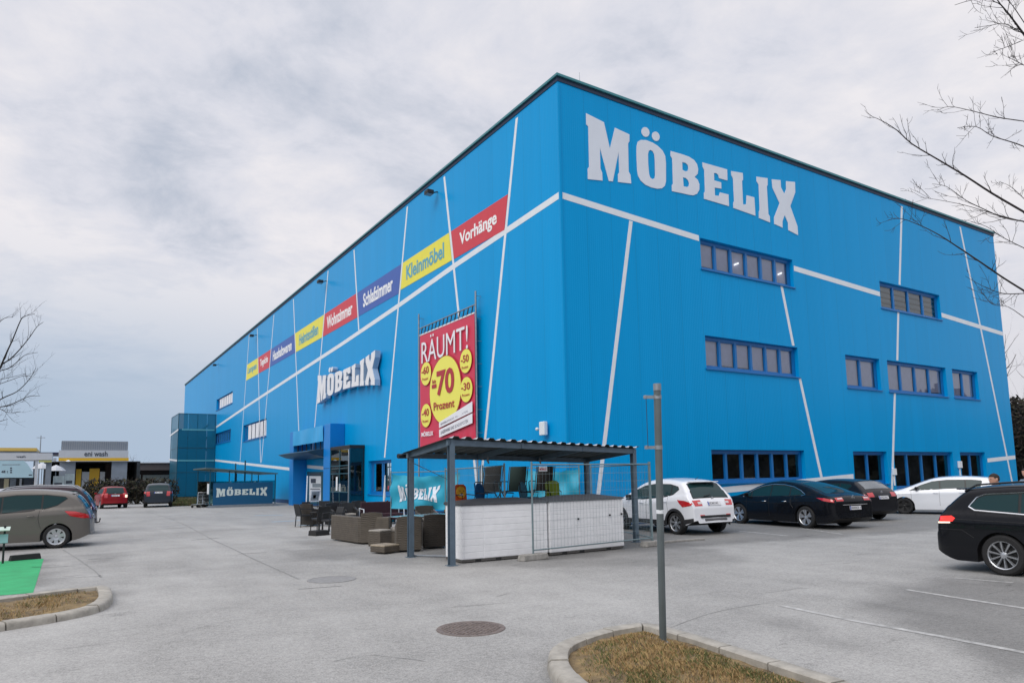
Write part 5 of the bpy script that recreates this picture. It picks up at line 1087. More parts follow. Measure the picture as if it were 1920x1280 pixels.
# display table behind the white boxes with folding and children's chairs
DT = 17.9
da, db = gd(868, 16.9), gd(1072, 18.9); dd = (db-da).normalized(); dn = V((-dd.y, dd.x, 0))
t = thing('display_table', (da.x, da.y, 0), 'long wooden display table behind the white storage boxes', 'table')
mb = MB(); q = [da-dn*0.1, db-dn*0.1, db+dn*0.9, da+dn*0.9]; mb.hexa([Zp(p, 0.92) for p in q]+[Zp(p, 0.97) for p in q]); mb.build('table_top', mat('plain_wood', (0.28,0.2,0.12), 0.7), t)
for k in (0.03, 0.5, 0.97):
    for v in (0.0, 0.8): p = da.lerp(db, k)+dn*v; MB().bar(Zp(p, 0), Zp(p, 0.92), 0.06, 0.06).build('leg', MATS['plain_wood'], t)
TZ = 0.972
def folding_chair(px, head, label, m, D=None):
    k = (px-868)/(1072-868); c = da.lerp(db, k)+dn*0.55; fn0 = local(c, head); fn = lambda x, y, z: fn0(x, y, z+TZ); t = thing('folding_chair', fn(0,0,0), label, 'chair', 'folding chairs on the display table')
    mb = MB(); mb.hexa([fn(-0.20,-.24,.42), fn(-0.18,-.24,.42), fn(-0.18,.24,.42), fn(-0.20,.24,.42), fn(-0.36,-.24,1.06), fn(-0.34,-.24,1.06), fn(-0.34,.24,1.06), fn(-0.36,.24,1.06)]); mb.build('backrest', m, t, bevel=0.01)
    mb = MB(); lbox(mb, fn, -0.2, 0.24, -0.24, 0.24, 0.40, 0.425); mb.build('seat', m, t, bevel=0.01)
    for b in (-0.27, 0.27):
        MB().tube([fn(-0.37,b,1.06), fn(-0.18,b,0.42), fn(0.26,b,0)], 0.013, 6).build('frame', m_blk, t, smooth=50); MB().tube([fn(-0.30,b,0), fn(0.22,b,0.42), fn(0.26,b,0.64), fn(0.18,b,0.67), fn(-0.24,b,0.66)], 0.013, 6).build('frame', m_blk, t, smooth=50)
folding_chair(933, 215, 'black high-backed folding chair, left of the three on the display table', mat('black_mesh', (0.02,0.018,0.016), 0.8)); folding_chair(981, 215, 'dark green high-backed folding chair, middle of the three on the display table', mat('dark_green_mesh', (0.012,0.035,0.03), 0.8)); folding_chair(1036, 215, 'black high-backed folding chair, right of the three, behind the small white sign', MATS['black_mesh'])
def kid_chair(px, head, label, m, shape='round', v=0.15, s=1.0):
    k = (px-868)/(1072-868); c = da.lerp(db, k)+dn*v; fn0 = local(c, head); fn = lambda x, y, z: fn0(x*s, y*s, z*s+TZ); t = thing('kids_chair', fn(0,0,0), label, 'chair', "children's chairs on the display table")
    if shape == 'round': mb = MB(); mb.prism([ell(0, 0.40, 0.24, 0.25, 24)], lambda y, z, tt: fn(-0.16-0.1*(z-0.2)+tt*0.03, y, z), 0, 1)
    else: mb = MB(); mb.prism([[(-0.20,0.2),(0.20,0.2),(0.19,0.60),(0.12,0.66),(-0.12,0.66),(-0.19,0.60)]], lambda y, z, tt: fn(-0.16-0.1*(z-0.2)+tt*0.03, y, z), 0, 1)
    mb.build('backrest', m, t, bevel=0.01); mb = MB(); lbox(mb, fn, -0.15, 0.2, -0.19, 0.19, 0.22, 0.26); mb.build('seat', m, t, bevel=0.015)
    for b in (-0.2, 0.2): MB().tube([fn(-0.2,b,0), fn(0.15,b,0.24), fn(0.18,b,0.38), fn(-0.15,b,0.40)], 0.012, 6).build('frame', m_blk, t); MB().tube([fn(0.2,b,0), fn(-0.16,b,0.26)], 0.012, 6).build('frame', m_blk, t)
    return t, fn
m_kb = mat('kids_blue', (0.01, 0.12, 0.32), 0.7, var=0.4, vscale=14); m_kt = mat('kids_teal', (0.02, 0.14, 0.16), 0.7, var=0.2); m_kg = mat('kids_lime', (0.32, 0.42, 0.03), 0.7)
kid_chair(912, -60, "round-backed blue children's chair left on the display table", m_kb); kid_chair(950, -30, "teal oval children's chair behind the middle of the storage boxes", m_kt); kid_chair(992, -60, "blue-grey patterned children's chair right of the fence post", mat('kids_pale', (0.05,0.2,0.3), 0.7, var=0.5, vscale=20)); kid_chair(1040, 240, "lime green children's chair near the right end of the display table", m_kg, 'sq')
t, fn = kid_chair(874, -80, "orange and yellow animal-face children's chair beside the front carport post", mat('kids_orange', (0.60, 0.10, 0.01), 0.7), 'sq', 0.1, 0.95)
mb = MB(); mb.prism([ell(0, 0.46, 0.15, 0.15, 24)], lambda y, z, tt: fn(-0.125-0.1*(z-0.2)+tt*0.02, y, z), 0, 1); mb.build('face_patch', mat('kids_yellow', (0.75, 0.42, 0.03), 0.7), t)
for y_ in (-0.06, 0.06): MB().lathe([(0.0,-.015),(0.014,0),(0,.015)], fn(-0.10-0.1*0.28+0.02, y_, 0.49), n=8).build('eye_patch', m_blk, t)
mb = MB(); mb.prism([[(-0.03,0.44),(0.03,0.44),(0,0.40)]], lambda y, z, tt: fn(-0.10-0.1*(z-0.2)+tt*0.02, y, z), 0, 1); mb.build('nose_patch', m_blk, t)
mb = MB(); mb.prism([ell(0, 0.39, 0.06, 0.035, 16)], lambda y, z, tt: fn(-0.12-0.1*(z-0.2)+tt*0.02, y, z), 0, 1); mb.build('muzzle_patch', m_white, t)

# ================================================================== SALE BANNER
bn = thing('sale_banner', (-0.35, 8, 3), 'tall red clearance banner with yellow discount circles on a frame on the left facade', 'banner')
XB = -0.26
TL, TR, BL, BR = OL(788,627,XB), OL(889.5,589,XB), OL(787,836,XB), OL(892,824,XB)
def bz(px, py): return OL(px, py, XB)
m_bred = mat('banner_red', (0.62, 0.028, 0.075), 0.4, var=0.06, vscale=1.5); m_bye = mat('banner_yellow', (0.85, 0.80, 0.12), 0.45); m_bwh = mat('banner_white', (0.80, 0.80, 0.84), 0.45); m_bdk = mat('banner_dark_red', (0.42, 0.02, 0.03), 0.45)
yL, yR = (TL[0]+BL[0])/2, (TR[0]+BR[0])/2; zT, zB = (TL[1]+TR[1])/2, min(BL[1], BR[1])-0.3
def BF(y, z, off=0.0):
    u = (y-yL)/(yR-yL); v = (z-zB)/(zT-zB); w_ = 0.008*math.sin(u*9+v*3)*math.sin(v*5) + (0.05*math.sin((u-0.75)*60)*max(0, 0.14-v)/0.14 if u > 0.7 else 0)
    return V((XB+w_-off, y, z))
MB().grid([[BF(yL+(yR-yL)*i/60, zB+(zT-zB)*j/60) for i in range(61)] for j in range(61)]).build('sheet', m_bred, bn, smooth=80, recalc=False)
def bshape(pts, name, m, off, par=None):
    MB().prism([pts], lambda y, z, t: BF(y, z, off+t), 0.0, 0.008).build(name, m, par or bn)
def zc(X, Y): return bz(770+X/4.264, 540+Y/4.264)
def circ(X, Y, ry, big=False):
    y, z = zc(X, Y); r = abs(zc(X, Y-ry)[1]-z); bshape(ell(y, z, r*1.05, r*1.05, 48), 'circle_rim', m_bdk, 0.03, bn); bshape(ell(y, z, r, r, 48), 'circle', m_bye, 0.045, bn); return y, z, r
def btext(s, Xa, Xb, Ya, Yb, m, name='lettering', off=0.07, bold=0.02, slope=0.0):
    ya, yb = zc(Xa, 700)[0], zc(Xb, 700)[0]; Xm = (Xa+Xb)/2; za, zb2 = zc(Xm, Ya)[1], zc(Xm, Yb)[1]
    text_obj(name, s, lambda u, v, t: BF(ya+(yb-ya)*u, za+(zb2-za)*v+slope*(u-0.5), off+t*0.004), m, bn, bold)
btext('RÄUMT!', 98, 470, 545, 325, m_bwh, bold=0.0)
circ(280, 812, 268); circ(448, 583, 95); circ(452, 811, 100); circ(129, 684, 92); circ(129, 1018, 92)
btext('70', 218, 358, 850, 645, m_bdk, bold=0.03); btext('-', 180, 216, 800, 770, m_bdk, bold=0.0); btext('bis', 184, 212, 762, 730, m_bdk)
btext('Prozent', 194, 358, 965, 900, m_bdk, bold=0.012)
for s, X0, X1, Yc in (('-50', 414, 476, 565), ('-30', 414, 484, 786), ('-60', 98, 154, 658), ('-40', 98, 154, 995)): btext(s, X0, X1, Yc+30, Yc-30, m_bdk, bold=0.012); btext('Prozent', X0+6, X1-4, Yc+78, Yc+56, m_bdk, bold=0.0)
for Ya, Yb, wd in ((1070, 985, 'EINZELSTÜCKE, RESTPOSTEN,'), (1150, 1065, 'LAGERWARE UND SONDERPOSTEN')):
    k_ = 0 if wd[0] == 'E' else 1; yl, zl = zc(243, (1118, 1193)[k_]); yr, zr = zc(509, (988, 1078)[k_]); _, zl2 = zc(243, (1073, 1132)[k_]); _, zr2 = zc(509, (905, 1000)[k_])
    bshape([(yl, zl), (yr, zr), (yr, zr2), (yl, zl2)], 'white_band', m_bwh, 0.085)
    text_obj('lettering', wd, lambda u, v, t: BF(yl+(yr-yl)*(0.06+0.82*u), zl+(zr-zl)*(0.06+0.82*u)+(zl2-zl)*(0.3+0.42*v), 0.10+t*0.004), mat('print_grey', (0.2,0.2,0.25), 0.6), bn)
btext('MÖBELIX', 96, 190, 1182, 1140, m_bwh, bold=0.03)
for y, ztop_, ztag in ((yL+0.12, OL(787,588,XB)[1], 0), (yR-0.12, OL(893,545,XB)[1], 1)):
    MB().tube([(XB, y, 0.0), (XB, y, ztop_)], 0.04, 10).build('mast', m_galv, bn, smooth=50)
    mb = MB()
    for i in range(7): mb.bar((XB, y, zB+0.6+i*(ztop_-zB-0.8)/6), (0, y, zB+0.6+i*(ztop_-zB-0.8)/6), 0.016, 0.016)
    mb.build('wall_bracket', m_galv, bn)
MB().tube([(XB, yL+0.1, zT+0.34), (XB, yR-0.1, zT+0.34)], 0.03, 8).build('top_bar', m_galv, bn)
for i in range(14): y = yL+(yR-yL)*(i+.5)/14; MB().bar((XB, y+0.07, zT), (XB, y-0.07, zT+0.33), 0.05, 0.03, (1,0,0)).build('lashing', m_blk, bn)
mb = MB(); mb.bar((XB, yL+0.02, zT+0.01), (XB, yR-0.02, zT+0.01), 0.03, 0.06, (0,0,1)); mb.build('batten', m_white, bn)

# ================================================================== ENTRANCE PORTAL
def OY(px, py, Y): d = ray(px, py); p = CAM + d*((Y-CAM.y)/d.y); return p.x, p.z
Yn = OL(646, 880)[0]; Xf = OY(618, 880, Yn)[0]; Yn2 = OL(606, 880, Xf)[0]; Yf2 = OL(549.5, 880, Xf)[0]; Yf = OL(544.5, 880, Xf)[0]; Zt = OL(618, 793.5, Xf)[1]
pt = thing('entrance_portal', (Xf, Yn, 0), 'big bright blue entrance portal frame standing out from the left facade', 'portal')
m_port = mat('portal_blue', (0.0, 0.20, 0.60), 0.4, var=0.06, vscale=1); m_tarp = mat('tarpaulin_blue', (0.01, 0.36, 0.74), 0.35, var=0.15, vscale=1.2, stretch=(1,1,0.3))
MB().box(Xf, -0.01, Yn, Yn2, 0.25, Zt).build('pillar', m_port, pt, bevel=0.02); MB().box(Xf, -0.01, Yf2, Yf+0.3, 0, Zt).build('pillar', m_port, pt, bevel=0.02)
MB().box(Xf+0.05, -0.02, Yn+0.05, Yn2-0.05, 0.0, 0.25).build('pillar_base', m_dark, pt)
zl0 = OL(606, 827, Xf)[1]; MB().box(Xf+0.05, Xf+0.5, Yn2+0.002, Yf2-0.002, zl0+0.1, Zt-0.05).build('lintel', m_port, pt)
MB().grid([[V((Xf-0.03-0.03*math.sin(i*0.45+j*0.15), Yn2+0.003+(Yf2-Yn2-0.006)*i/30, zl0+(Zt-zl0-0.03)*j/10)) for i in range(31)] for j in range(11)]).build('tarpaulin', m_tarp, pt, smooth=80, recalc=False)
MB().box(Xf-0.005, Xf-0.001, Yn+0.1, Yn2-0.1, 2.4, 2.43).box(Xf, -0.3, Yn-0.006, Yn-0.002, 2.4, 2.42).build('panel_joint', m_dark, pt)
# curved dark canopy wing under the lintel
zc0 = OL(606, 846, Xf)[1]; tipx = OY(521, 845, Yf2)[0]
P = [(-0.02, zc0+0.12), (Xf, zc0+0.16), ((Xf+tipx)/2, zc0+0.12), (tipx, zc0), (tipx+0.1, zc0-0.05), ((Xf+tipx)/2, zc0-0.22), (Xf, zc0-0.32), (-0.02, zc0-0.34)]
MB().prism([P], lambda x, z, t: V((x, Yn2+0.02+(Yf2-Yn2-0.04)*t, z)), 0, 1).build('canopy', mat('canopy_teal_grey', (0.02, 0.055, 0.085), 0.35, 0.3), pt, bevel=0.03)
mb = MB()
for i in range(7): y = Yn2+0.3+(Yf2-Yn2-0.6)*i/6; mb.box(Xf+0.2, Xf+0.26, y-0.03, y+0.03, zc0+0.16, zl0+0.1)
mb.build('canopy_hanger', m_blk, pt)
# entrance door box between the pillar and the window
Yv0 = OL(684, 890)[0]; zv = OL(665, 842)[1]
vs = thing('glass_entrance', (-0.9, (Yv0+Yn)/2, 0), 'glazed entrance lobby with dark frames right of the blue portal pillar', 'entrance')
m_shop = glass_mat('shop_glass', (0.35, 0.48, 0.48), 1.1); m_teal = mat('teal_frame', (0.02, 0.10, 0.14), 0.4, 0.3)
MB().box(-0.9, -0.02, Yv0, Yn-0.02, zv, zv+0.18).build('roof', m_dark, vs); MB().box(-0.08, -0.03, Yv0+0.05, Yn-0.05, 0.02, zv-0.01).build('back_wall', m_inside, vs)
for y in (Yv0+0.03, (Yv0+Yn)/2, Yn-0.06): MB().box(-0.9, -0.84, y-0.03, y+0.03, 0, zv-0.002).build('frame', m_teal, vs)
for z in (0.03, 1.0, 2.05, 2.5): MB().box(-0.895, -0.845, Yv0+0.065, Yn-0.095, z, z+0.05).build('crossbar', m_teal, vs)
MB().box(-0.873, -0.867, Yv0+0.07, Yn-0.1, 0.09, zv-0.02).build('pane', m_shop, vs, recalc=True)
MB().add([V((-0.87, Yv0+0.005, 0.1)), V((-0.09, Yv0+0.005, 0.1)), V((-0.09, Yv0+0.005, zv-0.01)), V((-0.87, Yv0+0.005, zv-0.01))], [(0,1,2,3)]).build('pane', m_shop, vs, recalc=False)
mb = MB(); y = (Yv0+Yn)/2+0.35; mb.box(-0.885, -0.878, y, y+0.28, 1.1, 1.9).box(-0.885, -0.878, y-0.5, y-0.25, 1.0, 1.5); mb.build('poster', m_white, vs)
MB().tube([V((-0.95, Yv0, zv-0.1)), V((-0.98, Yv0-0.12, zv-0.35)), V((-0.98, Yv0-0.12, 1.2)), V((-0.95, Yv0, 0.2))], 0.03, 8).build('downpipe', m_galv, vs, smooth=50)
# poster stands in the portal opening
Yp = Yn2+0.8
def standee(px0, px1, pt0, pb0, Y, label, tilt, cols, name='poster_stand'):
    x0, z1 = OY(px0, pt0, Y); x1, z0 = OY(px1, pb0, Y); t = thing(name, (x0, Y, 0), label, 'poster stand', 'posters in the entrance portal')
    F_ = lambda u, v, o=0.0: V((x0+(x1-x0)*u+tilt*(v), Y-o, z0+(z1-z0)*v)); mb = MB(); mb.hexa([F_(0,0),F_(1,0),F_(1,0,-0.03),F_(0,0,-0.03),F_(0,1),F_(1,1),F_(1,1,-0.03),F_(0,1,-0.03)]); mb.build('board', m_white, t)
    for k, (u0, u1, v0, v1, m) in enumerate(cols): MB().add([F_(u0,v0,0.006),F_(u1,v0,0.006),F_(u1,v1,0.006),F_(u0,v1,0.006)], [(0,1,2,3)]).build('print', m, t, recalc=False)
    for u in (0.12, 0.88): MB().bar(F_(u,0,-0.015), V((F_(u,0).x, Y+0.015, 0)), 0.03, 0.03).build('leg', m_blk, t)
m_pg = mat('print_dark', (0.05,0.06,0.08), 0.6); m_pm = mat('print_mid', (0.25,0.30,0.34), 0.6, var=0.5, vscale=12)
t = thing('wall_poster', (-0.05, OL(590, 915, -0.05)[0], 1), 'tall white poster with dark pictures on the wall seen through the portal', 'poster')
def lq(x0, x1, y0, y1, off, name, m): MB().prism([[OL(x0,y1,-off), OL(x1,y1,-off), OL(x1,y0,-off), OL(x0,y0,-off)]], lambda y, z, tt: V((-off-0.01*tt, y, z)), 0, 1).build(name, m, t)
lq(576, 606, 884, 944, 0.03, 'backing', m_teal); lq(580, 602, 892, 938, 0.05, 'sheet', m_white); lq(581, 601, 887, 890.5, 0.05, 'print', m_pg); lq(583, 592, 897, 905, 0.07, 'print', m_pg); lq(586, 601, 906, 913, 0.07, 'print', m_pm); lq(582, 600, 915.5, 917, 0.07, 'print', m_pg)
standee(580, 598, 919, 940, Yn2+1.2, 'tilted white framed poster standing low in the portal opening', 0.12, [(0.12,0.88,0.12,0.88,m_pm),(0.3,0.6,0.3,0.6,m_pg)])
g = G(574, 953); t = MB().tube([g, g+V((0.05,0,2.0))], 0.04, 8).build('white_pole', m_white); tag(t, 'thin white pole beside the far pillar of the entrance portal', 'pole')
g = G(636, 946); t = thing('price_card', g, 'small white price card on the ground in front of the near portal pillar', 'price card'); MB().box(g.x-.18, g.x+.18, g.y-.02, g.y+.02, 0.0, 0.3).build('card', m_white, t); MB().box(g.x-.15, g.x+.15, g.y+.02, g.y+.12, 0, 0.03).build('card_foot', m_blk, t)
t = thing('garden_bench', G(716, 968), 'dark wooden garden bench box below the ground-floor window', 'bench'); g = G(716, 968); MB().box(g.x-.7, g.x+.5, g.y, g.y+.4, 0.1, 0.42).build('seat', m_wickd, t); MB().box(g.x-.65, g.x-.55, g.y+0.02, g.y+.38, 0, 0.1).build('leg', m_wickd, t)

# ================================================================== MESH TOWER, TROLLEY SHELTER
Yt = OL(403, 880)[0]; Xt = OY(332.5, 860, Yt)[0]; Ytf = OL(317.5, 900, Xt)[0]; Ztw = OY(337, 775, Yt)[1]
tw = thing('stair_tower', (Xt, Yt, 0), 'teal-blue mesh-clad escape stair tower at the far end of the left facade', 'tower')
def mesh_mat(name, col, a=0.86):
    m = mat(name, col, 0.35, 0.2, spec=0.4); m.node_tree.nodes['Principled BSDF'].inputs['Alpha'].default_value = a; return m
m_mesh = mesh_mat('teal_mesh_cladding', (0.003, 0.14, 0.24), 0.88)
for nm, q in (('cladding', [(Xt,Yt),(-0.02,Yt)]), ('cladding', [(Xt,Yt+0.001),(Xt,Ytf)])):
    (xa, ya), (xb, yb) = q; L2 = math.hypot(xb-xa, yb-ya); n = int(L2/1.25)+1
    mb = MB()
    for i in range(n):
        for z0, z1 in ((0.1, 2.75), (2.78, 5.5), (5.53, Ztw)):
            a, b = (i+0.012)/n, (i+1-0.012)/n; A = V((xa+(xb-xa)*a, ya+(yb-ya)*a, z0)); B = V((xa+(xb-xa)*b, ya+(yb-ya)*b, z0)); mb.add([A, B, Zp(B, z1), Zp(A, z1)], [(0,1,2,3)])
    mb.build(nm, m_mesh, tw, recalc=False)
mb = MB()
for z in (2.76, 5.5, Ztw+0.02): mb.box(Xt-0.01, -0.02, Yt-0.03, Yt+0.06, z-0.03, z+0.03); mb.box(Xt-0.03, Xt+0.06, Yt+0.062, Ytf, z-0.03, z+0.03)
for x in (Xt, Xt/2, -0.08): mb.box(x-0.04, x+0.04, Yt+0.07, Yt+0.15, 0, Ztw-0.02)
mb.box(Xt-0.02, Xt+0.08, Ytf, Ytf+0.1, 0, Ztw); mb.build('frame', m_teal, tw)
mb = MB()
for i in range(3): z = 0.2+i*2.7; mb.hexa([(Xt+0.4,Yt+1,z),(Xt+0.4,Yt+2.2,z),(-0.6,Yt+2.2,z+2.5),(-0.6,Yt+1,z+2.5),(Xt+0.4,Yt+1,z+0.2),(Xt+0.4,Yt+2.2,z+0.2),(-0.6,Yt+2.2,z+2.7),(-0.6,Yt+1,z+2.7)]); mb.box(Xt+0.2, -0.1, Yt+2.4, Ytf-0.2, z+1.2, z+1.3)
mb.box(Xt+0.15, -0.1, Ytf-0.1, Ytf-0.05, 0, Ztw-1.3); mb.build('staircase', mat('stair_dark', (0.01,0.03,0.05), 0.7), tw)
def zline(px, py, Y): return OY(px, py, Y)
for (a, b, w_) in (((341, 805), (402, 806), 0.16), ((333, 863), (402, 863), 0.16)):
    x0, z0 = OY(*a, Yt); x1, z1 = OY(*b, Yt); MB().prism([[(x0,z0-w_/2),(x1,z1-w_/2),(x1,z1+w_/2),(x0,z0+w_/2)]], lambda x, z, t: V((x, Yt-0.035-0.01*t, z)), 0, 1).build('white_stripe', mat('stripe_teal', (0.10,0.36,0.42), 0.5), tw)
for (a, b) in (((319, 817), (335, 805)), ((317.5, 861), (332.5, 863))):
    y0, z0 = OL(*a, Xt); y1, z1 = OL(*b, Xt); MB().prism([[(y0,z0-.1),(y1,z1-.1),(y1,z1+.1),(y0,z0+.1)]], lambda y, z, t: V((Xt-0.035-0.01*t, y, z)), 0, 1).build('white_stripe', m_white, tw)
# trolley shelter
Ys = 31.6; xl, zlft = OY(385, 877, Ys); xr, zrt = OY(518, 886.5, Ys); xs0 = OY(394, 900, Ys)[0]; Ye = Ys+5.2
sh = thing('trolley_shelter', (xs0, Ys, 0), 'green-framed glass trolley shelter with a dark blue panel with white letters', 'shelter')
m_shg = glass_mat('shelter_glass', (0.45, 0.68, 0.66), 1.1)
for x in (xs0, xs0+(xr-xs0)*0.28, xs0+(xr-xs0)*0.62, xr-0.05):
    for y in (Ys, Ye): zz = zlft+(zrt-zlft)*(x-xl)/(xr-xl)-0.08; MB().box(x-0.03, x+0.03, y-0.03, y+0.03, 0, zz).build('post', m_teal, sh)
P = [(xl, zlft-0.06), (xr+0.05, zrt-0.07), (xr+0.05, zrt), (xl, zlft+0.03)]
MB().prism([P], lambda x, z, t: V((x, Ys-0.25+(Ye-Ys+0.4)*t, z)), 0, 1).build('roof', mat('shelter_roof', (0.10,0.16,0.17), 0.4, 0.4), sh)
MB().box(xs0+0.031, xr-0.081, Ys-0.005, Ys+0.001, 0.25, 1.75).build('pane', m_shg, sh); MB().box(xs0-0.004, xs0+0.001, Ys+0.05, Ye-0.05, 0.25, 1.75).build('pane', m_shg, sh)
MB().box(xs0+0.03, xr-0.08, Ye-0.005, Ye+0.001, 0.25, 1.7).build('pane', m_shg, sh); MB().box(xs0-0.1, xr+0.05, Ys-0.06, Ys-0.035, 0.0, 0.16).build('kerb_rail', m_galv, sh)
x0, z1 = OY(400, 905, Ys-0.04); x1, z0 = OY(511, 945, Ys-0.04); pn = MB().box(x0, x1, Ys-0.045, Ys-0.03, z0, z1).build('sign_panel', mat('panel_navy', (0.006, 0.09, 0.20), 0.35), sh)
ax, az = OY(406, 913, Ys-0.05)[0], OY(406, 932, Ys-0.05)[1]; bx_, bz_ = OY(501, 911, Ys-0.05)
for g in GU: MB().prism([[(u, v) for u, v in l] for l in g], lambda u, v, t: V((ax+(bx_-ax)*u, Ys-0.046-0.01*t, az+(bz_-az)*v)), 0, 1).build('lettering', mat('letter_green_white', (0.62,0.70,0.66), 0.5), pn)
MB().box(xs0-0.03, xs0-0.01, Ys+0.2, Ys+0.9, 0.9, 1.6).build('notice', m_white, sh)
def trolley(px, py, head, label):
    fn = local(G(px, py), head); c = fn(0,0,0); t = thing('shopping_trolley', c, label, 'trolley', 'flatbed trolleys at the shelter')
    for b in (-0.28, 0.28): MB().tube([fn(-0.5,b,0.2), fn(0.5,b,0.2), fn(0.6,b,1.0)], 0.018, 6).build('frame', m_chrome, t, smooth=50)
    MB().tube([fn(0.6,-0.28,1.0), fn(0.6,0.28,1.0)], 0.02, 6).build('handle', m_chrome, t); mb = MB(); lbox(mb, fn, -0.5, 0.5, -0.27, 0.27, 0.21, 0.235); mb.build('platform', m_galv, t)
    mb = MB(); [mb.tube([fn(0.5,-.28+.08*i,.24), fn(0.58,-.28+.08*i,.95)], 0.006, 4) for i in range(8)]; [mb.tube([fn(.52+.03*i,-.28,.4+.2*i), fn(.52+.03*i,.28,.4+.2*i)], 0.006, 4) for i in range(3)]; mb.build('basket', m_galv, t)
    for a in (-0.42, 0.42):
        for b in (-0.24, 0.24): MB().lathe([(0.0,-.02),(0.08,-.02),(0.08,.02),(0,.02)], fn(a,b,0.08), 'y', 12).build('wheel', m_rubber, t)
trolley(372, 951, 60, 'leftmost silver flatbed trolley outside the glass shelter'); trolley(382, 950, 62, 'middle silver flatbed trolley outside the glass shelter'); trolley(392, 948, 66, 'silver flatbed trolley right against the end of the glass shelter')
for px, py, h in ((441, 865, 3.0), (459, 861, 3.2)): g = gd(px, 50.0); t = MB().tube([g, g+V((0,0,h))], 0.05, 8).build('lamp_post', m_teal); tag(t, 'short dark post sticking up behind the trolley shelter, %s' % ('left one' if px == 441 else 'right one'), 'post')

# ================================================================== POLE, BAY SIGN, WHEEL STOP
g = G(1243,1203,0.08); tp = PT(1232, 721, (g-CAM).dot(fw)*0.995); pole = thing('steel_pole', g, 'bare grey steel signpost standing in the dry grass island', 'pole')
ax_ = (tp-g); MB().tube([g-V((0,0,0.1)), g+ax_*0.5, tp-V((0,0,0.03))], 0.036, 16).build('tube', mat('pole_steel', (0.14,0.17,0.18), 0.5, 0.4, var=0.15, vscale=4, bump=0.05), pole, smooth=50)
MB().tube([tp-V((0,0,0.06)), tp+V((0,0,0.01))], 0.039, 16).build('cap', m_galv, pole, smooth=50)
for py, L3 in ((744, True), (838, False)):
    k = (1203-py)/(1203-721); q = g+ax_*k; MB().tube([q-V((0,0,0.02)), q+V((0,0,0.02))], 0.041, 16).build('clamp', m_galv, pole, smooth=50)
    MB().bar(q-rt*0.03, q-rt*(0.13 if L3 else 0.11), 0.03, 0.03).lathe([(0,-.02),(0.022,-.015),(0.022,.015),(0,.02)], q-rt*0.12, n=10).build('clamp_bolt', m_galv, pole)
q = g+ax_*((1203-745)/482)-rt*0.115; MB().tube([q, q-V((0,0,0.5))], 0.003, 6).build('hanging_wire', m_dark, pole)
q = g+ax_*((1203-958)/482); MB().tube([q-V((0,0,0.02)), q+V((0,0,0.02))], 0.0385, 16).build('white_band', m_white, pole, smooth=50)
MB().lathe([(0.0,0.01),(0.06,0.01),(0.075,0.0)], g+V((0,0,-0.005)), n=12).build('footing', m_conc, pole)
g = G(5, 1056); t = thing('bay_sign', g, 'small low post sign with pale plates at the green bay, left edge', 'sign')
MB().tube([g, g+V((0,0,0.85))], 0.022, 8).build('post', m_dark, t)
MB().box(g.x-0.42, g.x+0.07, g.y-0.04, g.y-0.025, 0.46, 0.66).build('plate', mat('plate_pale_blue', (0.35,0.52,0.60), 0.5), t, bevel=0.004); MB().hexa([(g.x-.5,g.y-.16,.74),(g.x+.1,g.y-.16,.74),(g.x+.1,g.y+.1,.80),(g.x-.5,g.y+.1,.80),(g.x-.5,g.y-.16,.76),(g.x+.1,g.y-.16,.76),(g.x+.1,g.y+.1,.82),(g.x-.5,g.y+.1,.82)]).build('top_plate', mat('plate_pale_green', (0.5,0.62,0.55), 0.5), t)
a, b = G(20,1052), G(78,1046.5); t = thing('wheel_stop', a, 'black rubber wheel stop at the head of the green bay', 'wheel stop')
d = (b-a).normalized(); n_ = V((-d.y, d.x, 0)); MB().hexa([a, b, b+n_*.16, a+n_*.16]+[p+V((0,0,.13)) for p in (a+n_*.03+d*.02, b+n_*.03-d*.02, b+n_*.13-d*.02, a+n_*.13+d*.02)]).build('block', m_rubber, t, bevel=0.012)
a, b = G(1228,1019), G(1322,1012); t = strip([a, b], 0.13).build('kerb_edge', m_conc, recalc=False); 
kb = MB(); d = (b-a).normalized(); n_ = V((-d.y, d.x, 0))*0.12; kb.hexa([a, b, b+n_, a+n_]+[p+V((0,0,.05)) for p in (a, b, b+n_, a+n_)]).build('low_kerb', m_conc, bevel=0.01); tag(bpy.data.objects['low_kerb'], 'low concrete kerb on the asphalt between the carport and the white car', 'kerb')
bpy.data.objects.remove(t)
# rough grass strip and hedge beyond the driveway
q = [G(318,949), G(392,947), G(392,933), G(310,934)]; 
mb = MB(); mb.face([[(p.x, p.y) for p in q]], lambda x, y: (x, y, 0.006)); o = mb.build('verge', mat('verge_green', (0.07,0.075,0.025), 0.9, var=0.6, vscale=2, dirt=(0.10,0.07,0.04)), recalc=False); tag(o, kind='structure')
gm = MB(); rr = random.Random(5)
for i in range(5000):
    u, v = rr.random(), rr.random(); p = (q[0].lerp(q[1], u)).lerp(q[3].lerp(q[2], u), v); h = rr.uniform(0.06, 0.2); a = rr.random()*6.28; w_ = V((math.cos(a), math.sin(a), 0))*0.03; gm.m = rr.choice((0,0,1)); gm.add([p-w_, p+w_, p+V((w_.y, -w_.x, h))], [(0,1,2)])
o = gm.build('verge_grass', [mat('verge_blade', (0.08,0.10,0.03), 0.9), mat('verge_brown', (0.14,0.09,0.05), 0.9)], recalc=False); tag(o, kind='stuff')
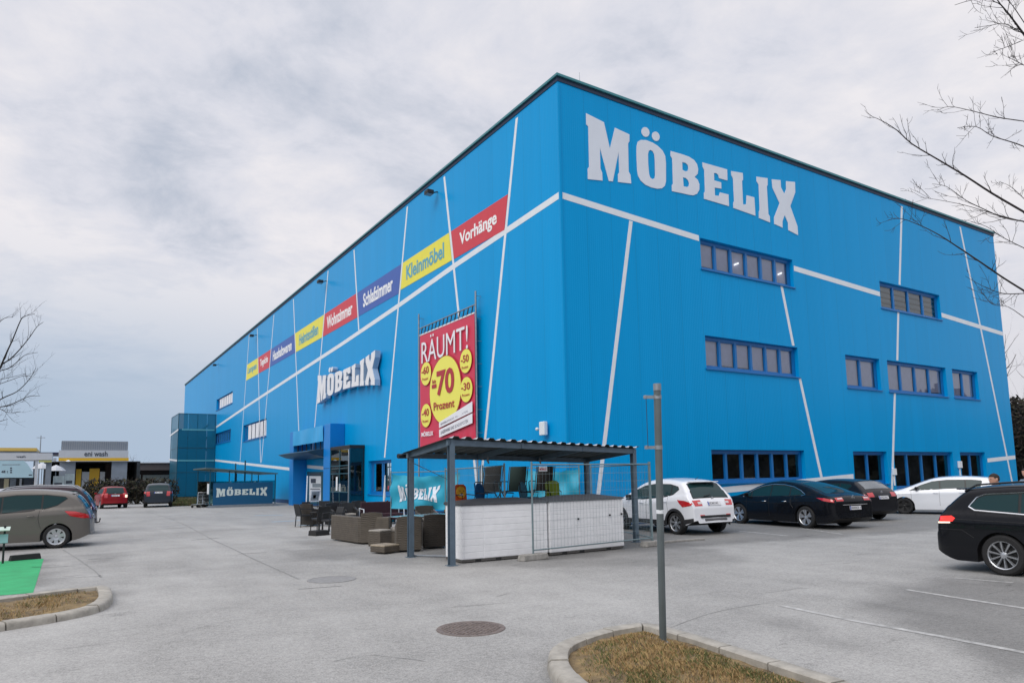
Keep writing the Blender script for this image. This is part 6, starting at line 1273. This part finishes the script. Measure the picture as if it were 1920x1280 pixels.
def leafmass(name, c, rad, n, size, mats, parent, seed=1, shape=None):
    rr = random.Random(seed); mb = MB()
    for i in range(n):
        while True:
            x, y, z = rr.uniform(-1,1), rr.uniform(-1,1), rr.uniform(-1,1); r2 = x*x+y*y+z*z
            if r2 > 1: continue
            if noise.noise(V((x*2.3+seed, y*2.3, z*2.3))) > 0.12 + 0.3*(1-r2) - 0.2 and rr.random() < 0.8: continue
            break
        p = V((c[0]+x*rad[0], c[1]+y*rad[1], c[2]+z*rad[2])); s_ = size*rr.uniform(0.5, 1.5); a = V((rr.uniform(-1,1), rr.uniform(-1,1), rr.uniform(-1,1))).normalized(); b = a.orthogonal().normalized(); mb.m = rr.randrange(len(mats))
        mb.add([p+a*s_, p+b*s_*0.5, p-a*s_, p-b*s_*0.5], [(0,1,2,3)])
    return mb.build(name, mats, parent, recalc=False)
m_h1, m_h2, m_h3 = mat('hedge_brown', (0.035,0.025,0.018), 0.95), mat('hedge_dark', (0.015,0.017,0.012), 0.95), mat('hedge_olive', (0.045,0.045,0.02), 0.95)
for i, px in enumerate((178, 205, 232, 258, 285, 312)):
    c = gd(px, 56.5+i*0.3); t = thing('hedge_bush', c, ['bare dark hedge bush behind the estate car at the far left', 'bare dark hedge bush left of the red hatchback', 'bare dark hedge bush right behind the red hatchback', 'bare dark hedge bush between the red car and the off-roader', 'bare dark hedge bush behind the off-roader', 'bare dark hedge bush beside the mesh stair tower'][i], 'hedge', 'hedge bushes behind the far cars')
    leafmass('foliage', (c.x, c.y, 1.0), (1.05, 0.8, 1.15), 900, 0.11, [m_h1, m_h2, m_h3], t, i+3)
    mb = MB()
    for j in range(9): a = j*0.7; mb.tube([c+V((0.1*math.cos(a), 0.1*math.sin(a), 0)), c+V((0.7*math.cos(a), 0.5*math.sin(a), 1.2+0.7*rr.random())), c+V((0.95*math.cos(a*1.1), 0.6*math.sin(a), 1.9+0.4*rr.random()))], [0.04,0.02,0.008], 5)
    mb.build('stem', m_h1, t)

# ================================================================== CAR WASH AND OTHER FAR BUILDINGS
m_fasc = mat('fascia_white', (0.50, 0.52, 0.55), 0.5, var=0.05); m_fy = mat('fascia_yellow', (0.72, 0.42, 0.02), 0.5); m_gp = mat('pillar_grey', (0.22, 0.25, 0.29), 0.8, var=0.2, vscale=0.8); m_gtop = mat('corrugated_grey', (0.30,0.32,0.35), 0.5, 0.3)
YW = 62.0
def yb(px0, px1, py0, py1, Y, dep=0.3, ground=False):
    x0, z1 = OY(px0, py0, Y); x1, _ = OY(px1, py0, Y); z0 = 0 if ground else OY((px0+px1)/2, py1, Y)[1]; return (x0, x1, Y, Y+dep, z0, z1)
cw = thing('car_wash', (OY(175, 900, YW)[0], YW, 0), 'grey and yellow car wash hall with white fascia beyond the driveway', 'building')
mb = MB(); mb.box(*yb(116, 240, 826, 844, YW+0.5, 9)); x0_, x1_, *_r = yb(116, 240, 826, 844, YW+0.5)
mb.build('upper_wall', m_gtop, cw)
mb = MB(); [mb.box(x0_+(x1_-x0_)*i/30-0.02, x0_+(x1_-x0_)*i/30+0.02, YW+0.46, YW+0.499, *yb(116, 240, 827, 843, YW+0.5)[4:]) for i in range(31)]; mb.build('upper_rib', m_gp, cw)
MB().box(*yb(110.5, 241, 843.5, 858, YW, 1.0)).build('fascia', m_fasc, cw); MB().box(*yb(110, 241.5, 858.2, 863.5, YW-0.05, 1.05)).build('yellow_band', m_fy, cw)
a_ = yb(112, 142, 865, 0, YW+0.3, 0.5, True); MB().box(*a_).build('pillar', m_gp, cw); a_ = yb(210, 239, 865, 0, YW+0.3, 0.5, True); MB().box(*a_).build('pillar', m_gp, cw)
x0, x1, *_ = yb(142, 210, 865, 0, YW); zt_ = OY(175, 864, YW)[1]
MB().box(x0-2.6, x1+2.6, YW+8.5, YW+9, 0, zt_).box(x0-2.6, x0-2.3, YW+0.9, YW+8.5, 0, zt_).box(x1+2.3, x1+2.6, YW+0.9, YW+8.5, 0, zt_).box(x0-2.6, x1+2.6, YW+1.01, YW+8.5, zt_-0.1, zt_).build('hall', m_inside, cw)
for px0, px1, m, nm, top in ((143,153,m_fy,'yellow_panel',879), (154,167.5,m_fasc,'door_panel',884), (168,187,m_fy,'yellow_panel',878), (188,197,m_fasc,'door_panel',884)): MB().box(*yb(px0, px1, top, 0, YW+2.0, 0.1, True)).build(nm, m, cw)
MB().box(*yb(198, 209, 868, 0, YW+2.4, 0.1, True)).build('dark_panel', mat('dark_brown', (0.03,0.015,0.012), 0.8), cw)
tx0, tz0 = OY(158, 855, YW-0.01); tx1, tz1 = OY(202, 845.5, YW-0.01); text_obj('lettering', 'eni wash', lambda u, v, t: V((tx0+(tx1-tx0)*u, YW-0.005-0.02*t, tz0+(tz1-tz0)*v)), m_pg, cw, 0.015)
lx, lz = OY(128, 863.5, YW-0.1); MB().lathe([(0.0,0.1),(0.25,-0.05),(0.0,-0.12)], (lx, YW-0.2, lz), n=12).build('lamp', m_white, cw)
# price canopy at the far left
YK = 52.0
wk = thing('wash_kiosk', (OY(50, 900, YK)[0], YK, 0), 'white canopy with a pale blue price board at the left edge, before the car wash', 'kiosk')
MB().box(*yb(-60, 98.5, 848.5, 862, YK, 3.5)).build('fascia', m_fasc, wk); MB().box(*yb(73, 97, 862.2, 866, YK+0.05, 0.3)).build('yellow_band', mat('pale_yellow', (0.5,0.5,0.18), 0.5), wk)
for a_ in (yb(66.5, 71.5, 862.5, 0, YK+0.1, 0.3, True), yb(-40, -36, 862.5, 0, YK+0.1, 0.3, True)): MB().box(*a_).build('post', m_fasc, wk)
MB().box(*yb(86.5, 97, 866.5, 0, YK+0.4, 0.6, True)).build('pillar', m_gp, wk)
MB().prism([[OY(-60,863,YK+.02), OY(45,863,YK+.02), OY(52,870,YK+.02), OY(61,884,YK+.02), OY(62,895,YK+.02), OY(-60,895,YK+.02)]], lambda x, z, t: V((x, YK+0.02+0.08*t, z)), 0, 1).build('price_board', mat('board_pale_blue', (0.38,0.55,0.62), 0.5, var=0.08, vscale=0.5), wk)
def farword(s, px0, px1, pyt, pyb, Y, m, par, bold=0.02): a0, b0 = OY(px0, pyb, Y); a1, b1 = OY(px1, pyt, Y); text_obj('lettering', s, lambda u, v, t: V((a0+(a1-a0)*u, Y-0.01*t, b0+(b1-b0)*v)), m, par, bold)
farword('wash', 30, 48, 853.5, 857.5, YK-0.005, m_pg, wk); farword('45', 2, 10.5, 881.5, 886, YK+0.015, m_pg, wk, 0.05); farword('·2', 12, 15, 882, 886, YK+0.015, m_pg, wk)
for k, py in enumerate((876, 880, 884)): MB().box(*yb(19, 22.5, py, py+2.4, YK+0.005, 0.01)).build('board_mark', m_pg, wk)
MB().box(*yb(4, 38, 870, 871.2, YK+0.005, 0.01)).build('board_line', m_pm, wk); MB().box(*yb(54, 60, 889, 891, YK+0.005, 0.01)).build('board_mark', m_pg, wk)
MB().box(*yb(-60, 66, 896, 0, YK+4, 0.2, True)).build('back_wall', m_inside, wk)
for px0, px1, m in ((8, 17, mat('cream_panel', (0.5,0.45,0.3), 0.7)), (19, 30, m_gp), (37, 41, m_fasc), (45, 62, m_pg)): MB().box(*yb(px0, px1, 897, 0, YK+3.6, 0.2, True)).build('wall_panel', m, wk)
st = thing('petrol_canopy', (OY(30, 850, 75)[0], 75, 0), 'flat yellow-edged petrol station canopy roof behind the price board', 'canopy')
MB().box(*yb(-80, 69, 838.5, 845, 75, 9)).build('roof_edge', mat('canopy_yellow', (0.60,0.42,0.10), 0.5), st); MB().box(*yb(-80, 70, 845.2, 848.5, 75.1, 8.8)).build('soffit', m_gp, st)
for px in (-30, 20, 64): MB().box(*yb(px, px+3, 848.6, 0, 77, 0.5, True)).build('column', m_gp, st)
MB().box(*yb(71, 110, 847.5, 851, 80, 8)).build('rear_roof', mat('navy_roof', (0.02,0.02,0.06), 0.6), st)
MB().box(*yb(100, 106, 858, 0, 80, 0.5, True)).build('column', m_fasc, st)
for i, (px, py) in enumerate(((79, 874), (105, 878))):
    x, z = OY(px, py, 58); t = thing('white_parasol', (x, 58, 0), ['white parasol beside the white post of the price canopy', 'white parasol left of the car wash hall'][i], 'parasol'); MB().lathe([(0.0,0.35),(0.5,0.1),(0.8,-0.2),(0.75,-0.22),(0,0.2)], (x, 58, z), n=8).build('canopy', m_fasc, t); MB().tube([(x,58,0),(x,58,z)], 0.03, 6).build('pole', m_galv, t)
for i, (px0, px1, py0, py1) in enumerate(((100, 121, 892, 912), (122, 140, 888, 908))):
    a_ = yb(px0, px1, py0, py1, YK+2.5+i, 0.08); t = thing('advert_board', (a_[0], a_[2], 0), ['pale advert board in front of the left car wash pillar, lower left one', 'pale advert board against the left car wash pillar, right one'][i], 'sign'); MB().box(*a_).build('board', mat('advert_pale', (0.45,0.52,0.52), 0.6, var=0.35, vscale=1.5), t); MB().box((a_[0]+a_[1])/2-.05, (a_[0]+a_[1])/2+.05, a_[2], a_[3], 0, a_[4]-0.001).build('post', m_blk, t)
    MB().box(a_[0]+.1, a_[1]-.15, a_[2]-0.01, a_[2]-0.002, a_[4]+.1, a_[4]+.35).build('print', m_pg, t)
x, z = OY(77, 816, 95); t = MB().tube([(x,95,0),(x,95,z)], [0.12,0.05], 6).tube([(x-.5,95,z-.3),(x+.5,95,z-.3)], 0.04, 5).build('aerial_mast', m_galv); tag(t, 'thin aerial mast rising behind the petrol station canopy', 'mast')
# low flat building between the car wash and the tower
YB = 78.0; lb = thing('low_building', (OY(280, 900, YB)[0], YB, 0), 'long low flat-roofed brown building behind the parked off-roader', 'building')
MB().box(*yb(238, 330, 868, 881, YB, 10)).build('roof', mat('roof_brown', (0.10,0.085,0.085), 0.8, var=0.15), lb); MB().box(*yb(236, 332, 866.5, 867.8, YB-.2, 10.2)).build('roof_edge', m_fasc, lb)
MB().box(*yb(240, 330, 881.3, 0, YB+1.0, 8, True)).build('wall', mat('wall_dark_brown', (0.03,0.022,0.02), 0.9), lb)
for px0, px1, p0, p1 in ((249, 264, 889, 898), (268, 325, 890, 903)): MB().box(*yb(px0, px1, p0, p1, YB+0.9, 0.05)).build('window', mat('window_pale', (0.22,0.24,0.22), 0.3), lb)
wr = yb(286, 312, 898, 0, YB-10, 0.1, True); t = thing('bike_rack_frame', (wr[0], wr[2], 0), 'pale rectangular tubular frame standing behind the off-roader', 'frame'); MB().box(wr[0], wr[0]+.12, wr[2], wr[3], 0, wr[5]).box(wr[1]-.12, wr[1], wr[2], wr[3], 0, wr[5]).box(wr[0]+.12, wr[1]-.12, wr[2], wr[3], wr[5]-.8, wr[5]-.7).build('tube_frame', m_fasc, t)

# ================================================================== TREES
m_bark = mat('bark_dark', (0.035, 0.028, 0.028), 0.9, var=0.3, vscale=12); m_twig = mat('twig_brown', (0.055, 0.04, 0.042), 0.9)
def grow(mb, pts, r0, r1, rng, depth, tw, upv=0.25, den=1.0):
    """a limb through the given points, with forking twigs and buds"""
    P = [V(p) for p in pts]; n = len(P); mb.tube(P, [r0+(r1-r0)*i/(n-1) for i in range(n)], 6 if r0 > 0.012 else 4, cap=False)
    if depth <= 0: return
    L = sum((b-a).length for a, b in zip(P[:-1], P[1:])); k = max(1, int(L/tw*den))
    for j in range(k):
        u = rng.uniform(0.18, 1.0); i = min(n-2, int(u*(n-1))); f = u*(n-1)-i; p = P[i].lerp(P[i+1], f); d = (P[i+1]-P[i]).normalized()
        s_ = d.orthogonal().normalized(); s_ = (Matrix.Rotation(rng.uniform(0, 6.28), 3, d)@s_); nd = (d*rng.uniform(0.5, 1.0)+s_*rng.uniform(0.4, 0.9)+V((0,0,upv))).normalized()
        l = rng.uniform(0.35, 1.0)*tw*(2.6 if depth > 1 else 1.3); q = [p]; dd_ = nd
        for s2 in range(4): dd_ = (dd_+V((rng.uniform(-.25,.25), rng.uniform(-.25,.25), rng.uniform(-.1,.3)))).normalized(); q.append(q[-1]+dd_*l/4)
        rr_ = (r0+(r1-r0)*u)*0.5; grow(mb, q, max(rr_, 0.0022), 0.0013, rng, depth-1, tw*0.6, upv)
def bez(pts, D0, D1):
    n = len(pts); return [PT(px, py, D0+(D1-D0)*i/(n-1)) for i, (px, py) in enumerate(catmull2(pts))] if False else [PT(px, py, D0+(D1-D0)*i/(len(catmull2(pts))-1)) for i, (px, py) in enumerate(catmull2(pts))]
def catmull2(pts, n=3):
    out = []
    for i in range(len(pts)-1):
        p0, p1, p2, p3 = [V(pts[max(0, min(len(pts)-1, j))]) for j in (i-1, i, i+1, i+2)]
        for j in range(n): t = j/n; q = 0.5*((2*p1)+(-p0+p2)*t+(2*p0-5*p1+4*p2-p3)*t*t+(-p0+3*p1-3*p2+p3)*t**3); out.append((q.x, q.y))
    return out+[tuple(pts[-1])]
Q = lambda *p: [(1560+x/2, y/2) for x, y in p]
RT = gd(2230, 8.6); rtree = thing('bare_tree', RT, 'bare tree just outside the right edge with twigs reaching over the building', 'tree')
top = RT+V((0.1,0.1,6.4)); MB().tube([RT-V((0,0,0.1)), RT+V((0.03,0,1.2)), RT+V((0,0.05,3)), RT+V((0.08,0.05,5)), top], [0.15,0.12,0.10,0.07,0.03], 12).build('trunk', m_bark, rtree, smooth=60)
limbs = [(Q((720,795),(600,725),(500,660),(400,600),(300,540),(245,490),(190,455),(145,435)), 2.4, 0.024), (Q((720,455),(620,440),(520,415),(440,400),(395,415)), 3.5, 0.014), (Q((720,550),(680,535),(600,510),(540,475),(470,480)), 3.3, 0.014),
 (Q((720,830),(640,815),(560,780),(500,750),(430,700),(375,690)), 2.3, 0.018), (Q((720,832),(600,800),(500,770),(400,750),(330,740)), 2.2, 0.014), (Q((720,1090),(640,1040),(560,985),(470,925),(400,880),(330,845),(260,820),(210,825)), 1.3, 0.022),
 (Q((720,1100),(640,1100),(560,1070),(500,1035)), 1.2, 0.012), (Q((720,1190),(660,1150),(600,1140),(560,1090)), 1.1, 0.010), (Q((720,130),(660,50),(620,0),(600,-60)), 5.2, 0.022), (Q((720,130),(650,90),(600,95),(535,105)), 5.1, 0.010), (Q((720,150),(660,175),(605,195)), 5.0, 0.010),
 (Q((690,40),(640,-10),(530,0),(460,20)), 5.4, 0.010), (Q((720,930),(640,890),(580,850),(520,830)), 2.0, 0.012), (Q((720,745),(670,700),(625,680)), 3.0, 0.010), (Q((720,245),(690,230),(660,215)), 4.4, 0.009)]
rng = random.Random(11)
for i, (pts, hz_, r_) in enumerate(limbs):
    D = 8.2+0.9*math.sin(i*2.1); P = bez(pts, 8.5, D); at_ = RT+V((0.03,0.03,max(0.9, hz_*0.8+0.6))); a0 = P[0]; mid = at_.lerp(a0, 0.5)+V((0,0,0.05)); mb = MB()
    grow(mb, [at_, mid, a0]+P[1:], r_*0.62, 0.0022, rng, 2, 0.14, 0.10, 0.42); mb.build('branch', m_bark, rtree, recalc=False)
# left tree
LT = gd(-55, 24.0); ltree = thing('bare_tree', LT, 'bare tree at the left edge above the parked grey-brown car', 'tree')
MB().tube([LT-V((0,0,.1)), LT+V((0.05,0,1.5)), LT+V((0,0,3.5)), LT+V((0.1,0,5.5)), LT+V((0.2,0,7.5))], [0.2,0.17,0.13,0.09,0.03], 10).build('trunk', m_bark, ltree, smooth=60)
q_ = lambda *p: [(x/4.925, 560+y/4.925) for x, y in p]
for i, (pts, hz_, r_) in enumerate([(q_((0,640),(60,500),(120,370),(190,200),(230,160),(320,140)), 3.4, 0.05), (q_((20,605),(100,550),(180,470),(270,360),(340,260),(400,215)), 3.6, 0.04), (q_((0,665),(80,640),(150,590),(230,520),(350,495)), 3.2, 0.03), (q_((0,930),(60,900),(150,860),(230,790),(290,715),(330,640)), 2.4, 0.04),
  (q_((0,1000),(100,975),(200,930),(270,900),(370,895)), 2.2, 0.035), (q_((0,1015),(60,1045),(120,1050),(190,1040)), 2.2, 0.02), (q_((0,785),(100,750),(200,715),(290,715)), 3.0, 0.02), (q_((0,745),(120,720),(240,690)), 3.1, 0.02), (q_((-100,300),(-40,250),(40,180),(120,170)), 5.0, 0.03), (q_((-100,1150),(0,1130),(70,1110)), 2.0, 0.03)]):
    P = bez(pts, 24, 23+math.sin(i)*1.0); mb = MB(); at_ = LT+V((0.05,0,hz_+0.6)); grow(mb, [at_, at_.lerp(P[0], .5), P[0]]+P[1:], r_*0.62, 0.006, rng, 2, 0.36, 0.15, 0.85); mb.build('branch', m_bark, ltree, recalc=False)
def back_limbs(tree, base, n, h0, h1, L, r_, seed, sgn):
    rg = random.Random(seed)
    for i in range(n):
        h = h0+(h1-h0)*i/(n-1); a = YAW+sgn*R(rg.uniform(60, 200)); d = V((math.sin(a), math.cos(a), rg.uniform(0.5, 0.9))).normalized(); q = [base+V((0.03, 0.03, h))]
        for k in range(5): d = (d+V((rg.uniform(-.2,.2), rg.uniform(-.2,.2), 0.12))).normalized(); q.append(q[-1]+d*L/5)
        mb = MB(); grow(mb, q, r_, r_*0.2, rg, 2, L*0.14, 0.15, 0.6); mb.build('branch', m_bark, tree, recalc=False)
back_limbs(ltree, LT, 7, 2.8, 6.6, 2.6, 0.04, 5, -1); back_limbs(rtree, RT, 7, 2.2, 5.8, 2.0, 0.028, 6, 1)
def bare_tree(px, D, h, label, seed, r=0.14, tw=0.9, lean=0.0, grp='bare trees behind the store'):
    rng = random.Random(seed); b = gd(px, D); t = thing('bare_tree', b, label, 'tree', grp); P = [b]
    for i in range(8): P.append(P[-1]+V((rng.uniform(-.1,.1)+lean, rng.uniform(-.1,.1), h*0.85/8)))
    MB().tube(P, [r*(1-i/9.5) for i in range(9)], 8).build('trunk', m_bark, t, smooth=60); mb = MB()
    for i in range(22):
        k = rng.randrange(2, 9); p = P[k]; a = rng.uniform(0, 6.28); l = h*rng.uniform(0.14, 0.30)*(1.15-k/14); q = [p]; d = V((math.cos(a), math.sin(a), rng.uniform(0.5, 1.4))).normalized()
        for s_ in range(4): d = (d+V((rng.uniform(-.2,.2), rng.uniform(-.2,.2), 0.18))).normalized(); q.append(q[-1]+d*l/4)
        grow(mb, q, r*0.35*(1.1-k/10), 0.012, rng, 2, tw, 0.2)
    mb.build('crown', m_twig, t, recalc=False); return t
bare_tree(1903, 75, 16.5, 'bare tree rising behind the right end of the store', 21, 0.28, 1.6); bare_tree(1950, 70, 14, 'bare tree at the right frame edge behind the dark hedge', 22, 0.25, 1.5)
for i, px in enumerate((243, 252, 262)): bare_tree(px, 110, 5.2+(i == 1)*0.6, ['small distant bare tree just right of the car wash roof', 'middle small distant bare tree over the low building', 'right small distant bare tree over the low building'][i], 30+i, 0.12, 0.7)
# dark wooded bank right of the store
for i, (px, D, h, w_) in enumerate(((1905, 62, 7.0, 3.6), (1925, 58, 7.6, 4.0), (1960, 54, 7.2, 4.0), (2010, 52, 8, 4.5))):
    c = gd(px, D); t = thing('dark_shrub', c, ['dense dark brown thicket just right of the store wall', 'dense dark thicket at the right frame edge', 'dark thicket mostly outside the right frame edge', 'farthest right dark thicket beyond the frame'][i], 'shrub', 'dark thickets right of the store')
    leafmass('foliage', (c.x+(0.8 if i == 0 else 0), c.y, h*0.5), (w_*0.75, 2.2, h*0.52), 5200, 0.2, [mat('thicket_brown', (0.028,0.018,0.014), 1.0), mat('thicket_black', (0.010,0.009,0.008), 1.0), mat('thicket_olive', (0.03,0.028,0.014), 1.0)], t, 50+i); MB().tube([c, c+V((0,0,h*0.5))], [0.2,0.08], 6).build('trunk', m_bark, t)

# ================================================================== PEOPLE
def person(loc, head, label, shirt, lean=0.0, hair=(0.02,0.013,0.01), h=1.76):
    fn0 = lambda x, y, z: V((x, y, z))
    J = {}; th = lean
    def up(x, y, z): # bend forward above the hip
        if z <= 0.95: return V((x, y, z))
        dz = z-0.95; return V((x+dz*math.sin(th), y, 0.95+dz*math.cos(th)))
    names = [('pelvis', up(0,0,0.96), .145), ('waist', up(0,0,1.08), .135), ('chest', up(0.01,0,1.30), .155), ('neckb', up(0,0,1.44), .085), ('neck', up(0.02,0,1.51), .055), ('headb', up(0.04,0,1.56), .06)]
    for s_, n in ((1, 'l'), (-1, 'r')):
        names += [('sh'+n, up(0,s_*.17,1.40), .07), ('el'+n, up(0.0,s_*.24,1.13)+V((0.0,0,0)), .046), ('wr'+n, up(0.14,s_*.23,0.93), .03), ('hp'+n, V((0,s_*.09,0.88)), .10), ('kn'+n, V((0.03,s_*.11,0.49)), .062), ('an'+n, V((-0.02,s_*.12,0.10)), .042), ('to'+n, V((0.17,s_*.13,0.04)), .035), ('pa'+n, up(0.19,s_*.225,0.87), .028)]
    ed = [('pelvis','waist'),('waist','chest'),('chest','neckb'),('neckb','neck'),('neck','headb')]
    for n in 'lr': ed += [('chest','sh'+n),('sh'+n,'el'+n),('el'+n,'wr'+n),('wr'+n,'pa'+n),('pelvis','hp'+n),('hp'+n,'kn'+n),('kn'+n,'an'+n),('an'+n,'to'+n)]
    for n in 'lr':   # five fingers per hand
        s_ = 1 if n == 'l' else -1; pa = dict((a, b) for a, b, c in names)['pa'+n]
        for k, (dy, L) in enumerate(((-.028, .075), (-.010, .085), (.008, .08), (.025, .065))):
            names += [('f%s%d' % (n, k), pa+V((.045, dy, -.035)), .010), ('g%s%d' % (n, k), pa+V((.045+L*.55, dy, -.06)), .008)]; ed += [('pa'+n, 'f%s%d' % (n, k)), ('f%s%d' % (n, k), 'g%s%d' % (n, k))]
        names += [('t'+n, pa+V((.02, -s_*.04, -.01)), .011), ('u'+n, pa+V((.055, -s_*.055, -.03)), .009)]; ed += [('pa'+n, 't'+n), ('t'+n, 'u'+n)]
    idx = {a: i for i, (a, b, c) in enumerate(names)}; me = bpy.data.meshes.new('p'); me.from_pydata([b for a, b, c in names], [(idx[a], idx[b]) for a, b in ed], [])
    o = bpy.data.objects.new('p', me); COL.objects.link(o); sk = o.modifiers.new('s', 'SKIN'); 
    if not me.skin_vertices: bpy.context.view_layer.objects.active = o; bpy.context.view_layer.update()
    lay = me.skin_vertices[0] if me.skin_vertices else None
    for i, (a, b, c) in enumerate(names): lay.data[i].radius = (c, c); lay.data[i].use_root = (i == 0)
    su = o.modifiers.new('u', 'SUBSURF'); su.levels = 1; su.render_levels = 1
    bpy.context.view_layer.update(); em = bpy.data.meshes.new_from_object(o.evaluated_get(bpy.context.evaluated_depsgraph_get())); bpy.data.objects.remove(o)
    hd = MB(); hc = up(0.06, 0, 1.66)
    prof = [(-.125,.0),(-.115,.04),(-.09,.062),(-.05,.072),(0,.078),(.05,.078),(.09,.062),(.115,.035),(.125,0)]
    rows = []
    for z, r in prof: rows.append([hc+V((math.cos(a)*r*1.22-(0.012 if z < -.05 else 0)*0, math.sin(a)*r, z)) for a in [2*math.pi*j/20 for j in range(21)]])
    hd.grid(rows); hd.hexa([hc+V(v) for v in ((.085,-.014,-.03),(.125,-.012,-.03),(.125,.012,-.03),(.085,.014,-.03),(.085,-.008,.03),(.098,-.006,.03),(.098,.006,.03),(.085,.008,.03))])
    for s_ in (1, -1): hd.hexa([hc+V(v) for v in ((-.02,s_*.07,-.03),(.015,s_*.07,-.03),(.015,s_*.092,-.03),(-.02,s_*.092,-.03),(-.025,s_*.07,.03),(.02,s_*.07,.03),(.02,s_*.094,.03),(-.025,s_*.094,.03))])
    hd.hexa([hc+V(v) for v in ((.07,-.03,-.078),(.094,-.022,-.078),(.094,.022,-.078),(.07,.03,-.078),(.07,-.03,-.062),(.096,-.02,-.062),(.096,.02,-.062),(.07,.03,-.062))])
    body = MB(); body.add([v.co for v in em.vertices], [list(p.vertices) for p in em.polygons]); body.add(hd.v, hd.f); bpy.data.meshes.remove(em)
    t = thing('person', (0,0,0), label, 'person'); sk_m = mat('skin', (0.50, 0.28, 0.20), 0.55); m_s = mat('shirt_'+label[:6], shirt, 0.85); m_t = mat('trousers_dark', (0.03,0.035,0.05), 0.9)
    bo = body.build('body', [sk_m, m_s, m_t], t, recalc=False)
    rm = bo.modifiers.new('r', 'REMESH'); rm.mode = 'VOXEL'; rm.voxel_size = 0.011; rm.use_smooth_shade = True; sm = bo.modifiers.new('sm', 'SMOOTH'); sm.iterations = 3
    bpy.context.view_layer.update(); em = bpy.data.meshes.new_from_object(bo.evaluated_get(bpy.context.evaluated_depsgraph_get())); bo.modifiers.clear(); bo.data = em
    em.materials.clear(); [em.materials.append(x) for x in (sk_m, m_s, m_t)]
    nk = up(0, 0, 1.49)
    for p in em.polygons:
        c = p.center; armf = abs(c.y) > 0.17 and c.z < up(0,0,1.22).z and c.z > 0.7
        hand = (c-up(0.14, .23, 0.93)).length < 0.0 ; p.use_smooth = True
        d_h = min((c-up(0.2, s_*.225, 0.86)).length for s_ in (1, -1)); 
        if (c-hc).length < 0.16 and c.z > nk.z-0.01 or c.z > nk.z+0.01: p.material_index = 0
        elif d_h < 0.125 and abs(c.y) > 0.16: p.material_index = 0
        elif c.z < 0.96 and not armf: p.material_index = 2
        else: p.material_index = 1
    hr = MB(); rows = []
    for z, r in ((-.03,.081),(.0,.086),(.05,.087),(.09,.071),(.12,.042),(.137,0.0)): rows.append([hc+V((math.cos(a)*r*1.2-0.010, math.sin(a)*r, z+ (0.055 if math.cos(a) > 0.35 and z < .06 else 0)*(1-z/.06 if z < .06 else 0))) for a in [2*math.pi*j/20 for j in range(21)]])
    hr.grid(rows); hr.build('hair', mat('hair_dark', hair, 0.8), t, smooth=80)
    for s_ in (1, -1): MB().lathe([(0,-.008),(.011,0),(0,.008)], hc+V((.088, s_*.03, .012)), n=8).build('eye', m_blk, t)
    k = h/1.78; t.scale = (k, k, k); t.location = loc; t.rotation_euler = (0, 0, R(head)); return t
pl = PT(1893, 895, 14.3); pl.z = 0
person(pl, 150, 'person in a grey-blue shirt leaning forward behind the black estate car', (0.20,0.26,0.33), 0.42, h=1.72)
pl = PT(1925, 895, 21.0); pl.z = 0; person(pl, 170, 'person in dark clothing half cut off by the right frame edge', (0.02,0.02,0.025), 0.0, (0.05,0.03,0.02), h=1.74)

# dark tree belt behind the viewer: unseen, added for the ground-floor panes to mirror
mb = MB(); rr = random.Random(77)
for i in range(150):
    az = R(80+i*250/150); D = rr.uniform(58, 70); cx_, cy_ = CAM.x+math.sin(az)*D, CAM.y+math.cos(az)*D; H_ = rr.uniform(4.5, 9.5)
    for k in range(60):
        p = V((cx_+rr.gauss(0, 1.6), cy_+rr.gauss(0, 1.6), abs(rr.random())**0.8*H_)); a = V((rr.uniform(-1,1), rr.uniform(-1,1), rr.uniform(-1,1))).normalized()*rr.uniform(0.5, 1.1); b = a.orthogonal().normalized()*rr.uniform(0.4, 0.9); mb.add([p+a, p+b, p-a, p-b], [(0,1,2,3)])
for i in range(250):
    a0, a1 = R(80+i), R(81+i); q0 = CAM+V((math.sin(a0), math.cos(a0), 0))*66; q1 = CAM+V((math.sin(a1), math.cos(a1), 0))*66; h0 = 4.2+1.6*noise.noise(V((i*0.3, 0, 0))); h1 = 4.2+1.6*noise.noise(V(((i+1)*0.3, 0, 0))); mb.add([Zp(q0, 0), Zp(q1, 0), Zp(q1, h1), Zp(q0, h0)], [(0,1,2,3)])  # solid wall behind the foliage, added to close gaps in the reflection
o = mb.build('tree_belt', mat('belt_dark', (0.06, 0.065, 0.05), 1.0, var=0.4, vscale=0.4), recalc=False); tag(o, kind='stuff')

for (px, py, w_, h_, lb) in ((1797.5, 870.5, 0.16, 0.18, 'small white switch box on the right facade left of the last ground-floor window'), (1674.5, 884, 0.13, 0.16, 'small white box on the right facade beside the white stripe between windows')):
    x, z = OR(px, py, 0.0); t = thing('wall_box', (x, -0.02, z), lb, 'box'); MB().box(x-w_, x+w_, -0.12, -0.012, z-h_, z+h_).build('case', m_white, t, bevel=0.015); MB().box(x-0.03, x+0.03, -0.06, -0.012, z-h_-0.5, z-h_-0.001).build('conduit', m_white, t)
